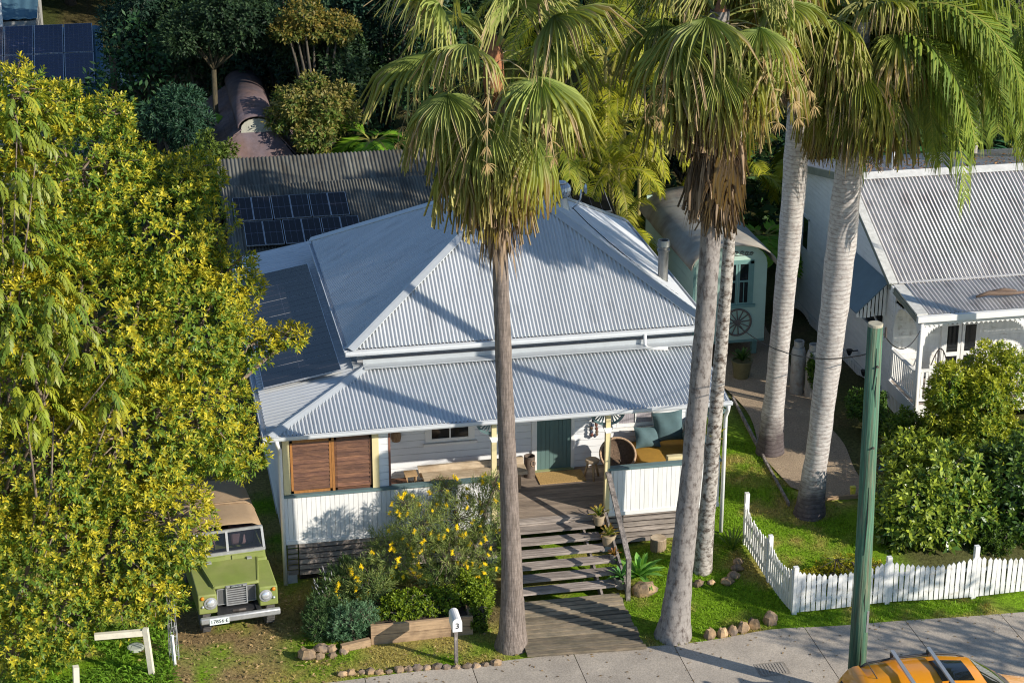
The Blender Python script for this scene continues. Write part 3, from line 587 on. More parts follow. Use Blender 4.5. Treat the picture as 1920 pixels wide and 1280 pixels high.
# wicker bowl chair
bc = thing('bowl_chair', (7.7, 1.5, 1.05), 'round wicker bowl chair tipped towards the street beside the cream post', 'chair')
def bowl(r0, depth, mat, name, par, c, tilt, thick=.0):
    V = []; F = []; n, k = 28, 8
    for i in range(k + 1):
        t = i / k; r = r0 * math.sin(t * math.pi / 2) ** .8; z = depth * (t ** 2.2)
        for j in range(n): a = 2 * math.pi * j / n; V.append((r * math.cos(a), r * math.sin(a), z + thick))
    for i in range(k):
        for j in range(n): F.append((i * n + j, i * n + (j + 1) % n, (i + 1) * n + (j + 1) % n, (i + 1) * n + j))
    M = Matrix.Rotation(tilt[1], 3, 'Z') @ Matrix.Rotation(tilt[0], 3, 'X'); V = np.array(V) @ np.array(M).T + np.array(c)
    m = MB(); m.add(V, F); return m.build(name, mat, par, True), M
bo, M_ = bowl(.40, .26, cane, 'bowl', bc, (7.72, 1.72, 1.50), (.75, -.12)); bowl(.385, .25, wdark, 'bowl_lining', bc, (7.72, 1.715, 1.515), (.75, -.12), .01)
ring = [np.array(M_) @ np.array((.40 * math.cos(a), .40 * math.sin(a), .26)) + np.array((7.72, 1.72, 1.50)) for a in np.linspace(0, 2 * math.pi, 29)]
MB().tube(ring, .03, 6, False).build('rim', cane, bc, True)
for a in range(4):
    an = a * math.pi / 2 + .6; MB().tube([(7.72 + .1 * math.cos(an), 1.72 + .1 * math.sin(an), 1.5), (7.72 + .28 * math.cos(an), 1.72 + .28 * math.sin(an), 1.05)], .014, 6).build('leg', iron, bc)
def stool(x, y, z, s, label):
    t = thing('stool', (x, y, z), label, 'stool')
    m = MB().lathe([(.16 * s, z + .40 * s), (.165 * s, z + .42 * s), (.165 * s, z + .46 * s), (.15 * s, z + .47 * s)], (x, y, 0), 8); m.build('seat', rawlog, t)
    for k in range(3):
        a = k * 2.094 + .5; MB().tube([(x + .09 * s * math.cos(a), y + .09 * s * math.sin(a), z + .41 * s), (x + .19 * s * math.cos(a), y + .19 * s * math.sin(a), z)], [.03 * s, .024 * s], 8).build('leg', stoolm, t, True)
stool(7.16, 1.75, 1.05, 1.0, 'rustic round wooden stool standing between the door and the bowl chair')
# mat, drum stand, hanging stones, hat
mt = MB(); mt.box((5.92, 1.62, 1.052), (7.0, 2.22, 1.072)); tag(mt.build('door_mat', matm), 'coir doormat lying in front of the green door', 'doormat')
dmd = thing('log_drum', (5.78, 2.12, 1.05), 'dark hollow log drum standing at the hinge side of the green door', 'drum')
MB().lathe([(.135, 1.05), (.13, 1.3), (.13, 1.56), (.11, 1.56), (.105, 1.2)], (5.78, 2.12, 0), 16).build('drum_body', pm('drum', (.12, .09, .07), .8, 0, .4, 12), dmd, 40)
MB().tube([(5.84 + .05 * math.cos(a), 1.985, 1.42 + .07 * math.sin(a)) for a in np.linspace(0, 6.28, 14)], .008, 5).build('rope_loop', cane, dmd)
hm = thing('hanging_stones', (7.32, 2.28, 1.83), 'loop of flat brown and blue stones hanging on the wall by the door', 'wall hanging')
sc = [pm('st_red', (.16, .06, .045), .6), pm('st_blue', (.05, .065, .10), .5), pm('st_brown', (.14, .09, .06), .6)]
for k, (dx, dz) in enumerate([(0, .46), (-.02, .38), (.04, .34), (.05, .27), (-.04, .27), (-.06, .19), (.06, .17), (-.06, .1), (.07, .1), (-.05, .03), (.02, .0), (.06, .03), (0, .53)]):
    MB().ball((7.32 + dx, 2.29, 1.85 + dz), (.042, .02, .05), 8, 5, .15, k).build('stone', sc[k % 3], hm, True)
ht = thing('straw_basket', (2.75, 2.2, 2.12), 'small brown straw basket hanging high on the wall beside the shutters', 'basket')
MB().lathe([(.05, 2.42), (.1, 2.36), (.12, 2.24), (.10, 2.14), (.02, 2.12)], (2.75, 2.25, 0), 12).build('basket_body', pm('basket', (.24, .15, .08), .85, 0, .4, 30, (1, 1, .2), bump=.4), ht, True)
# bench and odds behind the balustrade
bn = thing('log_bench', (4.3, 1.9, 1.05), 'long bleached slab bench against the verandah wall under the window', 'bench')
m = MB(); m.hexa([(3.22, 1.86, 1.36), (5.6, 1.86, 1.38), (5.6, 1.93, 1.38), (3.22, 1.93, 1.36), (3.18, 1.93, 1.60), (5.6, 1.93, 1.62), (5.6, 2.0, 1.62), (3.18, 2.0, 1.6)]); m.build('backrest', rawlog, bn)
board('seat', (3.25, 1.45, 1.42), (5.6, 1.86, 1.49), rawlog, bn)
for x in (3.5, 4.4, 5.4): board('leg', (x - .06, 1.5, 1.05), (x + .06, 1.85, 1.42), sleeper, bn)
for x, nm_ in ((2.98, 'a'),):
    t = thing('corner_stool', (x, 1.75, 1.05), 'honey coloured timber stool with a scooped side beside the slab bench', 'stool')
    board('seat', (2.86, 1.65, 1.5), (3.14, 1.95, 1.53), stoolm, t); board('side_panel', (2.88, 1.66, 1.05), (2.91, 1.94, 1.5), stoolm, t); board('side_panel', (3.09, 1.66, 1.05), (3.12, 1.94, 1.5), stoolm, t)
tb = thing('low_crate', (2.6, 1.5, 1.05), 'low brown timber crate in the corner beside the shutters', 'crate')
board('crate_board', (2.42, 1.3, 1.05), (2.86, 1.34, 1.42), stoolm, tb); board('crate_board', (2.42, 1.7, 1.05), (2.86, 1.74, 1.42), stoolm, tb); board('crate_top', (2.4, 1.3, 1.42), (2.88, 1.75, 1.45), cedar, tb)
m = MB(); m.ball((3.62, 1.0, 1.60), (.38, .22, .1), 14, 7, .03, 3); t = thing('pouf', (3.62, 1.0, 1.05), 'pale knitted seat pad on a timber stand in front of the slab bench', 'pouf'); m.build('seat_pad', cane, t, True)
for x in (3.35, 3.9): board('leg', (x - .03, .9, 1.05), (x + .03, 1.1, 1.54), stoolm, t)

# ------------------------------------------------------------------ buildings behind
SH = thing('old_shed', (3.2, 16.8, 0), 'old shed with a rusty brown corrugated roof just behind the solar panels', 'shed')
roofplane('roof_sheet', rustiron, SH, (-.25, 14.75, 3.92), (1, 0, 0), (0, 2.1, .78), 0, 7.3, lambda u: 0, lambda u: 2.24, pitch=.11, amp=.02)
roofplane('roof_sheet', rustiron, SH, (-.25, 18.9, 3.92), (1, 0, 0), (0, -2.05, .78), 0, 7.3, lambda u: 0, lambda u: 2.2, pitch=.11, amp=.02)
MB().box((0, 15.0, 0), (6.8, 18.7, 3.9)).build('wall', pm('shed_wall', (.10, .09, .08), .8), SH)
pipe([(-.25, 14.70, 3.9), (7.05, 14.70, 3.9)], .05, 'gutter', gutterm, SH)
# bungalow with a curved ridge
BG = thing('vaulted_bungalow', (1.1, 24, 0), 'dark purple tiled roof with a rounded ridge cap and a cream gable vent', 'house')
ry0, ry1 = 20.7, 26.5
m = MB()
for sx, ex in ((-1, -1.0), (1, 2.75)):
    rows = 9; prev = None
    for k in range(rows):
        t0, t1 = k / rows, (k + 1) / rows; cx = 1.2
        xa = cx + sx * .45 + (ex - cx - sx * .45) * t0; xb = cx + sx * .45 + (ex - cx - sx * .45) * (t1 + .04); za = 4.5 - 1.2 * t0; zb = 4.5 - 1.2 * (t1 + .04) + .03
        m.hexa([(xa, ry0 - .9 * t0, za - .04), (xb, ry0 - .9 * t1, zb - .04), (xb, ry1, zb - .04), (xa, ry1, za - .04), (xa, ry0 - .9 * t0, za), (xb, ry0 - .9 * t1, zb), (xb, ry1, zb), (xa, ry1, za)])
m.build('roof_tiles', tilem, BG)
m = MB(); m.hexa([(.75, ry0 + .02, 4.40), (-.8, ry0 - 1.0, 3.3), (2.6, ry0 - 1.0, 3.3), (1.65, ry0 + .02, 4.40), (.75, ry0 + .1, 4.46), (-.8, ry0 - 1.0, 3.36), (2.6, ry0 - 1.0, 3.36), (1.65, ry0 + .1, 4.46)]); m.build('front_roof', tilem, BG)
V = []; n = 11
for y in (ry0 - .12, ry1):
    for i in range(n):
        a = math.pi * i / (n - 1); V.append((1.2 + .55 * math.cos(a), y, 4.55 + .34 * math.sin(a)))
m = MB(); m.add(V, [(i, i + 1, n + i + 1, n + i) for i in range(n - 1)]); o = m.build('ridge_cap', tilem, BG, True); sm = o.modifiers.new('s', 'SOLIDIFY'); sm.thickness = .05
m = MB(); m.prism([(1.2 + .47 * math.cos(a), ry0, 4.5 + .3 * math.sin(a)) for a in np.linspace(0, math.pi, 10)] , (0, .04, 0)); m.box((.73, ry0, 4.3), (1.67, ry0 + .04, 4.5)); vt = m.build('gable_vent', creamw, BG)
for x in (1.0, 1.42): MB().lathe([(.02, -.02), (.05, -.01), (.05, .0)], (x, ry0 - .001, 4.55), 10, 'y').build('vent_boss', creamw, vt)
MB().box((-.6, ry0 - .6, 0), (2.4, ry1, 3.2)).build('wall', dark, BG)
# far house with blue roof and panels
FH = thing('far_house', (-6, 34, 0), 'far house with a blue iron roof and large blue solar panels beyond the tree', 'house')
y0, z0, y1, z1 = 30.3, 3.45, 35.2, 4.72
vv = np.array((0, y1 - y0, z1 - z0)); LL = np.linalg.norm(vv)
roofplane('roof_sheet', bluer, FH, (-10, y0, z0), (1, 0, 0), vv, 0, 6.75, lambda u: 0, lambda u: LL, pitch=.25, amp=.02)
for i in range(4):
    for j in range(2): panel((-7.72 + i * 1.04, y0 + .35 + j * 2.2, z0 + .09 + (.35 + j * 2.2) * .259 + .08), (1, 0, 0), vv, 1.0, 2.2, FH, pvb, (6, 10), .009)
roofplane('upper_roof', bluer, FH, (-12, 35.5, 5.0), (1, 0, 0), (0, 3, .3), 0, 6.5, lambda u: 0, lambda u: 8, pitch=.4, amp=.02)
MB().box((-11, 30.8, 0), (-3.5, 35, 3.3)).box((-12, 35.6, 0), (-5.6, 43, 4.9)).build('wall', pm('far_wall', (.35, .35, .33), .8), FH)
board('white_post', (-6.95, 35.35, 4.6), (-6.75, 35.5, 7.2), white, FH)
PR = thing('carport', (-2.6, 35, 0), 'small pale flat roof with a dark post beside the blue solar house', 'carport')
MB().hexa([(-3.7, 32.6, 2.7), (-1.7, 34.0, 2.9), (-1.75, 37.2, 3.1), (-3.6, 37.4, 3.0), (-3.7, 32.6, 2.8), (-1.7, 34.0, 3.0), (-1.75, 37.2, 3.2), (-3.6, 37.4, 3.1)]).build('roof', paler, PR)
board('post', (-3.05, 28.0, 0), (-2.85, 28.2, 5.2), pm('dark_post', (.1, .07, .05)), PR); board('post', (-1.9, 34.1, 0), (-1.8, 34.2, 2.9), darkbark, PR); board('post', (-3.5, 37.1, 0), (-3.4, 37.2, 3), darkbark, PR)
# green wagon
WG = thing('green_wagon', (13, 12, .3), 'mint green barrel roofed wagon with teal window raised on stumps', 'wagon')
wx0, wx1, wy0, wy1, wz0, wz1 = 11.82, 13.85, 9.8, 14.75, .9, 3.05
def arch(y, r=1.0, ov=0., n=13, dz=0.): return [((wx0 + wx1) / 2 + (wx1 - wx0 + 2 * ov) / 2 * math.cos(a), y, wz1 + dz + .62 * math.sin(a)) for a in np.linspace(0, math.pi, n)]
fr = [(wx1, wy0, wz0), (wx0, wy0, wz0)][::-1] + arch(wy0)
m = MB(); m.prism(fr, (0, .06, 0)); fw = m.build('front_wall', wagonm, WG)
for k in range(9): board('wall_board', (wx0 + .0, wy0 - .006, wz0 + k * .24), (wx1, wy0 - .001, wz0 + k * .24 + .236), wagonm, fw)
sdw = MB().box((wx0, wy0 + .06, wz0), (wx0 + .05, wy1, wz1)).box((wx1 - .05, wy0 + .06, wz0), (wx1, wy1, wz1)).box((wx0, wy1 - .05, wz0), (wx1, wy1, wz1 + .5)).build('side_wall', wagonm, WG)
for k in range(9): board('wall_board', (wx0 - .008, wy0, wz0 + k * .24), (wx0 - .001, wy1, wz0 + k * .24 + .236), wagonm, sdw)
A = np.array(arch(wy0 - .35, 1, .16, 17, .03)); B = np.array(arch(wy1 + .1, 1, .16, 17, .03)); ny = 10; V = np.vstack([A + (B - A) * t + np.array((0, 0, .0)) for t in np.linspace(0, 1, ny)])
V[:, 2] += .02 * np.sin(V[:, 1] * 5) * np.cos(V[:, 0] * 4)
m = MB(); m.add(V, [(i * 17 + j, i * 17 + j + 1, (i + 1) * 17 + j + 1, (i + 1) * 17 + j) for i in range(ny - 1) for j in range(16)]); o = m.build('canvas_roof', wagonr, WG, True); sm = o.modifiers.new('s', 'SOLIDIFY'); sm.thickness = .03
board('floor', (wx0, wy0, wz0 - .08), (wx1, wy1, wz0), wagont, WG); board('corner_trim', (wx0 - .012, wy0 - .012, wz0), (wx0 + .06, wy0 + .0, wz1), wagont, WG)
wn = MB()
for a, b in (((12.62, wy0 - .03, 1.92), (12.7, wy0 - .007, 3.14)), ((13.38, wy0 - .03, 1.92), (13.48, wy0 - .007, 3.14)), ((12.62, wy0 - .03, 3.06), (13.48, wy0 - .007, 3.17)), ((12.55, wy0 - .07, 1.84), (13.55, wy0 - .007, 1.92))): wn.box(a, b)
wn = wn.build('window', wagont, WG)
for xa in (12.70, 13.05):
    MB().box((xa, wy0 - .012, 1.92), (xa + .33, wy0 - .009, 3.06)).build('window_pane', glass, wn)
    MB().box((xa, wy0 - .025, 1.92), (xa + .05, wy0 - .013, 3.06)).box((xa + .28, wy0 - .025, 1.92), (xa + .33, wy0 - .013, 3.06)).box((xa + .05, wy0 - .025, 2.55), (xa + .28, wy0 - .013, 2.6)).box((xa + .155, wy0 - .025, 1.97), (xa + .175, wy0 - .013, 2.55)).box((xa + .05, wy0 - .025, 1.92), (xa + .28, wy0 - .013, 1.97)).build('window_sash', wagont, wn)
m = MB()
for sx in (-1, 1):
    for k in range(3):
        c = np.array((13.05 + sx * (.08 + .13 * k), wy0 - .02, 3.38 - .02 * k)); m.tube([c + np.array((.055 * math.cos(a) * (1 - a / 14), 0, .055 * math.sin(a) * (1 - a / 14))) for a in np.linspace(0, 9, 18)], .008, 5)
m.tube([(12.68, wy0 - .02, 3.31), (13.42, wy0 - .02, 3.31)], .008, 5); m.build('scroll_ornament', iron, WG)
for x in (12.0, 13.7):
    for y in (10.2, 14.3): board('stump', (x - .07, y - .07, .2), (x + .07, y + .07, wz0 - .08), wagont, WG)
WW = thing('wagon_wheel', (13.05, 9.74, 1.0), 'old spoked timber cart wheel fixed below the wagon window', 'wheel')
c = np.array((13.08, 9.755, 1.42))
V = []
m = MB(); m.tube([c + np.array((.37 * math.cos(a), 0, .37 * math.sin(a))) for a in np.linspace(0, 2 * math.pi, 33)], .028, 6, False); m.build('rim', whl, WW, True)
for k in range(12): a = k * math.pi / 6 + .1; MB().beam(c + np.array((.06 * math.cos(a), 0, .06 * math.sin(a))), c + np.array((.36 * math.cos(a), 0, .36 * math.sin(a))), .026, .022, (0, 1, 0)).build('spoke', whl, WW)
MB().lathe([(.07, -.05), (.075, 0), (.055, .04)], c, 12, 'y').build('hub', whl, WW)

# ------------------------------------------------------------------ neighbour's cottage
N = thing('neighbour_cottage', (18, 8, 0), 'grey white gabled cottage with lace trimmed verandah and hooded side window', 'house')
GX = 15.98; AY, AZ = 9.6, 5.42; FY, FZ = 6.0, 3.66; BY, BZ = 14.1, 4.5
MB().prism([(GX + .03, 6.1, .6), (GX + .03, 14.0, .6), (GX + .03, 14.0, 4.42), (GX + .03, AY, AZ - .12), (GX + .03, 6.1, 3.6)], (7.4, 0, 0)).build('wall', pm('board_backing', (.34, .34, .35)), N)  # same dark backing paints the shade lines between the side boards
nw = MB().box((GX + .0, 6.02, .55), (GX + .05, 6.12, 3.58)).build('corner_stop', white, N)
k = 0; z = .62
while z < AZ - .2:
    zt = z + .112; ya = 6.12 if zt < 3.6 else 6.1 + (zt - 3.6) * (AY - 6.1) / (AZ - .12 - 3.6); yb = 14.0 if zt < 4.42 else 14.0 - (zt - 4.42) * (14.0 - AY) / (AZ - .12 - 4.42)
    if yb - ya > .15: o = board('weatherboard', (GX - .012, ya, z), (GX + .025, yb, zt), nwbd, N); o.rotation_euler = (0, math.radians(5), 0)
    z += .124
vN = np.array((0, AY - FY + .1, AZ - FZ)); LN = np.linalg.norm(vN)
roofplane('roof_sheet', nroof, N, (GX - .18, FY - .1, FZ), (1, 0, 0), vN, .0, 8.6, lambda u: 0, lambda u: LN, pitch=.105, amp=.026)
vB = np.array((0, AY - BY - .2, AZ - 4.45)); LB = np.linalg.norm(vB)
roofplane('roof_sheet', nroof, N, (GX - .18, BY + .2, 4.45), (1, 0, 0), vB, 0, 8.6, lambda u: 0, lambda u: LB, pitch=.105, amp=.026)
m = MB(); m.prism([(GX - .2, AY - .22, AZ - .08), (GX - .2, AY, AZ + .05), (GX - .2, AY + .22, AZ - .08), (GX - .2, AY, AZ + .025)], (8.6, 0, 0)); m.build('ridge_cap', pm('ridge_grey', (.58, .57, .54), .6), N)
beamp('barge_cap', (GX - .14, FY - .1, FZ + .03), (GX - .14, AY, AZ + .04), .22, .03, pm('barge_cap', (.55, .54, .5), .7, 0, .2, 9), N)
beamp('barge_board', (GX - .2, FY - .1, FZ - .07), (GX - .2, AY, AZ - .08), .03, .16, pm('barge_green', (.22, .23, .18), .7, 0, .15, 6), N); beamp('barge_board', (GX - .2, BY + .2, 4.37), (GX - .2, AY, AZ - .08), .03, .2, pm('barge_green', (.22, .23, .18)), N)
board('gutter', (GX - .2, FY - .22, FZ - .17), (GX + 8.4, FY - .1, FZ - .02), white, N); board('fascia', (GX - .0, FY - .1, FZ - .2), (GX + 8.4, FY - .04, FZ - .04), white, N)
# verandah
vzt, vze, vy0, vy1 = 3.62 - .1, 3.37, 4.35, 6.0
vV = np.array((0, vy1 - vy0, vzt - vze + .12)); LV = np.linalg.norm(vV)
roofplane('verandah_roof', nroof, N, (GX - .12, vy0 - .06, vze + .05), (1, 0, 0), vV, .28, 8.4, lambda u: 0, lambda u: LV, pitch=.105, amp=.026)
beamp('barge_cap', (GX + .0, vy0 - .06, vze + .07), (GX + .0, vy1, vzt + .14), .28, .03, pm('barge_cap', (.55, .54, .5)), N)
beamp('barge_board', (GX - .15, vy0 - .06, vze - .04), (GX - .15, vy1, vzt + .03), .03, .15, pm('barge_green', (.22, .23, .18)), N)
board('gutter', (GX - .15, vy0 - .18, vze - .1), (GX + 8.4, vy0 - .06, vze + .05), white, N); board('beam', (GX, vy0, vze - .22), (GX + 8.4, vy0 + .08, vze - .1), white, N)
board('apron_flashing', (GX, 5.86, 3.68), (GX + 8.4, 6.0, 3.70), nroofc, N)
MB().box((GX, 4.35, .85), (GX + 8.4, 6.1, 1.0)).build('verandah_floor', deckg, N); board('floor_edge', (GX - .02, 4.3, .7), (GX + 8.4, 4.35, 1.02), white, N); board('floor_edge', (GX - .03, 4.35, .7), (GX, 6.1, 1.02), white, N)
for k in range(15):
    z = 1.02 + k * .17
    for a, b in ((GX + .02, GX + 1.32), (GX + 2.42, GX + 7.4)): o = board('weatherboard', (a, 6.07, z), (b, 6.098, z + .162), whiteold, N); o.rotation_euler = (math.radians(-4), 0, 0)
for x in (GX + .06, GX + 2.9, GX + 5.7): board('post', (x - .055, 4.37, 1.0), (x + .055, 4.48, vze - .1), white, N)
def lace(p, q, n, parent, drop=.09):
    p = np.array(p); q = np.array(q); d = (q - p) / n; m = MB(); nrm = np.cross((q - p) / np.linalg.norm(q - p), (0, 0, 1.)) * .02; h = np.array((0, 0, 1.))
    for k in range(n):
        a = p + d * k; m.prism([a, a + d, a + d - h * drop * .35, a + d * .7 - h * drop * .6, a + d * .5 - h * drop, a + d * .3 - h * drop * .6, a - h * drop * .35], nrm)
    return m.build('lace_frieze', white, parent)
def lbracket(c, sx, ax, parent):
    m = MB(); c = np.array(c, float); d = np.array((1., 0, 0) if ax == 'x' else (0, 1., 0)) * sx; h = np.array((0, 0, -1.)); nrm = np.array((0, .02, 0) if ax == 'x' else (.02, 0, 0)); n = 9
    for k in range(n):
        t0, t1 = k / n, (k + 1) / n; L_ = .55
        def yy(t): return .5 * (1 - math.sqrt(max(0, 1 - (1 - t) ** 2))) + .04
        m.prism([c + d * L_ * t0, c + d * L_ * t1, c + d * L_ * t1 + h * yy(t1), c + d * L_ * (t0 + t1) / 2 + h * (yy(t0) + .05), c + d * L_ * t0 + h * yy(t0)], nrm)
    m.build('lace_bracket', white, parent)
lace((GX + .1, 4.40, vze - .22), (GX + 8.3, 4.40, vze - .22), 66, N); lace((GX + .03, 4.5, vze - .2), (GX + .03, 6.05, vze - .2), 12, N)
for x in (GX + .12, GX + 2.96): lbracket((x, 4.4, vze - .22), 1, 'x', N)
for x in (GX + 2.84, GX + 5.64): lbracket((x, 4.4, vze - .22), -1, 'x', N)
lbracket((GX + .03, 4.5, vze - .2), 1, 'y', N); lbracket((GX + .03, 6.04, vze - .2), -1, 'y', N)
fd = MB().box((GX + 1.32, 6.02, 1.0), (GX + 1.4, 6.08, 3.2)).box((GX + 2.34, 6.02, 1.0), (GX + 2.42, 6.08, 3.2)).build('french_door', white, N)
for xa in (GX + 1.4, GX + 1.88):
    lf = MB().box((xa, 6.03, 1.0), (xa + .08, 6.06, 3.2)).box((xa + .38, 6.03, 1.0), (xa + .46, 6.06, 3.2)).box((xa + .08, 6.03, 1.0), (xa + .38, 6.06, 1.12)).box((xa + .08, 6.03, 1.55), (xa + .38, 6.06, 1.66)).box((xa + .08, 6.03, 2.38), (xa + .38, 6.06, 2.42)).build('door_leaf', white, fd)
    MB().box((xa + .08, 6.042, 1.12), (xa + .38, 6.046, 3.1)).build('door_pane', glass, fd)
def rail(p, q, par, n, z0, z1):
    p = np.array(p, float); q = np.array(q, float); h = np.array((0, 0, 1.))
    beamp('hand_rail', p + h * z1, q + h * z1, .09, .05, white, par); beamp('foot_rail', p + h * z0, q + h * z0, .05, .06, white, par); d = (q - p) / n; ax = abs(d[0]) > abs(d[1])
    for k in range(n):
        c = p + d * (k + .5); w2 = .018; ww = .03
        a = c + np.array((-ww, -w2 / 2, z0) if ax else (-w2 / 2, -ww, z0)); b = c + np.array((ww, w2 / 2, z1 - .02) if ax else (w2 / 2, ww, z1 - .02)); board('baluster', a, b, white, par)
rl = thing('r', (0, 0, 0), None, None); rl.name = 'balustrade'; rl.parent = N; rl.location = -N.location
rail((GX + .12, 4.43, 0), (GX + 2.84, 4.43, 0), rl, 22, 1.12, 1.9); rail((GX + 2.96, 4.43, 0), (GX + 5.6, 4.43, 0), rl, 21, 1.12, 1.9); rail((GX + .03, 4.52, 0), (GX + .03, 6.04, 0), rl, 13, 1.12, 1.85)
# valance slats under the floor along the side
vl = MB().box((GX - .02, 6.12, .52), (GX + .02, 14.0, .6)).build('valance_rail', white, N)
n = 62
for k in range(n):
    y = 6.15 + k * (14.0 - 6.15) / n; seg = (y - 6.15) % 2.6; dd = .12 + .42 * (abs(seg - 1.3) / 1.3) ** 2
    board('valance_slat', (GX - .025, y, .54 - dd), (GX - .005, y + .085, .56), white, vl)
for k in range(18): board('valance_slat', (GX - .03, 4.4 + k * .093, .1), (GX - .012, 4.4 + k * .093 + .05, .72), white, vl)
for y in (6.2, 8.75, 11.35, 13.95): board('stump', (GX + .02, y - .06, .0), (GX + .15, y + .06, .6), white, N)
MB().box((GX + .6, 6.5, .0), (GX + 7, 13.9, .62)).build('underfloor_shade_block', dark, N)  # solid near-black block stands in for shade below the floor
wn = MB()
for a, b in (((12.50, 2.33), (12.56, 3.27)), ((13.0, 2.33), (13.06, 3.27)), ((12.5, 3.22), (13.06, 3.3)), ((12.46, 2.27), (13.1, 2.34))): wn.box((GX - .035, a[0], a[1]), (GX + .0, b[0], b[1]))
wn = wn.build('window', white, N); MB().box((GX - .02, 12.56, 2.34), (GX - .016, 13.0, 3.22)).build('window_pane', glass, wn)
hd = thing('r', (0, 0, 0), None, None); hd.name = 'window_hood'; hd.parent = N; hd.location = -N.location
m = MB(); m.hexa([(GX - .03, 6.45, 3.50), (GX - .03, 8.9, 3.50), (GX - .85, 8.9, 2.72), (GX - .85, 6.45, 2.72), (GX - .03, 6.45, 3.53), (GX - .03, 8.9, 3.53), (GX - .86, 8.9, 2.75), (GX - .86, 6.45, 2.75)]); m.build('hood_roof', awnm, hd)
for yy in (6.5, 8.86):
    for k in range(8):
        x = GX - .06 - k * .1; zt = 3.49 - (GX - .03 - x) * .951; board('hood_slat', (x - .07, yy, 2.6 + .02 * math.sin(k)), (x, yy + .015, zt - .02), whiteold, hd)
wn = MB().box((GX - .05, 6.55, 2.0), (GX, 6.65, 3.3)).box((GX - .05, 8.7, 2.0), (GX, 8.8, 3.3)).box((GX - .08, 6.5, 1.92), (GX, 8.85, 2.0)).build('window', white, N)
MB().box((GX - .03, 6.65, 2.0), (GX - .02, 8.7, 3.3)).build('window_pane', glass, wn); m = MB(); m.tube([(GX - .04, 6.7 + 1.95 * t, 2.05 + .35 * math.sin(math.pi * t) ** .8) for t in np.linspace(0, 1, 14)], .03, 6); m.build('window_arch', white, wn)
for y, z in ((8.3, .95), (7.2, .80)):
    fl_ = MB().tube([(GX, y, z), (GX - .28, y - .1, z + .03)], .018, 6).build('flood_light', blackm, N); MB().lathe([(.03, 0), (.06, .06), (.09, .16), (.085, .16)], (0, 0, 0), 12).build('lamp_shade', blackm, fl_).location = Vector((GX - .28, y - .1, z - .08))
pipe([(GX + .2, 5.75, 3.5), (GX + .35, 5.5, 3.52), (GX + .75, 5.35, 3.50)], .05, 'downpipe', white, N); pipe([(GX + .0, 4.28, 3.2), (GX + .0, 4.3, .1)], .045, 'downpipe', white, N)
for x, y in ((GX + .05, 9.85), (GX + 1.25, 9.85)): pipe([(x, y, 5.2), (x, y, 5.9)], .045, 'vent_pipe', white, N)
an = thing('tv_antenna', (16.25, 9.9, 5.2), 'thin television antenna with many rods above the neighbouring roof ridge', 'antenna')
MB().tube([(16.25, 9.9, 5.2), (16.22, 9.9, 6.8)], .018, 6).build('mast', alu, an); MB().tube([(16.05, 9.9, 6.85), (17.25, 9.9, 6.52)], .012, 5).build('boom', alu, an)
for k in range(14): t = k / 13; x = 16.08 + 1.14 * t; z = 6.845 - .32 * t; MB().tube([(x - .05, 9.6, z - .02), (x + .05, 10.2, z + .03)], .007, 4).build('rod', alu, an)
MB().tube([(16.25, 9.9, 6.0), (16.4, 9.7, 5.45)], .008, 4).build('stay', alu, an)
bk = MB()
bk.tube([(17.55, 4.75, 3.62), (17.9, 4.8, 3.68), (18.4, 4.72, 3.66), (19.2, 4.8, 3.64)], [.03, .06, .05, .02], 7); bk.tube([(18.0, 4.95, 3.64), (18.4, 5.0, 3.66), (18.7, 4.95, 3.64)], [.04, .05, .02], 6)
tag(bk.build('dead_frond_sheath', barkm, None, True), 'dry brown palm sheath lying on the neighbouring verandah roof', 'palm sheath')
ch = thing('metal_chair', (17.15, 5.5, 1.0), 'dark wire garden chair on the neighbouring verandah', 'chair')
m = MB(); m.tube([(16.95 + .45 * t, 5.75, 1.45 + .45 * math.sin(math.pi * min(1, max(0, t)))) for t in np.linspace(0, 1, 10)], .015, 5)
for t in (.25, .4, .55, .7): m.tube([(16.95 + .45 * t, 5.75, 1.45), (16.95 + .45 * t, 5.75, 1.45 + .45 * math.sin(math.pi * t))], .008, 4)
m.build('backrest', iron, ch); MB().lathe([(.22, 1.43), (.22, 1.46)], (17.17, 5.52, 0), 14).build('seat', iron, ch)
for dx, dy in ((-.17, -.17), (.17, -.17), (-.17, .17), (.17, .17)): MB().tube([(17.17 + dx, 5.52 + dy, 1.44), (17.17 + dx * 1.1, 5.52 + dy * 1.1, 1.0)], .012, 5).build('leg', iron, ch)
# gas bottles, pot plant
for x, y, lb in ((13.98, 7.35, 'dented pale gas bottle standing behind the other one by the weatherboard wall'), (14.28, 7.05, 'rust streaked gas bottle half covered by creeper beside the gravel path')):
    g = thing('gas_bottle', (x, y, .28), lb, 'gas bottle', 'gas bottles beside the gravel path')
    MB().lathe([(.16, .28), (.185, .32), (.185, 1.45), (.15, 1.56), (.07, 1.6)], (x, y, 0), 16).build('bottle_body', gasm, g, 40)
    MB().lathe([(.13, 1.58), (.13, 1.74), (.115, 1.74), (.115, 1.6)], (x, y, 0), 14).build('collar', gasm, g, 40); MB().lathe([(.03, 1.6), (.03, 1.68)], (x, y, 0), 8).build('valve', iron, g)

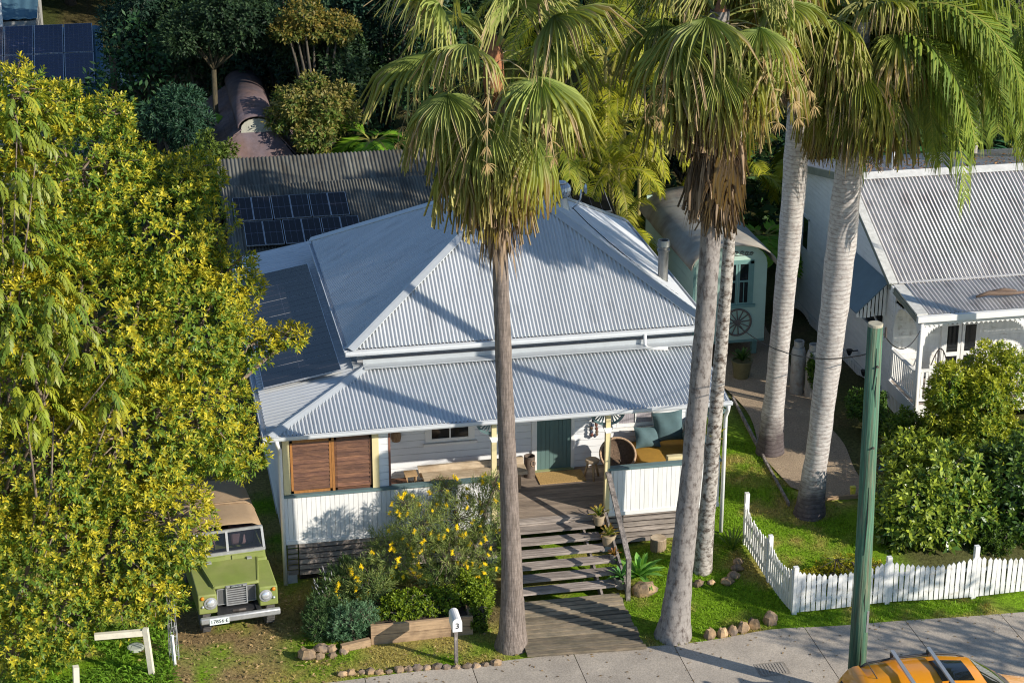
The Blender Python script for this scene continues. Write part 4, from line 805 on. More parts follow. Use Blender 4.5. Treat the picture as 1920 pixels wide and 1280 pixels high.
# ------------------------------------------------------------------ front yard furniture
FN = thing('picket_fence', (12.5, -3.4, 0), 'white picket fence with scalloped tops turning the corner of the lawn', 'fence')
def picket(x, y, z0, z1, par, alongx=True):
    a, b = .045, .009
    if alongx: p = [(x - a, y - b, z0), (x + a, y - b, z0), (x + a, y - b, z1 - .06), (x, y - b, z1), (x - a, y - b, z1 - .06)]; e = (0, 2 * b, 0)
    else: p = [(x - b, y - a, z0), (x - b, y + a, z0), (x - b, y + a, z1 - .06), (x - b, y, z1), (x - b, y - a, z1 - .06)]; e = (2 * b, 0, 0)
    k = ('pk', alongx, round(z1 - z0, 2)); g = random.uniform(-.008, .008)
    if k not in UNIT:
        q = [np.array(v) - np.array((x, y, z0)) for v in p]; o = MB().prism(q, e); me = bpy.data.meshes.new('picket_mesh'); me.from_pydata(np.vstack(o.v).tolist(), [], o.f); me.materials.append(whiteold); UNIT[k] = me
    o = bpy.data.objects.new('picket', UNIT[k]); link(o, par); o.location = Vector((x, y, z0)) - wl(par); o.rotation_euler = (g if not alongx else g, random.uniform(-.02, .02), random.uniform(-.03, .03))
posts = [(10.08, -.62), (10.17, -2.05), (10.28, -3.40), (12.34, -3.36), (14.25, -3.44), (16.2, -3.5), (18.2, -3.56)]
for i, (x, y) in enumerate(posts):
    z = gz(x, y); hgt = 1.24 if i in (0, 4) else 1.10; w2 = .05 if i > 1 else .045
    board('post', (x - w2, y - .05, z - .1), (x + w2, y + .05, z + hgt), whiteold, FN)
for (xa, ya), (xb, yb) in zip(posts[:-1], posts[1:]):
    L_ = math.hypot(xb - xa, yb - ya); n = int(L_ / .112); ax = abs(xb - xa) > abs(yb - ya)
    for k in range(n):
        t = (k + .5) / n; x = xa + (xb - xa) * t; y = ya + (yb - ya) * t; z = gz(x, y) + .06; hh = .98 - .15 * math.sin(math.pi * t)
        off = -.045
        if ax: picket(x, y + off, z, z + hh - .02, FN, True)
        else: picket(x + off, y, z, z + hh, FN, False)
    for hz in (.28, .68): beamp('rail', (xa, ya, gz(xa, ya) + hz), (xb, yb, gz(xb, yb) + hz), .04, .07, whiteold, FN)
PL = thing('power_pole', (10.36, -6.84, 0), 'thick green stained timber power pole standing on the footpath edge', 'power pole')
MB().tube([(10.36, -6.84, -.3), (10.34, -6.84, 2.5), (10.29, -6.84, 5), (10.24, -6.84, 7.74)], [.175, .165, .15, .138], 20).build('pole', poleg, PL, True)
MB().lathe([(.139, 7.73), (.139, 7.775), (.13, 7.785)], (10.24, -6.84, 0), 20).build('pole_cap', poletop, PL)
MB().tube([(10.33, -6.84, 7.55), (10.43, -6.86, 7.56), (10.44, -6.86, 7.68)], .014, 6).build('wire_hook', iron, PL); MB().tube([(10.44, -6.86, 7.5), (10.44, -6.86, 7.7)], .022, 6).build('insulator', iron, PL)
m = MB()
for xa, za, zb, dx in ((10.22, 6.55, 7.35, .03), (10.29, 6.2, 6.8, -.02), (10.33, .6, 1.25, .02), (10.27, 3.2, 4.6, .015), (10.36, 2.0, 2.5, -.02)):
    zm = (za + zb) / 2; yy = lambda z, x: -6.84 - math.sqrt(max(.001, (.175 - .0047 * z) ** 2 - (x - (10.36 - .0155 * z)) ** 2)) - .001
    m.tube([(xa, yy(za, xa), za), (xa + dx, yy(zm, xa + dx), zm), (xa + dx * .5, yy(zb, xa + dx * .5), zb)], [.004, .012, .003], 5)
m.build('timber_split', pm('split_dark', (.03, .025, .02), .9), PL)
for z in (7.0, 5.4): MB().lathe([(.022, -.03), (.022, .0), (.012, .01)], (10.36 - .0155 * z + .02, -6.84 - (.175 - .0047 * z) - .008, z), 8, 'y').build('bolt', iron, PL)
m = MB(); m.box((10.42, -7.0, 1.55), (10.46, -6.985, 2.0)); m.build('number_strip', alu, PL)
def wire(p, q, sag, label, r=.012):
    p = np.array(p); q = np.array(q); pts = [p + (q - p) * t - np.array((0, 0, sag * 4 * t * (1 - t))) for t in np.linspace(0, 1, 16)]
    tag(MB().tube(pts, r, 5).build('service_wire', wirem), label, 'wire')
wire((10.44, -6.86, 7.52), (15.98, 4.35, 3.0), .35, 'black service wire running from the pole hook to the neighbouring verandah')
wire((10.36, -6.75, 7.2), (11.9, 9.7, 2.75), .9, 'black service wire sagging from the pole past the palm trunks')
MX = thing('mailbox', (3.02, -3.99, 0), 'small white arched mailbox numbered 3 on a grey timber post', 'mailbox')
board('post', (2.985, -4.03, -.1), (3.055, -3.94, .80), railt, MX)
mb = MB(); poly = [(2.93, -4.16, .80), (3.12, -4.16, .80), (3.12, -4.16, 1.0)] + [(3.025 + .095 * math.cos(a), -4.16, 1.0 + .095 * math.sin(a)) for a in np.linspace(.2, math.pi - .2, 8)] + [(2.93, -4.16, 1.0)]
mb.prism(poly, (0, .46, 0)); mb.build('box_body', white, MX)
def text(s, size, loc, rot, mat, parent, name='number', ext=.003):
    cu = bpy.data.curves.new(name, 'FONT'); cu.body = s; cu.size = size; cu.extrude = ext; cu.align_x = 'CENTER'; cu.align_y = 'CENTER'; cu.resolution_u = 3; o = bpy.data.objects.new(name, cu); dg = bpy.context.evaluated_depsgraph_get()
    COL.objects.link(o); bpy.context.view_layer.update(); me = bpy.data.meshes.new_from_object(o.evaluated_get(bpy.context.evaluated_depsgraph_get())); bpy.data.objects.remove(o)
    me.materials.clear(); me.materials.append(mat); o = bpy.data.objects.new(name, me); link(o, parent); o.location = Vector(loc) - wl(parent); o.rotation_euler = rot; return o
text('3', .17, (3.025, -4.165, .93), (math.pi / 2, 0, 0), ltr, MX)
PB = thing('planter_box', (2.5, -2.7, 0), 'long timber sleeper planter box below the yellow flowering shrub', 'planter')
for k, (a, b) in enumerate(((.0, .21), (.22, .43))): board('sleeper', (1.45, -2.95, a), (3.55, -2.88, b), sleeper, PB); board('sleeper', (1.45, -2.87, a), (1.52, -1.95, b), sleeper, PB); board('sleeper', (3.48, -2.87, a), (3.55, -1.95, b), sleeper, PB); board('sleeper', (1.53, -1.99, a), (3.47, -1.93, b), sleeper, PB)
board('soil_fill', (1.53, -2.87, .0), (3.47, -2.0, .34), soil, PB); beamp('sleeper', (.82, -3.12, .08), (1.42, -2.98, .09), .1, .18, sleeper, PB)
def rock(x, y, s, seed, label, group=None, cat='stone', name='edging_stone', z=None, sq=(1, .8, .7)):
    m = MB(); m.ball((x, y, (gz(x, y) if z is None else z) + s * .35), (s * sq[0], s * sq[1], s * sq[2]), 9, 6, .22, seed); return tag(m.build(name, rockm, None, 28), label, cat, group)
lb = 'small rough brown stone in the low row edging the dry lawn along the footpath'
for k in range(17):
    x = .72 + k * .19 + random.uniform(-.03, .03); rock(x, -4.03 - .012 * k + random.uniform(-.03, .03), random.uniform(.07, .12), k, lb, 'stones edging the dry lawn')
for k, (x, y, s) in enumerate(((8.27, -4.02, .15), (8.55, -3.99, .13), (8.78, -3.95, .13), (9.03, -3.88, .15), (9.28, -3.8, .15), (9.68, -3.68, .18))):
    rock(x, y, s, 40 + k, ['lone pale upright stone at the palm end of the kerbside row', 'dark squat rock second from the leaning palm along the footpath edge', 'third dark rock from the leaning palm along the footpath edge', 'tall dark rock fourth from the leaning palm along the footpath edge', 'broad brown rock fifth in the row below the picket fence', 'big pointed brown rock nearest the picket fence corner'][k], 'rocks by the footpath below the leaning palm', sq=(.85, .8, 1.1))
for k, (x, y, s) in enumerate(((.12, -3.2, .2), (.42, -3.02, .16), (.62, -3.05, .13), (.35, -3.28, .11), (.62, -3.3, .1), (.85, -3.2, .1))):
    rock(x, y, s, 60 + k, ['large golden rock heading the little pile on the dry lawn', 'flat topped brown rock behind the golden rock', 'greyish rock between the pile and the low shrubs', 'small pale stone in front of the golden rock pile', 'small brown stone at the foot of the rock pile', 'small stone nearest the planter end of the rock pile'][k], 'rock pile on the dry lawn')
rock(7.42, -1.98, .3, 80, 'broad tan boulder at the foot of the steps beside the succulent', cat='boulder', name='boulder', sq=(1, .7, .6))
for k, (x, y, s) in enumerate(((9.25, -2.05, .15), (9.45, -1.85, .13), (9.6, -1.6, .14), (9.7, -1.35, .12), (8.62, -2.0, .12), (8.9, -2.0, .09))):
    rock(x, y, s, 90 + k, ['dark round log end by the lichen palm and fence', 'dark rock second in the shaded curve near the picket fence', 'dark rock third in the shaded curve near the picket fence', 'dark rock at the fence end of the shaded curve', 'tan stone at the foot of the lichen covered palm', 'small tan stone between the lichen palm and the log end'][k], 'stones around the lichen palm')
SU = thing('tree_stump', (8.15, -.42, .1), 'sawn tree stump standing on the grass below the slatted base', 'stump')
MB().lathe([(.2, .0), (.19, .1), (.18, .5)], (8.15, -.42, 0), 12).build('stump_body', stumpm, SU, 40); MB().lathe([(.18, .5), (.175, .515)], (8.15, -.42, 0), 12).build('cut_face', rawlog, SU)
# timber frame at the street corner of the yard
WF = thing('timber_goal', (-3.4, -3.0, 0), 'cream painted timber frame of two posts and one rail on the weedy grass', 'frame')
pf = pm('frame_paint', (.66, .61, .48), .7, 0, .12, 8)
beamp('post', (-2.95, -3.35, -.1), (-3.02, -3.4, 1.12), .1, .1, pf, WF); beamp('rail', (-3.08, -3.38, 1.03), (-4.0, -3.36, 1.03), .09, .12, pf, WF); beamp('post', (-4.42, -4.25, -.1), (-4.36, -4.3, .95), .11, .11, pf, WF)
lid = MB().lathe([(.17, .0), (.17, .05), (.14, .06)], (-3.25, -2.2, .02), 14).build('drain_lid', pm('lid', (.42, .45, .36), .8)); tag(lid, 'round pale drain lid lying in the grass behind the cream frame', 'lid')
WR = thing('wire_roll', (-2.45, -2.95, 0), 'loose roll of silvery wire mesh on a white stake beside the parked vehicle', 'wire mesh')
beamp('stake', (-2.5, -3.05, .0), (-2.52, -3.1, .75), .05, .05, white, WR)
m = MB()
for k in range(9):
    a = k * .7; m.tube([(-2.5 + .10 * math.cos(a + t * 2) * (1 - .3 * t), -2.8 + .1 * math.sin(a + t * 2) + .25 * t, .05 + 1.45 * t) for t in np.linspace(0, 1, 9)], .007, 4, False)
for k in range(7): z = .15 + k * .2; m.tube([(-2.5 + .09 * math.cos(a), -2.77 + .1 * math.sin(a) + .03 * k, z) for a in np.linspace(0, 6.28, 9)], .004, 4, False)
m.build('mesh_coil', lrgal, WR)
# pots on the steps
leafjobs = []
def spiky(name, x, y, z, n, ln, wd, c1, c2, label, cat, pot=None, up=.5, seed=1, group=None, mat=None):
    g = np.random.default_rng(seed); t = thing(name, (x, y, z), label, cat, group); z1 = z
    if pot: MB().lathe([(pot[0] * .75, z), (pot[0], z + pot[1]), (pot[0] * 1.08, z + pot[1]), (pot[0] * 1.08, z + pot[1] + .03), (pot[0] * .9, z + pot[1] + .03), (pot[0] * .85, z + pot[1] - .02)], (x, y, 0), 14).build('pot', pot[2], t, 40); z1 = z + pot[1]
    for k in range(n):
        a = 2.4 * k + g.uniform(-.3, .3); e = up + (1.35 - up) * (1 - k / n) * g.uniform(.8, 1.1); L_ = ln * g.uniform(.75, 1.1) ; d = np.array((math.cos(a) * math.cos(e), math.sin(a) * math.cos(e), math.sin(e))); s = np.array((-math.sin(a), math.cos(a), 0)); nn = np.cross(d, s); P = []
        for i, (tt, ww) in enumerate(((0, .5), (.35, 1), (.7, .8), (1, .02))):
            c = np.array((x, y, z1)) + d * L_ * tt + nn * 0 - np.array((0, 0, L_ * .25 * tt ** 2)); P += [c - s * wd * ww / 2 + np.array((0, 0, .25 * wd * ww)), c, c + s * wd * ww / 2 + np.array((0, 0, .25 * wd * ww))]
        F = []
        for i in range(3): F += [(i * 3, i * 3 + 1, i * 3 + 4, i * 3 + 3), (i * 3 + 1, i * 3 + 2, i * 3 + 5, i * 3 + 4)]
        cc = np.array(c1) + (np.array(c2) - np.array(c1)) * np.repeat(np.array((0, .1, .4, 1)), 3)[:, None]
        fastmesh('leaf', np.array(P), np.array(F), mat or lgloss, t, cc * g.uniform(.8, 1.2), True)
    return t
spiky('potted_bromeliad', 6.82, -.32, .92, 18, .36, .05, (.10, .2, .03), (.5, .25, .03), 'green and orange bromeliad in a clay pot on the top step', 'plant', (.13, .2, terra), .5, 3)
spiky('potted_bromeliad', 6.92, -.80, .66, 22, .34, .05, (.16, .22, .03), (.42, .16, .03), 'wide yellowish bromeliad in a round clay pot halfway down the steps', 'plant', (.16, .22, terra), .3, 4)
spiky('potted_bromeliad', 6.94, -1.22, .42, 16, .24, .035, (.3, .2, .04), (.55, .14, .04), 'small rust orange bromeliad in a narrow pot lower on the steps', 'plant', (.09, .2, potg), .4, 5)
spiky('potted_agave', 6.98, -1.78, .13, 18, .42, .085, (.10, .26, .07), (.14, .28, .08), 'green agave rosette in a grey stone pot at the bottom of the steps', 'plant', (.18, .22, potg), .3, 6)
spiky('agave', 7.42, -1.62, .25, 24, .75, .15, (.16, .36, .06), (.2, .4, .08), 'large pale green soft agave spreading beside the handrail post', 'plant', None, .15, 7)
spiky('strap_lily', 9.75, -.75, .2, 26, .75, .045, (.10, .2, .03), (.3, .3, .05), 'strappy green lily growing at the foot of the white downpipe', 'plant', None, .7, 8)
spiky('step_seedling', 5.3, -.85, .02, 18, .3, .06, (.12, .25, .03), (.14, .28, .04), 'green weeds sprouting under the lower treads', 'plant', None, .5, 9)
spiky('step_seedling', 6.2, -1.5, .02, 22, .3, .06, (.12, .25, .03), (.14, .28, .04), 'leafy weeds sprouting under the bottom tread by the agave pot', 'plant', None, .4, 19)
spiky('potted_shrub', 12.85, 8.55, .3, 30, .5, .07, (.05, .11, .02), (.09, .16, .03), 'leafy plant in a big olive glazed pot under the wagon', 'plant', (.27, .5, pm('pot_olive', (.17, .15, .07), .5, 0, .2, 4)), .5, 10)
spiky('staghorn_fern', 9.02, -1.4, 3.2, 12, .5, .1, (.4, .36, .02), (.5, .45, .03), 'yellow green staghorn fern growing on the lichen covered palm trunk', 'fern', None, .5, 12)
hs = MB(); hs.tube([(.95 + (.28 + .02 * math.sin(a * 3)) * math.cos(a), -.32 + (.16) * math.sin(a), .05 + .012 * a) for a in np.linspace(0, 19, 60)], .016, 5); tag(hs.build('hose_coil', blackm, None, True), 'coil of dark garden hose on the ground under the slatted base', 'hose')
bh = MB(); bh.tube([(14.25 + .25 * math.cos(a) + .05 * math.sin(3.1 * a), 1.6 + .3 * math.sin(a * 1.1), .6 + .05 * a) for a in np.linspace(0, 13, 60)], .016, 5); tag(bh.build('blue_hose', hosem, None, True), 'tangled blue garden hose hanging in the shrub behind the power pole', 'hose')
yt = MB(); yt.prism([(13.2, 1.1, .3), (13.27, 1.1, .3), (13.29, 1.1, .55), (13.17, 1.1, .55)], (0, .1, 0)); tag(yt.build('garden_marker', pm('yellow_marker', (.75, .65, .08), .5)), 'small yellow plastic marker at the gravel path end beside the pole', 'marker')

# ------------------------------------------------------------------ green off-road vehicle (front towards -y, built about its own origin)
LR = thing('off_road_car', (0, 0, 0), 'boxy green vintage four wheel drive with tan canvas top parked beside the cottage', 'car')
def bx(name, a, b, mat, par=LR, bev=.02):
    m = MB(); m.box(a, b); o = m.build(name, mat, par)
    if bev: bv = o.modifiers.new('b', 'BEVEL'); bv.width = bev; bv.segments = 2; o.data.shade_smooth(); o.data.set_sharp_from_angle(angle=math.radians(50))
    return o
body = MB(); body.box((-.80, -.62, .50), (.80, 1.75, 1.16)); bodyo = body.build('body', lrg, LR)
bv = bodyo.modifiers.new('b', 'BEVEL'); bv.width = .05; bv.segments = 3
for s in (-1, 1):
    m = MB(); a, b = sorted((s * .43, s * .82))
    m.hexa([(a, -1.60, .56), (b, -1.60, .56), (b, -.60, .56), (a, -.60, .56), (a, -1.60, 1.0), (b, -1.58, .98), (b, -.60, 1.10), (a, -.60, 1.12)])
    wg = m.build('wing', lrg, LR); bv = wg.modifiers.new('b', 'BEVEL'); bv.width = .03; bv.segments = 3; wg.data.shade_smooth(); wg.data.set_sharp_from_angle(angle=math.radians(50))
    hl = MB().lathe([(.135, 0), (.135, .012), (.115, .016)], (s * .565, -1.603, .80), 20, 'y').build('headlight_surround', lrgal, LR); hl.scale = (1, -1, 1); hl.location.y = -1.603 * 2
    m = MB(); m.lathe([(.105, .0), (.10, .02), (.07, .045), (.02, .055)], (0, 0, 0), 20, 'y'); h2 = m.build('headlight', lensm, LR, True); h2.scale = (1, -1, 1); h2.location = (s * .565, -1.606, .80)
    for nm, mt_, dx, dz, r in (('indicator', amber, .165, .13, .042), ('side_lamp', lensm, .165, -.06, .032)):
        m = MB(); m.lathe([(r, .0), (r * .9, .02), (r * .4, .035)], (0, 0, 0), 14, 'y'); q = m.build(nm, mt_, LR, True); q.scale = (1, -1, 1); q.location = (s * (.63 + (dx if s > 0 else dx)) if False else s * .565 + s * dx * 1.0, -1.602, .80 + dz)
m = MB(); m.box((-.43, -1.36, .60), (.43, -1.30, 1.02)); m.build('radiator_panel', lrg, LR); m = MB(); m.box((-.40, -1.385, .64), (.40, -1.362, .96)); m.build('radiator_mesh', lrmesh, LR)
m = MB()
m.box((-.22, -1.44, .62), (-.195, -1.385, 1.03)).box((.195, -1.44, .62), (.22, -1.385, 1.03)).box((-.22, -1.44, .60), (.22, -1.385, .625)).box((-.22, -1.44, 1.0), (.22, -1.385, 1.05))
for k in range(7): m.box((-.195, -1.43, .65 + k * .05), (.195, -1.41, .668 + k * .05))
gr = m.build('grille', lrgal, LR); bd = MB().box((-.13, -1.447, 1.005), (.13, -1.441, 1.045)).build('badge', ltr, gr); text('LAND-ROVER', .034, (0, -1.45, 1.025), (math.pi / 2, 0, 0), platem, bd, 'badge_text', .001)
m = MB(); m.box((-.40, -1.40, .62), (-.385, -1.38, .98)).box((.385, -1.40, .62), (.40, -1.38, .98)).box((-.40, -1.40, .965), (-.22, -1.38, .98)).box((.22, -1.40, .965), (.40, -1.38, .98)).box((-.40, -1.40, .62), (-.22, -1.38, .635)).box((.22, -1.40, .62), (.40, -1.38, .635)); m.build('mesh_frame', lrgal, gr)
# bonnet
m = MB(); m.hexa([(-.50, -1.42, .99), (.50, -1.42, .99), (.62, -.56, 1.08), (-.62, -.56, 1.08), (-.44, -1.42, 1.06), (.44, -1.42, 1.06), (.60, -.56, 1.20), (-.60, -.56, 1.20)]); bo = m.build('bonnet', lrg, LR)
bv = bo.modifiers.new('b', 'BEVEL'); bv.width = .03; bv.segments = 3; bo.data.shade_smooth(); bo.data.set_sharp_from_angle(angle=math.radians(50))
for s in (-1, 1): MB().beam((s * .45, -1.38, 1.065), (s * .59, -.62, 1.195), .03, .03).build('bonnet_edge', lrg, bo); MB().box((s * .42 - .05, -.66, 1.19), (s * .42 + .05, -.58, 1.225)).build('bonnet_hinge', lrgal, bo)
# bulkhead and windscreen
m = MB(); m.hexa([(-.78, -.58, 1.10), (.78, -.58, 1.10), (.78, -.42, 1.10), (-.78, -.42, 1.10), (-.77, -.54, 1.32), (.77, -.54, 1.32), (.77, -.44, 1.32), (-.77, -.44, 1.32)]); bkh = m.build('bulkhead', lrg, LR)
for s in (-1, 1): a, b = sorted((s * .07, s * .72)); MB().hexa([(a, -.585, 1.17), (b, -.585, 1.17), (b, -.55, 1.17), (a, -.55, 1.17), (a, -.575, 1.28), (b, -.575, 1.28), (b, -.545, 1.28), (a, -.545, 1.28)]).build('vent_flap', lrg, bkh)
def sc_pt(x, t): return (x, -.53 + .12 * t, 1.32 + .46 * t)
m = MB()
for a, b in ((sc_pt(-.76, 0), sc_pt(-.74, 1)), (sc_pt(.76, 0), sc_pt(.74, 1)), (sc_pt(0, 0), sc_pt(0, 1))): m.beam(a, b, .05, .04, (0, 1, 0))
m.beam(sc_pt(-.78, .03), sc_pt(.78, .03), .04, .07); m.beam(sc_pt(-.76, 1), sc_pt(.76, 1), .04, .06); ws = m.build('windscreen', lrgal, LR)
m = MB(); m.add([sc_pt(-.74, .05), sc_pt(.74, .05), sc_pt(.72, .97), sc_pt(-.72, .97)], [(0, 1, 2, 3)]); m.build('windscreen_glass', glassmat('vehicle_glass', (.006, .012, .03), .5, .02, .35), ws)
for s in (-1, 1): MB().tube([sc_pt(s * .3, -.02), tuple(np.array(sc_pt(s * .55, .1)) + (0, -.02, 0))], .01, 5).build('wiper', blackm, ws)
# canvas top: rounded tilt
prof = [(-.80, 1.16), (-.80, 1.45), (-.78, 1.70), (-.70, 1.84), (-.55, 1.91), (0, 1.94), (.55, 1.91), (.70, 1.84), (.78, 1.70), (.80, 1.45), (.80, 1.16)]
V = []; st = [-.40, -.36, .0, .4, .75, 1.1, 1.5, 1.72, 1.76]
for i, y in enumerate(st):
    for x, z in prof: sag = -.02 * math.sin((y + .4) * 4.2) ** 2 if 1.85 < z else 0; V.append((x, y, (z + sag - (.03 if i == 0 else 0)) if z > 1.3 else z))
k = len(prof); F = [(i * k + j, i * k + j + 1, (i + 1) * k + j + 1, (i + 1) * k + j) for i in range(len(st) - 1) for j in range(k - 1)]; F += [tuple((len(st) - 1) * k + j for j in range(k))]
m = MB(); m.add(V, F); ct = m.build('canvas_top', lrc, LR, 50); MB().tube([(x, .55, z + .012) for x, z in prof[2:9]], .012, 5, False).build('canvas_strap', lrc, ct)
MB().box((-.7, .62, 1.945), (.7, .66, 1.955)).build('canvas_seam', lrc, ct)
for x in (-.42, .42): bx('seat', (x - .27, .15, 1.0), (x + .27, .30, 1.62), seatm, LR, .05)
bx('seat_bolster', (.12, -.05, 1.22), (.62, .12, 1.62), seatm, LR, .07)
MB().tube([(-.42 + .19 * math.cos(a), -.20 + .09 * math.sin(a), 1.36 + .16 * math.sin(a)) for a in np.linspace(0, 6.283, 20)], .014, 6, False).build('steering_wheel', blackm, LR)
bx('dashboard', (-.74, -.42, 1.16), (.74, -.3, 1.34), blackm, LR)
bp_ = bx('bumper', (-.82, -1.83, .44), (.82, -1.72, .58), lrgal, LR, .03)
plt_ = MB().box((-.64, -1.842, .43), (-.24, -1.831, .57)).build('number_plate', platem, bp_); text('17856·E', .112, (-.44, -1.846, .498), (math.pi / 2, 0, 0), ltr, plt_, 'plate_text', .002)
for s in (-1, 1): MB().box((s * .4 - .05, -1.75, .42), (s * .4 + .05, -1.3, .58)).build('chassis_rail', ptrim, LR)
MB().tube([(-.12, -1.6, .56), (.0, -1.64, .58), (.14, -1.6, .56)], .03, 6).build('tow_winch', iron, LR); MB().box((-.42, -1.62, .5), (.42, -1.3, .56)).build('apron', ptrim, LR)
def wheel(name, x, y, r, wd, par, side, rim):
    t = MB().lathe([(r * .62, -wd / 2), (r * .93, -wd / 2), (r, -wd * .36), (r * 1.0, wd * .36), (r * .93, wd / 2), (r * .62, wd / 2)], (x, y, r), 24, 'x').build(name, rubber, par, 40)
    MB().lathe([(.03, wd * .5 * side), (r * .3, wd * .45 * side), (r * .55, wd * .3 * side), (r * .63, wd * .46 * side)], (x, y, r), 18, 'x').build('rim', rim, t, True)
    m = MB()
    for k in range(36): a = 2 * math.pi * k / 36; m.beam((x - wd * .42, y + r * math.cos(a), r + r * math.sin(a)), (x + wd * .42, y + (r) * math.cos(a + .05), r + r * math.sin(a + .05)), .025, .02, (0, math.cos(a), math.sin(a)))
    m.build('tyre_tread', rubber, t)
for s in (-1, 1):
    for y in (-1.2, 1.05): wheel('wheel', s * .655, y, .37, .19, LR, s, lrgal)
LR.location = (-1.30, -.42, .02); LR.rotation_euler = (0, 0, math.radians(6))

# ------------------------------------------------------------------ orange car at the kerb (front towards +x)
OC = thing('orange_car', (0, 0, 0), 'bright orange wagon with silver roof bars parked at the kerb under the pole', 'car')
# stations: x, half width at sill, at belt, at roof, z belt, z roof
stn = [(-2.05, .70, .76, .60, .85, 1.02), (-1.95, .80, .84, .60, .98, 1.34), (-1.78, .84, .86, .60, 1.0, 1.52), (-1.0, .87, .89, .63, .99, 1.60), (-.2, .88, .90, .64, .98, 1.62), (.45, .88, .90, .62, .97, 1.56), (1.0, .87, .89, .62, .97, 1.25), (1.32, .86, .87, .66, .96, 1.03), (1.75, .84, .84, .62, .88, .97), (2.1, .76, .76, .5, .78, .84), (2.22, .64, .62, .4, .68, .72)]
V = []; F = []
for x, ws_, wb, wr, zb, zr in stn:
    zs = .35
    pts = [(-ws_, zs), (-ws_ - .02, (zs + zb) / 2), (-wb, zb), (-(wb + wr) / 2 - .02, (zb + zr) / 2), (-wr, zr - .04), (-wr * .8, zr), (0, zr + .025), (wr * .8, zr), (wr, zr - .04), ((wb + wr) / 2 + .02, (zb + zr) / 2), (wb, zb), (ws_ + .02, (zs + zb) / 2), (ws_, zs)]
    V += [(x, y, z) for y, z in pts]
k = 13; n = len(stn); F = [(i * k + j, i * k + j + 1, (i + 1) * k + j + 1, (i + 1) * k + j) for i in range(n - 1) for j in range(k - 1)]; F += [tuple(range(k)), tuple((n - 1) * k + j for j in range(k))[::-1]]
F = [f[::-1] for f in F]
m = MB(); m.add(V, F); ob = m.build('body', caro, OC, 40)
def lerpst(x):
    for a, b in zip(stn[:-1], stn[1:]):
        if a[0] <= x <= b[0]: t = (x - a[0]) / (b[0] - a[0]); return [p + (q - p) * t for p, q in zip(a, b)]
def cabin(x, v, y_s, off=.012):
    _, ws_, wb, wr, zb, zr = lerpst(x)
    y = wb + (wr - wb) * v + (.02 * 4 * v * (1 - v)) + off; return (x, y_s * y, zb + (zr - .04 - zb) * v)
for s in (-1, 1):
    for nm, xa, xb in (('rear_quarter_glass', -1.7, -1.0), ('rear_door_glass', -.92, -.1), ('front_door_glass', .0, .8)):
        q = [cabin(x, v, s) for x, v in ((xa, .12), (xb, .12), (xb, .9 if xb < .7 else .55), ((xa + xb) / 2, .9), (xa, .9))]; m = MB(); m.add(q, [tuple(range(5))]); m.build(nm, carglass, OC)
def roofpt(x, f, off=.01):
    _, ws_, wb, wr, zb, zr = lerpst(x); return (x, f * wr * .93, zr + .025 * (1 - abs(f)) - .012 * abs(f) ** 3 * 2 + off)
def toppatch(name, mat, xs, fs, off, par=OC):
    V = [roofpt(x, f, off) for x in xs for f in fs]; k = len(fs); m = MB(); m.add(V, [(i * k + j, (i + 1) * k + j, (i + 1) * k + j + 1, i * k + j + 1) for i in range(len(xs) - 1) for j in range(k - 1)]); return m.build(name, mat, par, True)
toppatch('windscreen', carglass, np.linspace(.50, 1.27, 8), np.linspace(-.92, .92, 9), .012); toppatch('sunroof', carglass, np.linspace(-.35, .28, 5), np.linspace(-.62, .62, 7), .008)
toppatch('roof_spoiler', caro, np.linspace(-1.93, -1.62, 4), np.linspace(-1, 1, 7), .03)
toppatch('tailgate_glass', carglass, [-2.03, -1.99, -1.955], np.linspace(-.9, .9, 5), .015)
for s in (-1, 1):
    rr = MB(); rr.tube([roofpt(x, s * .93, o) for x, o in ((-1.6, .0), (-1.5, .05), (-.9, .06), (-.2, .06), (.25, .05), (.4, .0))], .02, 6); rr.build('roof_rail', ptrim, OC, True)
for x in (-.95, -.25): MB().box((x - .035, -.66, 1.70), (x + .035, .66, 1.735)).build('roof_bar', alu, OC); [MB().box((x - .05, s * .58 - .05, 1.62), (x + .05, s * .58 + .05, 1.705)).build('bar_foot', ptrim, OC) for s in (-1, 1)]
MB().tube([(-1.45, 0, 1.58), (-1.68, .02, 1.92)], [.012, .006], 6).build('antenna', blackm, OC); MB().tube([(1.22, -.4, 1.09), (.98, .15, 1.27)], .01, 5).build('wiper', blackm, OC)
for s in (-1, 1): MB().box((.62, s * .9 - .05, 1.02), (.78, s * 1.08 - .05 if s > 0 else s * .9 + .05, 1.14)).ball((.7, s * 1.0, 1.08), (.09, .12, .08), 10, 6).build('wing_mirror', caro, OC, True); MB().ball((-1.98, s * .74, .95), (.06, .1, .16), 10, 6).build('tail_lamp', pm('tail_red', (.5, .01, .01), .25), OC, True); MB().ball((2.08, s * .58, .70), (.12, .14, .08), 10, 6).build('headlight', lensm, OC, True)
for s in (-1, 1):
    for x in (-1.3, 1.35):
        t = MB().lathe([(.2, -.1), (.31, -.1), (.33, -.07), (.33, .07), (.31, .1), (.2, .1)], (x, s * .80, .33), 24, 'y').build('wheel', rubber, OC, 40); MB().lathe([(.03, .1 * s), (.2, .09 * s), (.21, .07 * s)], (x, s * .80, .33), 16, 'y').build('rim', alu, t)
MB().box((-2.1, -.7, .36), (-2.0, .7, .6)).box((2.1, -.6, .36), (2.24, .6, .5)).build('bumper', ptrim, OC)
OC.scale = (1.0, 1.0, 1.09); OC.location = (11.45, -8.74, -.14); OC.rotation_euler = (0, 0, math.radians(-2))

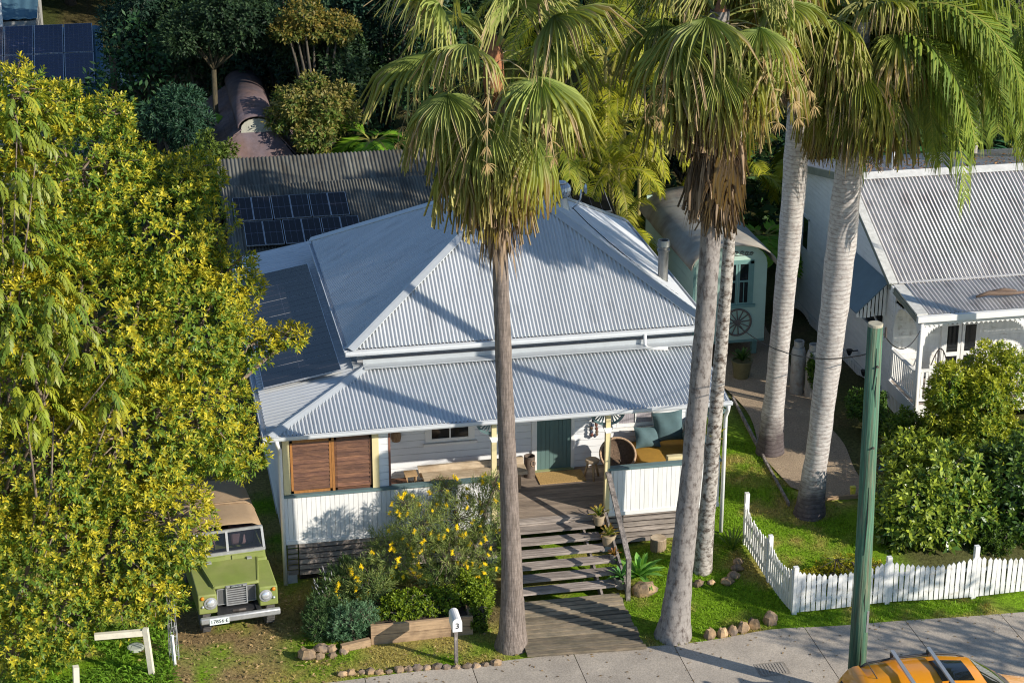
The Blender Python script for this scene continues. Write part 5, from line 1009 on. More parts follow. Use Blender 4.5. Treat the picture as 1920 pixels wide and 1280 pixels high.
# ------------------------------------------------------------------ foliage
def nrm(a): return a / (np.linalg.norm(a, axis=-1, keepdims=True) + 1e-9)
def leaves(P, D, Nn, L, W, C, fold=.18, droop=.1):
    """one folded quad per leaf: base, right, tip, left"""
    S = nrm(np.cross(D, Nn)); Nn = np.cross(S, D); L = np.broadcast_to(L, (len(P),))[:, None]; W = np.broadcast_to(W, (len(P),))[:, None]
    mid = P + D * L * .5; t = P + D * L - np.array((0, 0, 1.)) * L * droop
    V = np.stack([P, mid + S * W / 2 + Nn * W * fold, t, mid - S * W / 2 + Nn * W * fold], 1).reshape(-1, 3)
    F = np.arange(len(P) * 4).reshape(-1, 4); return V, F, np.repeat(C, 4, 0)
def lobepts(lobes, n, inner=.5, g=rng, top=0.):
    """points spread through the outer part of a union of ellipsoids, more where surface is larger"""
    Lc = np.array([l[0] for l in lobes], float); Lr = np.array([np.broadcast_to(l[1], (3,)) for l in lobes], float); wgt = (Lr.prod(1)) ** (2 / 3); k = g.choice(len(lobes), n, p=wgt / wgt.sum())
    d = nrm(g.normal(size=(n, 3))); u = 1 - (1 - inner) * g.random(n) ** 2.2; bump = 1 + .12 * np.sin(d[:, 0] * 7 + k) * np.sin(d[:, 1] * 6 + 2 * k) + .08 * np.sin(d[:, 2] * 11 + k)
    P = Lc[k] + d * Lr[k] * (u * bump)[:, None]; keep = np.ones(n, bool)
    for c, r in zip(Lc, Lr): keep &= (((P - c) / r) ** 2).sum(1) > .42
    keep |= g.random(n) < .25
    return P[keep], nrm(d / Lr[k])[keep], k[keep]
def tangent(o):
    a = nrm(np.cross(o, np.where(np.abs(o[:, 2:3]) < .9, np.array((0, 0, 1.)), np.array((1., 0, 0))))); return a, np.cross(o, a)
def rosettes(lobes, n, nl, L, W, cols, g, inner=.5, up=.6, spread=(.6, 1.25), young=.5, droop=.12):
    P, O, k = lobepts(lobes, n, inner, g); ax = nrm(O + np.array((0, 0, up)) + g.normal(size=O.shape) * .35); A, B = tangent(ax); m = len(P)
    ph = g.random((m, 1)) * 6.28 + np.arange(nl) * 2.4; sp = spread[0] + (spread[1] - spread[0]) * (np.arange(nl) / max(1, nl - 1)) + g.normal(size=(m, nl)) * .15
    D = ax[:, None] * np.cos(sp)[..., None] + (A[:, None] * np.cos(ph)[..., None] + B[:, None] * np.sin(ph)[..., None]) * np.sin(sp)[..., None]
    PP = np.repeat(P[:, None], nl, 1) + ax[:, None] * (np.linspace(.05, -.08, nl) * (L / .14))[None, :, None]
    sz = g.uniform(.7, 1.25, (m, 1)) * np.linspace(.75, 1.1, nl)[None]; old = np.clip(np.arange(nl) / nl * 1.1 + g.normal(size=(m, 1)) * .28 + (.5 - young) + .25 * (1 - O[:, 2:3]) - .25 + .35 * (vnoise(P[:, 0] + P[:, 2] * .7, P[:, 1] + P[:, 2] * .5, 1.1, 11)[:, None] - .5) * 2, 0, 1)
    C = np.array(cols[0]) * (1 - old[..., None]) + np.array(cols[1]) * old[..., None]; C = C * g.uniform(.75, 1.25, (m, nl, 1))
    Nn = np.repeat(ax[:, None], nl, 1); q = lambda a: a.reshape(-1, 3)
    return leaves(q(PP), nrm(q(D)), q(Nn), L * sz.ravel(), W * sz.ravel(), q(C), droop=droop)
def limb_tree(t, base, lobes, r0, mat, g, fork=.35, twig=0):
    m = MB(); base = np.array(base, float); cen = np.mean([l[0] for l in lobes], 0); top = base + (cen - base) * np.array((.35, .35, fork)); top[2] = max(top[2], base[2] + .6)
    m.tube([base + (0, 0, -.1), base + (top - base) * .5 + g.normal(size=3) * .05, top], [r0 * 1.3, r0, r0 * .8], 9); tr = m.build('trunk', mat, t, True)
    m = MB()
    for c, r in lobes:
        c = np.array(c, float); mid = top + (c - top) * .5 + g.normal(size=3) * .15; m.tube([top, mid, c], [r0 * .5, r0 * .32, r0 * .12], 6)
        for k in range(twig):
            d = nrm(g.normal(size=3)) * np.broadcast_to(r, (3,)) * .98; m.tube([c, c + d * .5 + (0, 0, .08), c + d], [.03, .018, .006], 4, False)
    m.build('limbs', mat, t, True); return tr
def rtree(name, label, cat, base, lobes, n, nl, L, W, cols, seed, mat=lmat, bark=trunkm, r0=.15, group=None, twig=3, fork=.35, **k):
    g = np.random.default_rng(seed); t = thing(name, base, label, cat, group); limb_tree(t, base, lobes, r0, bark, g, fork=fork, twig=twig)
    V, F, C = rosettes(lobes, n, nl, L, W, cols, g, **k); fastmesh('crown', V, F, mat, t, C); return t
# big yellow-green tree over the vehicle
lob = [((-3.6, -.6, 9.6), (1.3, 1.4, 1.3)), ((-2.4, -.4, 8.4), (1.5, 1.6, 1.5)), ((-4.6, -.5, 8.4), (1.6, 1.7, 1.7)), ((-1.9, -.9, 6.6), (1.35, 1.6, 1.5)), ((-3.6, -1.5, 6.8), (1.7, 1.6, 1.7)), ((-5.3, -1.0, 6.2), (1.7, 1.7, 1.8)),
       ((-1.75, -1.2, 4.7), (1.2, 1.2, 1.3)), ((-3.2, -2.0, 4.6), (1.5, 1.3, 1.5)), ((-4.9, -2.0, 4.2), (1.7, 1.4, 1.6)), ((-2.4, -2.4, 2.9), (.9, .8, 1.1)), ((-3.6, -2.5, 2.4), (1.2, .9, 1.2)), ((-5.1, -2.6, 2.2), (1.4, 1.0, 1.4)), ((-6.3, -2.2, 3.6), (1.4, 1.2, 1.8)), ((-5.4, -3.0, .9), (1.0, .8, .8)),
       ((-2.75, -2.6, 1.5), (.55, .5, .7)), ((-1.05, -.7, 7.2), (.8, .8, .7)), ((-6.4, -.8, 8.0), (1.3, 1.3, 1.8)), ((-.55, -.8, 5.9), (.55, .6, .45)), ((-1.0, -1.0, 3.7), (.65, .7, .6)), ((.25, -.85, 6.0), (.38, .4, .25)), ((-4.1, -.2, 10.6), (.7, .8, .7)), ((-1.5, -.3, 9.3), (.6, .8, .5)), ((-3.0, -.3, 10.6), (.5, .6, .45)), ((-5.4, -.6, 10.5), (.8, .8, .9)), ((-6.2, -.8, 9.8), (.9, .9, 1.2)), ((-4.75, -.9, 11.2), (.7, .7, .7)), ((-3.9, -.7, 10.9), (.5, .5, .5)), ((-4.7, -3.1, 1.4), (.9, .6, 1.0)), ((-3.5, -2.9, 1.3), (.55, .45, .6)), ((-5.0, -2.6, 7.4), (.9, .8, 1.0)), ((-4.5, -3.0, 3.2), (.9, .6, .9))]
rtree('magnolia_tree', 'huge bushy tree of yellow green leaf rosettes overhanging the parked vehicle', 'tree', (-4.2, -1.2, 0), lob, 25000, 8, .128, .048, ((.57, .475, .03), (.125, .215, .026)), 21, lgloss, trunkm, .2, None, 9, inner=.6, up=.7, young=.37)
# drooping compound-leaf tree in front of it at the picture edge
def drooptree(name, label, base, lobes, n, seed, cols, npair=7, rl=.46, ll=.165, lw=.05, mat=lgloss, bark=trunkm):
    g = np.random.default_rng(seed); t = thing(name, base, label, 'tree'); limb_tree(t, base, lobes, .09, bark, g, twig=0)
    P, O, k = lobepts(lobes, n, .6, g); m = len(P); az = nrm(np.stack([O[:, 0], O[:, 1], np.zeros(m)], 1) + g.normal(size=(m, 3)) * .5 * np.array((1, 1, .3)) + np.array((.25, -.3, 0))); out = []
    VV = []; FF = []; CC = []; c0 = np.array(cols[0]); c1 = np.array(cols[1]); mixv = g.random((m, 1)) * (vnoise(P[:, 0], P[:, 2], 1.2, 9)[:, None] + .3)
    col = c0 * (1 - mixv) + c1 * mixv
    for i in range(npair):
        tt = (i + .6) / npair; d = nrm(az * (1 - .55 * tt) + np.array((0, 0, .25 - 1.1 * tt))); p = P + az * rl * (tt - .25 * tt ** 2) + np.array((0, 0, 1.)) * rl * (.12 * tt - .55 * tt ** 2); sd = nrm(np.cross(az, np.array((0, 0, 1.))))
        for s in (-1, 1):
            D = nrm(d * .55 + sd * s * .55 + np.array((0, 0, -.5)) + g.normal(size=(m, 3)) * .08); Nn = nrm(np.array((0, 0, 1.)) + az * .5); v, f, c = leaves(p, D, Nn, ll * g.uniform(.8, 1.15, m) * (1 - .25 * abs(tt - .5)), lw, col * g.uniform(.8, 1.2, (m, 1)), droop=.2); VV.append(v); CC.append(c)
    V = np.vstack(VV); fastmesh('crown', V, np.arange(len(V)).reshape(-1, 4), mat, t, np.vstack(CC)); return t
drooptree('pinnate_tree', 'tree with drooping feathery glossy leaves at the edge in front of the rosette tree', (-6.4, -1.5, 0), [((-5.0, -2.6, 9.6), (.8, .7, .8)), ((-4.9, -2.9, 8.5), (.85, .6, .8)), ((-4.2, -3.0, 7.7), (.6, .5, .6)), ((-4.8, -3.1, 7.1), (.7, .5, .6)), ((-4.0, -3.1, 6.9), (.5, .4, .4)), ((-3.3, -3.1, 6.4), (.35, .3, .3)), ((-5.2, -2.2, 10.5), (.7, .7, .8)), ((-4.6, -2.6, 11.2), (.45, .5, .6)), ((-4.35, -2.7, 10.4), (.45, .4, .5))], 250, 5, ((.12, .20, .022), (.36, .36, .03)))
drooptree('pinnate_sapling', 'young bright yellow green tree with long hanging leaflets above the tree fork', (-5.8, -2.6, 0), [((-4.9, -3.3, 6.0), (.5, .4, .4)), ((-4.4, -3.3, 5.7), (.4, .4, .35)), ((-3.3, -3.0, 5.7), (.3, .3, .25))], 45, 55, ((.2, .27, .02), (.40, .38, .025)))

# --------------------------------------------------------- palms
def fan(hub, A, g, R=1.0, nseg=36, span=2.5, cols=((.16, .24, .03), (.34, .36, .05)), hang=.9, fold=.035, dead=0.):
    """a costapalmate blade: pleated inner part, free hanging strips towards the tips"""
    A = A / np.linalg.norm(A); up = np.array((0, 0, 1.)); S = np.cross(A, up); S = S / (np.linalg.norm(S) + 1e-6) if np.linalg.norm(S) > .05 else np.array((1., 0, 0)); Nn = np.cross(S, A)
    if Nn[2] < 0: Nn = -Nn
    ang = np.linspace(-span, span, nseg) + g.normal(size=nseg) * .02; dirs = A[None] * np.cos(ang)[:, None] + S[None] * np.sin(ang)[:, None]; side = -A[None] * np.sin(ang)[:, None] + S[None] * np.cos(ang)[:, None]
    # blade is cupped: side segments drop
    dirs = nrm(dirs - Nn[None] * (.45 * (1 - np.cos(ang)))[:, None]); Rr = R * (.72 + .28 * np.cos(ang / 2) ** 2) * g.uniform(.9, 1.08, nseg)
    tk = np.array((0, .22, .45, .6, .76, .9, 1.0)); da = 2 * span / nseg; hw = np.array((.0, .25, .48, .30, .17, .10, .012)) * R * math.tan(da / 2) * 1.08
    jit = g.normal(size=(nseg, 3)) * .13; Rr = Rr * np.where(g.random(nseg) < .08, .62, 1); hang_dead = g.random(nseg) < .3 * dead; pos = np.repeat(hub[None], nseg, 0).astype(float); V = []; cc = []; d = dirs.copy(); c0 = np.array(cols[0]) * g.uniform(.8, 1.2); c1 = np.array(cols[1]) * g.uniform(.8, 1.2); pt = 0; hj = g.uniform(.75, 1.15, (nseg, 1))
    for t, h in zip(tk, hw):
        w = np.clip((t - .38) / .4, 0, 1) * hang * hj; d2 = nrm(d * (1 - np.clip(w, 0, .97)) + np.array((0, 0, -1.)) * w + jit * w); pos = pos + d2 * (Rr * (t - pt))[:, None]; pt = t
        sd = side * (1 - np.clip(w, 0, 1) * .0); f = fold * R * min(1, t * 3) * (1 if t < .7 else .5)
        V.append(np.stack([pos - sd * h + Nn * f, pos - Nn * f * .3, pos + sd * h + Nn * f], 1)); tip = np.clip((t - .55) / .45, 0, 1); tan = np.array((.42, .31, .17)); c = (c0 * (1 - t) + c1 * t) * (1 - .6 * tip * dead) + tan * .6 * tip * dead
        cs = np.broadcast_to(c, (nseg, 3, 3)) * g.uniform(.8, 1.2, (nseg, 1, 1)); td = min(1, max(0, (t - .35) / .3)); cc.append(np.where(hang_dead[:, None, None], cs * (1 - td) + np.array((.45, .33, .19)) * td, cs))
    V = np.stack(V, 1); C = np.stack(cc, 1); K = len(tk); I = np.arange(nseg * K * 3).reshape(nseg, K, 3)
    F = np.concatenate([np.stack([I[:, :-1, j], I[:, :-1, j + 1], I[:, 1:, j + 1], I[:, 1:, j]], -1).reshape(-1, 4) for j in (0, 1)]); return V.reshape(-1, 3), F, C.reshape(-1, 3)
def strip(pts, w, col):
    pts = np.array(pts, float); t = np.gradient(pts, axis=0); s = nrm(np.cross(t, np.array((0, 0, 1.))) + 1e-6); w = np.broadcast_to(w, (len(pts),))[:, None]; V = np.stack([pts - s * w, pts + np.array((0, 0, 1.)) * w * .7, pts + s * w], 1).reshape(-1, 3); k = len(pts)
    F = [(i * 3 + j, i * 3 + j + 1, (i + 1) * 3 + j + 1, (i + 1) * 3 + j) for i in range(k - 1) for j in (0, 1)]; return V, np.array(F), np.tile(np.array(col), (len(V), 1))
def join(parts):
    V = []; F = []; C = []; n = 0
    for v, f, c in parts: V.append(v); F.append(np.asarray(f) + n); C.append(c); n += len(v)
    return np.vstack(V), np.vstack(F), np.vstack(C)
def palm_trunk(t, pts, rad, mat, n=18):
    pts = np.array(pts, float); tt = np.linspace(0, 1, len(pts)); ti = np.linspace(0, 1, 60); P = np.stack([np.interp(ti, tt, pts[:, i]) for i in range(3)], 1); k = np.ones(7) / 7
    Ps = P.copy()
    for i in range(2): Ps[3:-3, i] = np.convolve(P[:, i], k, 'valid')
    R_ = np.interp(Ps[:, 2], pts[:, 2], rad); a = np.linspace(0, 2 * math.pi, n, endpoint=False); V = []
    for p, r in zip(Ps, R_): rr = r * (1 + .025 * np.sin(a * 3 + p[2] * 4) + .02 * np.sin(a * 5 + p[2] * 9)); V.append(np.stack([p[0] + rr * np.cos(a), p[1] + rr * np.sin(a), np.full(n, p[2])], 1))
    F = [(i * n + j, i * n + (j + 1) % n, (i + 1) * n + (j + 1) % n, (i + 1) * n + j) for i in range(59) for j in range(n)]
    return fastmesh('trunk', np.vstack(V), np.array(F), mat, t, None, True)
def fanpalm(name, label, base, pts, rad, mat, crown, seed, nfr=44, R=1.0, pet=1.15, ndead=16, el=(1.35, -1.25), skirt=1.6, nskirt=150, flowers=4, dead0=.35, azr=(0, 6.283), sk_top=-.5, lowdrop=.9):
    g = np.random.default_rng(seed); t = thing(name, base, label, 'palm tree'); palm_trunk(t, pts, rad, mat); c = np.array(crown, float)
    for i in range(nfr):
        q = i / (nfr - 1); e = el[0] + (el[1] - el[0]) * q ** .85 + g.normal() * .1; a = azr[0] + (i * 2.39996 + g.normal() * .15) % (azr[1] - azr[0]); h = np.array((math.cos(a), math.sin(a), 0)); L_ = pet * g.uniform(.8, 1.15) * (1.08 - .62 * q)
        o = c + np.array((0, 0, .35 - lowdrop * q)) + h * .12; P = [o]; d = nrm(h * math.cos(e) + np.array((0, 0, math.sin(e))))
        for k in range(5): d = nrm(d + np.array((0, 0, -.10 - .08 * q))); P.append(P[-1] + d * L_ / 5)
        young = max(0, 1 - q * 2.2); old = max(0, (q - .55) / .45)
        cols = (np.array((.16, .23, .05)) * (1 - old) + np.array((.32, .31, .04)) * old, np.array((.42, .43, .11)) * (1 - old) + np.array((.52, .41, .12)) * old)
        parts = [strip(P, np.linspace(.035, .014, 6), (.28, .30, .08) if q < .6 else (.36, .30, .13)), fan(np.array(P[-1]), nrm(d + np.array((0, 0, -.9 * q - .05))), g, R * g.uniform(.85, 1.2) * 1.6 * (1 - .12 * q), 50, g.uniform(2.0, 2.6), cols, .6 + .4 * q, dead=dead0 + .2 + .5 * old)]
        v, f, cc = join(parts); fastmesh('frond', v, f, ldull, t, cc)
    dz_ = g.random(ndead) * skirt * .36
    for i in range(ndead):
        a = azr[0] + (i * 2.39996 + .7) % (azr[1] - azr[0]); h = np.array((math.cos(a), math.sin(a), 0)); o = c + np.array((0, 0, -.55 - .12 * i / 3)) + h * .15; e = -.7 - .6 * i / ndead; d = nrm(h * math.cos(e) + np.array((0, 0, math.sin(e)))); P = [o + np.array((0, 0, -dz_[i])) + d * pet * .22 * k / 4 + np.array((0, 0, -.03 * k * k)) for k in range(5)]
        br = np.array((.30, .215, .14)) * g.uniform(.7, 1.2); v, f, cc = join([strip(P, np.linspace(.03, .015, 5), (.32, .25, .17)), fan(np.array(P[-1]), nrm(h * .16 + np.array((0, 0, -1.))), g, R * g.uniform(.6, 1.5), 44, .9, (br, br * 1.2), 1.0, .05)]); fastmesh('dead_frond', v, f, ldry, t, cc)
    if nskirt:   # dry straps pressed against the trunk
        a = g.random(nskirt) * 6.283; z = c[2] + sk_top - g.random(nskirt) * skirt * .7; pz = np.array(pts)[:, 2]; px = np.interp(z, pz, np.array(pts)[:, 0]); py = np.interp(z, pz, np.array(pts)[:, 1]); rr = np.interp(z, pz, rad) + g.uniform(.02, .22, nskirt) * (1 + .6 * np.clip((z - c[2] - sk_top + .6) , 0, 1)); P = np.stack([px + rr * np.cos(a), py + rr * np.sin(a), z], 1)
        D = nrm(np.stack([np.cos(a) * .12, np.sin(a) * .12, -np.ones(nskirt)], 1) + g.normal(size=(nskirt, 3)) * .07); Nn = np.stack([np.cos(a), np.sin(a), np.zeros(nskirt)], 1); C = np.array((.27, .195, .13)) * g.uniform(.6, 1.7, (nskirt, 1)); v, f, cc = leaves(P, D, Nn, g.uniform(.45, 1.0, nskirt), g.uniform(.025, .07, nskirt), C, .1, 0); fastmesh('dry_skirt', v, f, ldry, t, cc)
    for i in range(flowers):
        a = g.random() * 6.28; h = np.array((math.cos(a), math.sin(a), 0)); P = [c + h * .2]; d = nrm(h + np.array((0, 0, .5)))
        for k in range(8): d = nrm(d + np.array((0, 0, -.33))); P.append(P[-1] + d * .3)
        parts = [strip(P, np.linspace(.02, .006, 9), (.45, .36, .2))]; Q = np.repeat(np.array(P[4:]), 14, 0); dd = nrm(g.normal(size=Q.shape) + np.array((0, 0, -1.2))); parts.append(leaves(Q, dd, nrm(np.cross(dd, np.array((1., .2, .3)))), .22, .016, np.tile((.48, .34, .16), (len(Q), 1)), .1, .2)); v, f, cc = join(parts); fastmesh('flower_stalk', v, f, ldry, t, cc)
    MB().lathe([(.14, -.9), (.2, -.4), (.17, .1), (.05, .45)], c, 10).build('crown_heart', pm('palm_fibre', (.30, .13, .06), .9, 0, .4, 20), t, True)
    return t
fanpalm('fan_palm', 'tall slender fan palm with hanging leaves and dry skirt in front of the roof', (4.22, -3.58, 0), [(4.22, -3.58, -.1), (4.24, -3.58, .35), (4.25, -3.58, 1.2), (4.20, -3.58, 3), (4.10, -3.58, 5.5), (4.02, -3.58, 8), (3.96, -3.58, 10), (3.92, -3.58, 12.2)], [.36, .285, .225, .185, .165, .15, .145, .15], p1bark, (3.90, -3.58, 12.15), 5, 34, .98, 1.3, 6, (1.4, -1.25), 3.0, 330, 9, sk_top=-1.3, lowdrop=1.9)
fanpalm('fan_palm', 'leaning fan palm with smooth grey trunk rooted by the footpath', (7.56, -3.8, 0), [(7.56, -3.8, -.1), (7.58, -3.8, .4), (7.68, -3.8, 1.5), (7.80, -3.8, 3.2), (7.93, -3.8, 5.5), (8.02, -3.8, 7.5), (8.05, -3.8, 9.5), (8.05, -3.8, 12.9)], [.42, .31, .245, .215, .20, .195, .20, .18], p3bark, (8.06, -3.8, 12.65), 8, 30, 1.0, 1.25, 18, (1.25, -1.2), 3.3, 700, 7, .4, sk_top=-.9)
fanpalm('fan_palm', 'thin fan palm with blotchy white lichen bark behind the leaning trunk', (8.84, -1.5, .1), [(8.84, -1.5, .0), (8.85, -1.5, .45), (8.92, -1.5, 1.9), (9.03, -1.5, 4.4), (9.13, -1.5, 6.9), (9.18, -1.5, 8.9), (9.25, -1.5, 14)], [.23, .20, .17, .14, .125, .12, .11], p4bark, (9.25, -1.5, 14.2), 9, 30, .95, 1.3, 8, (1.0, -1.3), 2.2, 120, 3, .4)
fanpalm('fan_palm', 'ringed grey palm with hanging fan leaves beside the gravel path and wagon', (12.2, 3.85, .3), [(12.1, 3.85, .1), (12.12, 3.85, .7), (12.16, 3.85, 1.8), (12.24, 3.85, 3.5), (12.33, 3.85, 5.5), (12.38, 3.85, 7.5), (12.40, 3.85, 9.2), (12.4, 3.85, 11.8)], [.38, .30, .25, .24, .26, .28, .27, .2], p5bark, (12.4, 3.85, 11.6), 10, 30, 1.0, 1.2, 10, (1.0, -1.3), 2.2, 200, 3, .45)
def feather(o, h, g, Lr=3.4, e0=.9, bend=.2, n=46, ll=.75, cols=((.10, .17, .02), (.24, .28, .03)), hang=.6, wl_=.045, tw=0.):
    P = [np.array(o, float)]; d = nrm(np.array(h) * math.cos(e0) + np.array((0, 0, math.sin(e0)))); K = 14
    for k in range(K): d = nrm(d + np.array((0, 0, -bend * (.6 + k / K)))); P.append(P[-1] + d * Lr / K)
    P = np.array(P); parts = [strip(P, np.linspace(.045, .006, K + 1), (.30, .27, .06))]; tt = np.linspace(.16, .99, n); q = np.stack([np.interp(tt, np.linspace(0, 1, K + 1), P[:, i]) for i in range(3)], 1); T = np.gradient(q, axis=0); T = nrm(T); S = nrm(np.cross(T, np.array((0, 0, 1.))) + 1e-5)
    L_ = ll * (.55 + .45 * np.sin(np.pi * np.clip(tt * 1.02, 0, 1)) ** .6) * g.uniform(.9, 1.1, n)
    for s in (-1, 1):
        D0 = nrm(T * .75 + S * s * .75 + np.array((0, 0, .1)) + g.normal(size=(n, 3)) * .08); D1 = nrm(D0 * (1 - hang) + np.array((0, 0, -1.)) * hang); b = q; m_ = q + D0 * (L_ * .45)[:, None]; e = m_ + D1 * (L_ * .55)[:, None]; W = nrm(np.cross(D0, np.cross(S * s, T))) * wl_ / 2; W = nrm(T - D0 * (T * D0).sum(1, keepdims=True)) * wl_ / 2
        V = np.stack([b - W * .5, b + W * .5, m_ + W, m_ - W, e + W * .08, e - W * .08], 1).reshape(-1, 3); I = np.arange(n * 6).reshape(n, 6); F = np.concatenate([I[:, [0, 1, 2, 3]], I[:, [3, 2, 4, 5]]]); mx = g.random((n, 1)) * .7; c = np.array(cols[0]) * (1 - mx) + np.array(cols[1]) * mx; parts.append((V, F, np.repeat(c, 6, 0)))
    return join(parts)
def featherpalm(name, label, base, pts, rad, mat, crown, seed, nfr=18, Lr=3.4, cols=((.10, .17, .02), (.26, .29, .03)), e=(1.2, -.3), ll=.75, n=46, bend=(.14, .24), hang=.6, group=None, azs=None, wl_=.045):
    g = np.random.default_rng(seed); t = thing(name, base, label, 'palm tree', group)
    if pts is not None: palm_trunk(t, pts, rad, mat)
    c = np.array(crown, float)
    for i in range(nfr):
        q = i / max(1, nfr - 1); a = (i * 2.39996 + g.normal() * .2) if azs is None else azs[i % len(azs)] + g.normal() * .12; h = np.array((math.cos(a), math.sin(a), 0)); v, f, cc = feather(c + h * .1, h, g, Lr * g.uniform(.85, 1.12), e[0] + (e[1] - e[0]) * q + g.normal() * .08, g.uniform(*bend), n, ll, cols, hang, wl_); cc = cc * g.uniform(.8, 1.2); fastmesh('frond', v, f, ldull, t, cc)
    return t
rp = featherpalm('feather_palm', 'thickest grey ringed palm rising from the lawn with long drooping feather fronds', (12.05, .5, .3), [(11.95, .5, .1), (11.97, .5, .6), (12.05, .5, 1.6), (12.14, .5, 3), (12.22, .5, 4.6), (12.32, .5, 6.6), (12.38, .5, 8.2), (12.42, .5, 9.6), (12.5, .5, 11.6)], [.40, .32, .26, .265, .30, .325, .30, .25, .16], p5bark, (12.5, .5, 11.5), 14, 30, 4.4, e=(1.1, -.35), ll=1.0, n=66, bend=(.12, .22), hang=.78, azs=[.1, .6, -.35, 1.2, 2.2, -.8, 3.1, .3, -.1, .9, -.6, .45, -.2])
g = np.random.default_rng(77)
for i in range(16):  # dry fibre fronds at the head of the thick trunk
    a = -.9 + .5 * g.normal() + (i % 2) * .7; h = np.array((math.cos(a), math.sin(a), 0)); v, f, cc = feather(np.array((12.42, .5, 9.5 + .3 * g.random())) + h * .2, h, g, g.uniform(.7, 1.3), g.uniform(-.4, .5), .1, 22, .4, ((.30, .20, .13), (.36, .25, .16)), .25, .03); fastmesh('dead_frond', v, f, ldry, rp, cc)
for i in range(36):
    a = g.random() * 6.283 if i % 3 else -1.57 + .7 * g.normal(); h = np.array((math.cos(a), math.sin(a), 0)); e = g.uniform(-.9, 1.0); P = [np.array((12.46, .5, 11.1 + .9 * (i % 2))) + h * (.12 + .22 * k * math.cos(e)) + np.array((0, 0, .22 * k * math.sin(e) - .03 * k * k)) for k in range(5)]
    v, f, cc = join([strip(P, .02, (.3, .3, .1)), fan(P[-1], nrm(h * math.cos(e) + np.array((0, 0, math.sin(e) - .9 * g.random() - .2))), g, 1.4 * g.uniform(.8, 1.15), 46, 2.1, (np.array((.15, .2, .03)), np.array((.36, .36, .07))), .9, dead=.7)]); fastmesh('frond', v, f, ldull, rp, cc)
for i in range(14):
    a = math.pi * 1.25 + .7 * g.normal(); h = np.array((math.cos(a), math.sin(a), 0)); P = [np.array((12.4, .5, 9.75)) + h * .2 + np.array((0, 0, -.03 * k)) + h * .16 * k for k in range(5)]
    old = g.random(); v, f, cc = join([strip(P, .02, (.35, .3, .12)), fan(P[-1], nrm(h * .5 + np.array((0, 0, -.9 - .5 * g.random()))), g, .95 * g.uniform(.6, 1.2), 40, 1.3, (np.array((.3, .3, .03)), np.array((.42, .33, .1))), 1, dead=.9)]); fastmesh('frond', v, f, ldull, rp, cc)
featherpalm('feather_palm', 'arching feather palm behind the neighbouring roof with a thin grey trunk', (21.1, 13.5, 0), [(21.0, 13.5, 0), (21.1, 13.5, 4), (21.15, 13.5, 8.2)], [.2, .16, .15], p5bark, (21.2, 13.5, 8.4), 31, 26, 3.6, e=(1.2, -.7), ll=.95, n=56, bend=(.16, .26), hang=.75)
featherpalm('feather_palm', 'tall feather palm out beyond the street verandah with fronds hanging over the ridge', (19.4, 2.2, .1), [(19.4, 2.2, -.1), (19.4, 2.2, 6), (19.3, 2.2, 11.8)], [.2, .15, .14], p5bark, (19.2, 2.2, 12.0), 33, 26, 4.6, e=(1.2, -.6), ll=1.0, n=64, bend=(.15, .24), hang=.75)
# golden cane clump behind the roof and small palms beyond
for i, (x, y, z, n_, s) in enumerate(((10.5, 13.6, 4.6, 11, 1.9), (11.0, 15.0, 5.6, 12, 2.2), (12.0, 16.4, 4.9, 11, 2.2), (10.4, 12.6, 3.2, 9, 1.5), (12.9, 17.2, 6.3, 11, 2.4), (11.0, 16.0, 6.8, 11, 2.5), (14.9, 15.6, 3.6, 10, 2.0), (10.6, 15, 7.6, 10, 2.3))):
    featherpalm('cane_palm', ['golden cane palm arching over the roof end nearest the dish', 'golden cane palm in the middle of the bright clump behind the roof', 'golden cane palm against the back of the wagon', 'lowest golden cane palm hanging over the gutter behind the roof', 'tall cane palm behind the leaning palm skirt', 'upper cane palm in shade between the two fan palm crowns', 'small cane palm between the wagon and the white gable', 'topmost cane palm under the slender fan palm leaves'][i], (x, y, 0), [(x, y, 0), (x + .05, y, z * .5), (x, y, z)], [.07, .06, .05], pm('cane_stem', (.35, .30, .10), .6, 0, .3, 4), (x, y, z), 50 + i, n_, s, ((.20, .24, .015), (.46, .40, .02)), (1.35, .1), .5, 46, (.12, .24), .4, 'golden cane palms behind the roof', wl_=.034)

# --------------------------------------------------------- background trees and garden plants
def blobs(c, r, k, g, flat=1.0):
    c = np.array(c, float); r = np.array(r, float); out = [(c, r * .55)]
    for i in range(k): d = nrm(g.normal(size=3) * (1, 1, .8)); out.append((c + d * r * g.uniform(.5, .8) * (1, 1, flat), r * g.uniform(.22, .52)))
    return out
def bgtree(name, label, x, y, c, r, n, L, W, cols, seed, k=9, nl=5, mat=ldull, bark=darkbark, r0=.2, group=None, cat='tree', **kw):
    g = np.random.default_rng(seed); return rtree(name, label, cat, (x, y, gz(x, y)), blobs(c, r, k, g), n, nl, L, W, cols, seed, mat, bark, r0, group, 1, **kw)
DK = ((.045, .085, .03), (.012, .032, .014)); DB = ((.03, .075, .04), (.010, .03, .018)); MG = ((.12, .17, .02), (.03, .06, .012))
bgtree('dark_conifer', 'dark bluish dense tree at the back beyond the carport roof', -1.4, 30, (-1.4, 30, 6.6), (2.4, 2.4, 3.4), 4200, .19, .075, DB, 101, 12)
bgtree('dark_conifer', 'dark green rounded tree beside the thin pale trunk at the back', 1.6, 29, (1.6, 29, 7.0), (2.2, 2.2, 3.2), 4000, .19, .075, DB, 102, 12)
bgtree('tall_tree', 'tall dark tree with a bare lit trunk behind the bungalow ridge', 0.0, 24.0, (.35, 24.5, 6.9), (1.9, 1.4, 1.5), 3400, .17, .065, DK, 103, 9, r0=.10, fork=.8, bark=barkmat('tall_trunk_bark', (.085, .07, .04), (.04, .035, .025)))  # trunk bark is a plain dark brown
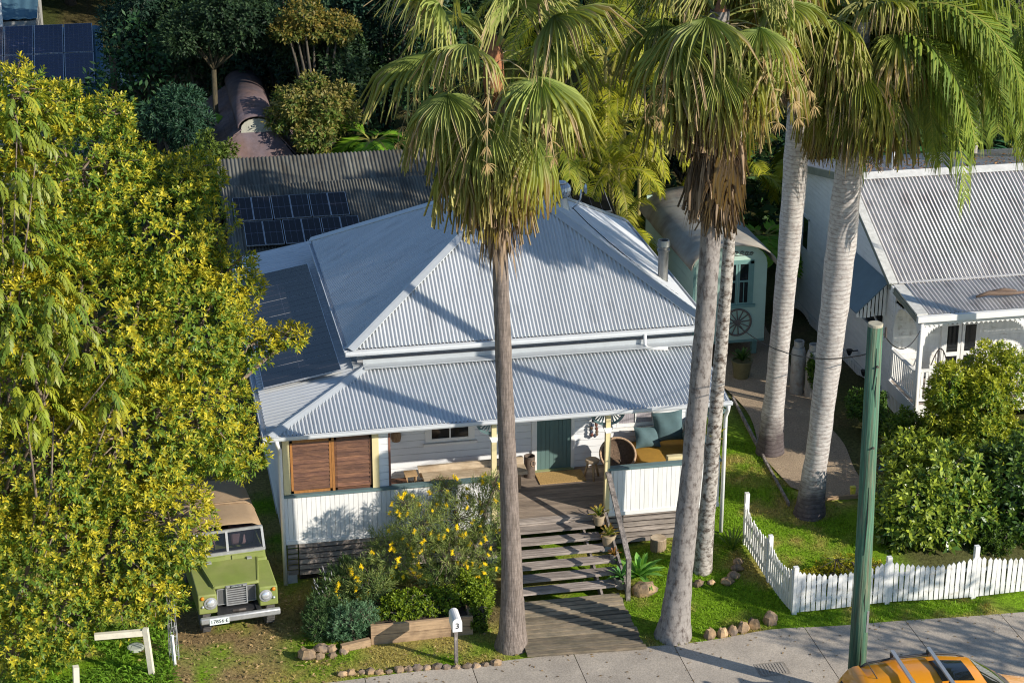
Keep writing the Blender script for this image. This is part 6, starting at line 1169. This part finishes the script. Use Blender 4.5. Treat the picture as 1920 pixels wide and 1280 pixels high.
bgtree('shade_tree', 'shady tree over the dark gap left of the slender fan palm', 4.6, 30, (4.6, 30, 8.4), (2.4, 2.2, 2.4), 2000, .24, .09, MG, 104, 9)
bgtree('lilly_pilly', 'rounded shrub with pinkish new leaf tips over the purple roof', 2.6, 20.8, (2.95, 20.6, 4.95), (1.35, 1.1, 1.3), 2600, .17, .07, ((.27, .22, .06), (.10, .17, .03)), 105, 10, mat=lmat, young=.35)
bgtree('lilly_pilly', 'leggy arching shrub with sparse tips above the rounded pink tipped shrub', 3.4, 23.5, (3.3, 23.5, 6.9), (1.3, 1.0, .8), 1500, .15, .07, ((.28, .2, .04), (.10, .14, .03)), 106, 8, mat=lmat)
bgtree('dark_shrub', 'soft dark bush below the carport beside the lit trunk', -1.1, 21.5, (-1.1, 21.5, 4.6), (1.25, 1.1, 1.2), 1800, .2, .05, ((.04, .10, .05), (.015, .045, .025)), 107, 10)
bgtree('dark_shrub', 'dark leafy bush between the yellow green tree and the purple roof', -.35, 18.2, (-.3, 18.4, 3.9), (.9, 1.0, 1.5), 1500, .17, .06, MG, 108, 8)
for i, (x, y, z, r, s) in enumerate(((2.9, 26.5, 6.0, 2.2, 211), (4.2, 25, 5.2, 2.0, 212), (.4, 28.2, 5.5, 2.0, 213), (5.8, 26.5, 6.6, 2.3, 214), (1.9, 31.5, 6.5, 2.2, 215), (8.2, 31, 6.5, 3.4, 111), (12.5, 30, 7.5, 3.6, 112), (17, 30, 6.5, 3.5, 113), (22, 28, 6.8, 3.6, 114), (27, 27, 6.5, 3.6, 115), (6.4, 38, 10, 4, 116), (-4.5, 46, 9, 4, 117), (30, 33, 9, 4.5, 118), (14, 40, 11, 4.5, 119), (22, 40, 10, 4.5, 120), (0.5, 42, 10.5, 4, 121), (9.0, 22, 4.0, 1.9, 122), (15.0, 21, 3.6, 2.0, 123), (19.5, 20, 3.4, 2.0, 124), (25, 19.5, 3.4, 2.0, 125))):
    bgtree('forest_tree', ['dark bushy tree filling the space above the purple ridge', 'dark tree over the shade behind the pink tipped shrub', 'dark tree in front of the rounded conifer behind the lit trunk', 'dark tree behind the fronds of the slender palm', 'dark tree hidden behind the others over the purple ridge', 'dense dark tree behind the gap right of the bungalow', 'dense dark tree behind the golden canes', 'dark tree beyond the grey ringed palm', 'dark tree beyond the antenna', 'dark tree beyond the far end of the neighbouring ridge', 'large shadowed tree filling the top behind the slender palm', 'dark tree on the slope behind the far blue house', 'dark tree high on the slope at the far corner', 'dark hill tree behind the leaning palm crown', 'dark hill tree behind the feather palm fronds', 'dark hill tree behind the tall lit trunk', 'deep green bush at the back of the golden canes', 'low green bush behind the wagon roof', 'low green bush behind the antenna mast', 'low green bush behind the neighbouring ridge end'][i], x, y, (x, y, z), (r, r * .9, r * 1.15), 3000 if r > 2.5 else 2400, .26 if r > 2.5 else .19, .09, DK if i % 3 else DB, s, 10, group='dark trees behind the houses')
bgtree('sunlit_tree', 'yellow leafed tree lit at the top corner beyond the feather fronds', 27.5, 24, (27.2, 24, 9.4), (1.8, 1.6, 1.6), 1500, .2, .09, ((.42, .38, .02), (.12, .16, .02)), 130, 8, mat=lmat)
# forest mass closing the view on the slope
g = np.random.default_rng(5)
n = 26000; x = g.uniform(-40, 70, n); y = 44 + g.random(n) ** 1.3 * 50; P = np.stack([x, y, ground(x, y) + g.uniform(.5, 9, n)], 1); P[:, 2] += 2.5 * vnoise(x, y, 5, 4)
D = nrm(g.normal(size=(n, 3)) + (0, -.3, .2)); V, F, C = leaves(P, D, nrm(g.normal(size=(n, 3)) + (0, -.5, .6)), g.uniform(.6, 1.3, n), g.uniform(.35, .7, n), np.array((.022, .05, .02)) * g.uniform(.5, 1.6, (n, 1)))
tag(fastmesh('forest', V, F, ldull, None, C), kind='stuff')
n = 9000; x = g.uniform(-4, 30, n); y = g.uniform(16, 30, n); ok = ~((x < 7.6) & (y < 19.2)) & ~((x > 15) & (y < 14.8)) & ~((x < 3.2) & (x > -1.5) & (y < 27)); x, y = x[ok], y[ok]; n = len(x); P = np.stack([x, y, ground(x, y) + g.uniform(.1, 1.6, n) * (.4 + vnoise(x, y, 2, 3))], 1)
V, F, C = leaves(P, nrm(g.normal(size=(n, 3)) + (0, -.2, .5)), nrm(g.normal(size=(n, 3)) + (0, -.3, 1)), g.uniform(.25, .6, n), g.uniform(.12, .25, n), np.array((.035, .075, .018)) * g.uniform(.5, 1.8, (n, 1)))
tag(fastmesh('undergrowth', V, F, ldull, None, C), kind='stuff')
n = 16000; x = g.uniform(-5.2, 9, n); y = g.uniform(23, 33, n); h = (3.4 + 3.6 * vnoise(x, y, 2.2, 6)) * sstep((y - 22.6) / 3); ok = ~((x > -1.2) & (x < 3.0) & (y < 27.2)) & ~((x < -3.2) & (y > 29)) & ~((x < -1.5) & (y > 31.5)); x, y, h = x[ok], y[ok], h[ok]; n = len(x); P = np.stack([x, y, ground(x, y) + h * (1 - .5 * g.random(n) ** 2)], 1)
V, F, C = leaves(P, nrm(g.normal(size=(n, 3)) + (0, -.3, .3)), nrm(g.normal(size=(n, 3)) + (0, -.5, 1)), g.uniform(.14, .3, n), g.uniform(.06, .13, n), np.array((.03, .075, .025)) * g.uniform(.5, 1.9, (n, 1)))
tag(fastmesh('thicket_undergrowth', V, F, ldull, None, C), kind='stuff')
# tree ferns and bananas
def fern(x, y, z, n, L_, seed, label, cols=((.16, .34, .02), (.30, .46, .03))):
    featherpalm('tree_fern', label, (x, y, gz(x, y)), [(x, y, 0), (x, y, z * .5), (x, y, z)], [.13, .11, .1], darkbark, (x, y, z), seed, n, L_, cols, (.75, .05), .5, 30, (.10, .2), .15, 'tree ferns', wl_=.11)
for i, (x, y, z, s) in enumerate(((9.6, 18.5, 8.2, 3.0), (12.2, 19, 8.8, 3.0), (8.9, 14.2, 5.2, 2.2), (14.2, 18.5, 7.2, 2.8))):
    featherpalm('cane_palm', ['tall yellow green palm seen between the slender palm and the leaning palm', 'tall yellow green palm behind the leaning palm skirt top', 'short yellow cane palm rising behind the turbine vent', 'yellow green palm behind the ringed palm trunks'][i], (x, y, 0), [(x, y, 0), (x, y, z * .5), (x + .1, y, z)], [.1, .09, .08], pm('cane_stem', (.35, .30, .10)), (x + .1, y, z), 250 + i, 16, s, ((.18, .23, .015), (.42, .39, .025)), (1.3, -.3), .55, 46, (.12, .24), .45, 'golden cane palms behind the roof', wl_=.04)
fern(3.55, 19.6, 3.6, 14, 1.7, 141, 'bright lime tree fern beside the purple tiled roof'); fern(4.7, 20.4, 4.0, 13, 1.6, 142, 'tree fern half shaded below the slender palm leaves'); fern(15.0, 13.6, 2.5, 12, 1.4, 143, 'lime tree fern in the gap between the wagon and the white gable', ((.14, .3, .02), (.24, .4, .03)))
fern(19.6, 16.3, 3.6, 13, 1.9, 144, 'deep green tree fern behind the antenna', ((.03, .12, .03), (.07, .2, .04))); fern(24.5, 17.5, 3.4, 12, 1.6, 145, 'bluish green tree fern at the far ridge end', ((.03, .11, .05), (.06, .18, .07))); fern(17.4, 16.0, 4.0, 12, 1.9, 146, 'yellowish tree fern behind the antenna mast', ((.2, .26, .02), (.4, .38, .03)))
spiky('banana_plant', .55, 22.8, 3.2, 9, 2.3, .5, (.10, .24, .03), (.2, .34, .04), 'banana plant with broad bright leaves behind the dark trunk', 'plant', None, .5, 151)
# front garden: yellow flowering shrub
def wispy(name, label, base, lobes, n, L_, W_, cols, seed, cat='shrub', mat=ldull, r0=.04, twig=26, nl=9, group=None, spread=(.35, 1.0), up=.9, inner=.2):
    g = np.random.default_rng(seed); t = thing(name, base, label, cat, group); m = MB(); base = np.array(base)
    for c, r in lobes:
        c = np.array(c, float); m.tube([base, (base + c) / 2 + (0, 0, -.1), c], [r0, r0 * .6, r0 * .3], 5)
        for k in range(twig): d = nrm(g.normal(size=3) + (0, 0, .5)) * np.broadcast_to(r, (3,)) * g.uniform(.7, 1.15); m.tube([c - d * .2, c + d * .5 + (0, 0, .03), c + d], [.009, .007, .003], 4, False)
    m.build('branches', trunkm, t); V, F, C = rosettes(lobes, n, nl, L_, W_, cols, g, inner=inner, spread=spread, up=up, droop=.05); fastmesh('foliage', V, F, mat, t, C); return t
gl = [((2.1, -1.6, 1.35), (.55, .5, .55)), ((2.75, -1.4, 1.75), (.65, .5, .6)), ((3.5, -1.3, 1.8), (.65, .5, .65)), ((4.05, -1.2, 2.0), (.5, .45, .65)), ((3.2, -1.8, 1.1), (.8, .5, .6)), ((3.95, -1.8, 1.2), (.55, .4, .65)), ((4.3, -1.35, 2.5), (.25, .25, .35)), ((2.45, -1.3, 2.2), (.3, .3, .3)), ((3.35, -1.0, 2.35), (.35, .3, .3)), ((1.6, -1.9, 1.0), (.45, .4, .4)), ((1.25, -1.75, .8), (.4, .35, .35))]
GV = wispy('grevillea', 'wispy shrub covered in yellow brush flowers in front of the balustrade', (3.2, -1.6, .1), gl, 3100, .15, .013, ((.27, .31, .08), (.13, .20, .055)), 160, nl=10)
g = np.random.default_rng(161); P, O, k = lobepts(gl, 330, .85, g); sel = (O[:, 1] < .45); P = P[sel][:140]; O = O[sel][:140]
fm = MB()
for a in range(34): e = a * 2.4; d = np.array((math.cos(e) * .75, math.sin(e) * .75, -.5 + 1.3 * a / 34)); b = np.array((0, 0, -.045 + .09 * a / 34)); fm.beam(b, b + d * (.05 + .02 * math.sin(a * 1.7)), .009, .009)
fm.tube([(0, 0, -.06), (0, 0, .06)], [.014, .008], 5); fme = bpy.data.meshes.new('flower_mesh'); fme.from_pydata(np.vstack(fm.v).tolist(), [], fm.f); fme.materials.append(flw)
for p, o in zip(P, O): f = bpy.data.objects.new('flower', fme); link(f, GV); f.location = Vector(p + o * .04) - wl(GV); f.rotation_euler = (g.uniform(-.9, .9), g.uniform(-.9, .9), g.random() * 6); s = g.uniform(.6, 1.0); f.scale = (s, s, s)
br = MB(); br.tube([(3.75, -1.2, .2), (3.95, -1.15, 1.2), (4.2, -1.1, 1.9), (4.42, -1.05, 2.6)], [.07, .06, .055, .03], 8); o = br.build('main_stem', pm('grey_stem', (.2, .2, .17), .9, 0, .4, 12), GV, True)
wispy('lavender', 'dark low bush with pale lavender spikes at the corner of the slatted base', (1.1, -1.9, 0), [((.95, -1.7, .55), (.5, .45, .5)), ((1.5, -1.8, .65), (.5, .45, .5)), ((1.2, -1.4, .75), (.45, .4, .45)), ((.75, -2.0, .35), (.35, .35, .35))], 1500, .13, .02, ((.13, .20, .06), (.045, .09, .03)), 162, nl=8)
g = np.random.default_rng(163); lv = bpy.data.objects['lavender']; n = 70; P, O, k = lobepts([((1.1, -1.75, .55), (.75, .5, .6))], n, .9, g); n = len(P); D = nrm(O * .6 + (0, 0, .8)); V, F, C = leaves(P, D, nrm(np.cross(D, np.array((1., .1, 0)))), .13, .022, np.tile((.36, .34, .36), (n, 1)), .1, 0); tag(fastmesh('flower_spikes', V, F, ldull, lv, C), kind='stuff')
wispy('blue_shrub', 'blue green feathery bush at the end of the timber planter', (1.15, -2.75, 0), [((1.05, -2.7, .4), (.35, .3, .42)), ((1.35, -2.75, .55), (.28, .25, .3)), ((.85, -2.6, .3), (.3, .3, .3))], 900, .09, .016, ((.17, .29, .15), (.06, .14, .06)), 164, nl=9)
g = np.random.default_rng(165)
wispy('dark_garden_shrub', 'dark blue grey bush at the corner of the garden bed beside the vehicle', (.65, -2.3, 0), [((.6, -2.2, .4), (.4, .4, .42)), ((.45, -2.5, .3), (.3, .3, .3))], 900, .12, .018, ((.09, .16, .05), (.03, .07, .025)), 166, nl=9)
bgtree('hedge_shrub', 'bright green small leaved plants filling the timber planter', 2.5, -2.5, (2.5, -2.45, .55), (1.0, .35, .35), 1300, .08, .035, ((.26, .34, .02), (.07, .13, .015)), 167, 12, 6, lmat, r0=.02, cat='shrub')
bgtree('leafy_shrub', 'bright green leafy shrub beside the slender palm foot', 3.9, -2.3, (3.85, -2.3, .6), (.42, .4, .6), 900, .10, .04, ((.24, .32, .02), (.06, .12, .015)), 168, 8, 6, lmat, r0=.02, cat='shrub')
bgtree('leafy_shrub', 'low straggly green shrub in shade between the planter and the palm foot', 3.75, -2.9, (3.7, -2.85, .28), (.25, .2, .26), 400, .08, .035, ((.14, .2, .02), (.05, .09, .015)), 169, 6, 6, lmat, r0=.02, cat='shrub')
# neighbour's garden
bgtree('cone_tree', 'upright yellow green bushy tree in front of the lace verandah', 16.6, 1.9, (16.5, 1.7, 2.15), (1.3, 1.05, 1.7), 5600, .13, .047, ((.42, .43, .03), (.10, .19, .02)), 171, 16, 7, lgloss, r0=.08, young=.55)
rtree('glossy_shrub', 'large glossy leaved shrub right beside the green power pole', 'shrub', (14.2, -.8, .1), [((13.75, -1.0, 1.2), (.85, .75, .9)), ((14.5, -.9, 1.5), (.95, .8, .95)), ((14.1, -1.3, .75), (.9, .6, .65)), ((14.0, -.3, 1.9), (.6, .6, .55)), ((14.95, -1.3, .9), (.6, .5, .7)), ((13.4, -1.2, .65), (.5, .5, .5))], 1750, 7, .19, .078, ((.32, .38, .04), (.08, .165, .025)), 172, lwax, trunkm, .06, 'glossy shrubs behind the picket fence', 4, young=.4)
rtree('glossy_shrub', 'dark glossy shrub behind the picket fence at the edge under the cone shaped tree', 'shrub', (16.3, -.9, .1), [((16.2, -.9, 1.3), (.9, .8, 1.0)), ((16.9, -.9, 1.6), (.9, .8, 1.1)), ((16.4, -1.4, .7), (.8, .5, .6)), ((15.7, -.6, 1.0), (.4, .5, .7)), ((17.6, -1.2, 1.2), (.8, .6, 1.0))], 1900, 7, .18, .075, ((.17, .25, .03), (.05, .11, .02)), 173, lwax, trunkm, .06, 'glossy shrubs behind the picket fence', 4, young=.25)
bgtree('leafy_bush', 'fine leaved mid green bush against the side wall of the gabled cottage', 14.9, 4.6, (14.9, 4.6, .95), (.55, .8, .75), 1300, .1, .045, ((.11, .2, .03), (.03, .075, .015)), 174, 9, 6, lmat, r0=.03, cat='shrub'); bgtree('creeper', 'green creeper climbing over the gas bottles', 14.35, 6.75, (14.33, 6.85, .95), (.2, .2, .7), 380, .09, .05, ((.12, .2, .02), (.04, .09, .015)), 175, 6, 6, lmat, r0=.015, cat='plant')
bgtree('low_hedge', 'low yellowish ground cover just inside the picket fence corner', 11.5, -2.4, (11.5, -2.35, .28), (1.15, .5, .3), 1300, .07, .035, ((.42, .38, .02), (.12, .15, .015)), 176, 12, 6, lmat, r0=.015, cat='shrub'); bgtree('leafy_bush', 'small dark green bush between the two glossy shrubs', 15.4, -1.6, (15.35, -1.7, .4), (.55, .4, .4), 600, .09, .045, ((.12, .2, .02), (.04, .08, .015)), 177, 7, 6, lmat, r0=.02, cat='shrub')
bgtree('leafy_bush', 'green bush growing beside the front stair rail of the gabled cottage', 15.3, 2.6, (15.2, 2.6, 1.1), (.6, .6, .9), 900, .13, .05, ((.16, .24, .02), (.04, .09, .015)), 178, 8, 6, lgloss, r0=.03, cat='shrub')
bgtree('street_tree', 'street tree across the kerb whose crown shades the footpath', 21.5, -13, (21.8, -12.4, 6.0), (2.2, 2.0, 1.4), 230, .3, .12, MG, 179, 9, mat=lmat)
# grass blades, litter
g = np.random.default_rng(201); n = 150000; x = g.uniform(-4.6, 14.5, n); y = g.uniform(-4.35, 4.6, n)
ok = ~((x > -.1) & (x < 9.8) & (y > -.15)) & ~((x > 4.3) & (x < 6.95) & (y < 0)) & ~((x > 1.4) & (x < 3.6) & (y > -3.0) & (y < -1.9)) & ~((x > 11.9) & (y > 1.1)) & ~((x > 12.7) & (y > -2.6)) & (y > np.vectorize(edge)(x) + .03 - .12 * g.random(n) ** 3)
dens = np.clip(.35 + .9 * sstep((x - 3) / 5) + .5 * vnoise(x, y, .5, 8), 0, 1) * (1 - .75 * sstep((.3 - x) / 1.2) * sstep((x + 3.0) / .6)); ok &= g.random(n) < dens; x, y = x[ok], y[ok]; n = len(x)
P = np.stack([x, y, np.maximum(ground(x, y) - .005, np.where(y < -3.6, .0, -9))], 1); a = g.random(n) * 6.28; e = g.uniform(.5, 1.35, n); D = np.stack([np.cos(a) * np.cos(e), np.sin(a) * np.cos(e), np.sin(e)], 1); S = np.stack([-np.sin(a), np.cos(a), np.zeros(n)], 1); h = g.uniform(.03, .085, n)[:, None]; w_ = g.uniform(.006, .014, n)[:, None]
V = np.stack([P - S * w_, P + S * w_, P + D * h], 1).reshape(-1, 3); c = lawn_col(x, y) * g.uniform(.7, 1.6, (n, 1)); tag(fastmesh('grass', V, np.arange(3 * n).reshape(-1, 3), gmat, None, np.repeat(c, 3, 0)), kind='stuff')
n = 5200; x = g.uniform(-4.9, -2.55, n); y = g.uniform(-4.2, -1.4, n); ok = (vnoise(x, y, .45, 12) + .25 * (y < -3.2)) > .42; x, y = x[ok], y[ok]; n = len(x); a = g.random(n) * 6.28; e = g.uniform(.4, 1.3, n); P = np.stack([x, y, ground(x, y)], 1); D = np.stack([np.cos(a) * np.cos(e), np.sin(a) * np.cos(e), np.sin(e)], 1)
V, F, C = leaves(P, D, nrm(np.cross(D, np.array((.3, .2, 1.)))), g.uniform(.12, .36, n), g.uniform(.015, .035, n), np.array((.13, .24, .02)) * g.uniform(.6, 1.7, (n, 1)), .1, .35); tag(fastmesh('long_grass', V, F, gmat, None, C), kind='stuff')
n = 1500; x = g.uniform(-3.2, 6, n); y = g.uniform(-4.2, -.5, n); ok = ~((x > 1.3) & (y > -2.95)) & ((x < 1.0) | (g.random(n) < .4)); x, y = x[ok], y[ok]; n = len(x); P = np.stack([x, y, ground(x, y) + .03], 1); D = nrm(g.normal(size=(n, 3)) * (1, 1, .15)); V, F, C = leaves(P, D, nrm(g.normal(size=(n, 3)) * .3 + (0, 0, 1)), g.uniform(.05, .12, n), g.uniform(.02, .05, n), np.array((.36, .25, .12)) * g.uniform(.6, 1.7, (n, 1)), .25, 0); tag(fastmesh('leaf_litter', V, F, ldry, None, C), kind='stuff')

n = 420; x = g.uniform(16.4, 23, n); t = g.random(n) ** 1.6 * 3; P = np.stack([x, AY + .25 + t, AZ + .03 - (AZ - 4.45) / (BY + .2 - AY) * (t + .25)], 1); D = nrm(g.normal(size=(n, 3)) * (1, 1, .15)); V, F, C = leaves(P, D, nrm(g.normal(size=(n, 3)) * .3 + (0, 0, 1)), g.uniform(.06, .16, n), g.uniform(.03, .06, n), np.array((.30, .16, .07)) * g.uniform(.6, 1.5, (n, 1)), .2, 0); tag(fastmesh('roof_leaf_litter', V, F, ldry, None, C), kind='stuff')
n = 260; x = g.uniform(-2, 16, n); y = -4.2 - 2.9 * g.random(n) ** 2.2; P = np.stack([x, y, np.full(n, .018)], 1); D = nrm(g.normal(size=(n, 3)) * (1, 1, .05)); V, F, C = leaves(P, D, nrm(g.normal(size=(n, 3)) * .15 + (0, 0, 1)), g.uniform(.04, .1, n), g.uniform(.02, .04, n), np.array((.27, .18, .09)) * g.uniform(.5, 1.5, (n, 1)), .2, 0); tag(fastmesh('path_leaf_litter', V, F, ldry, None, C), kind='stuff')
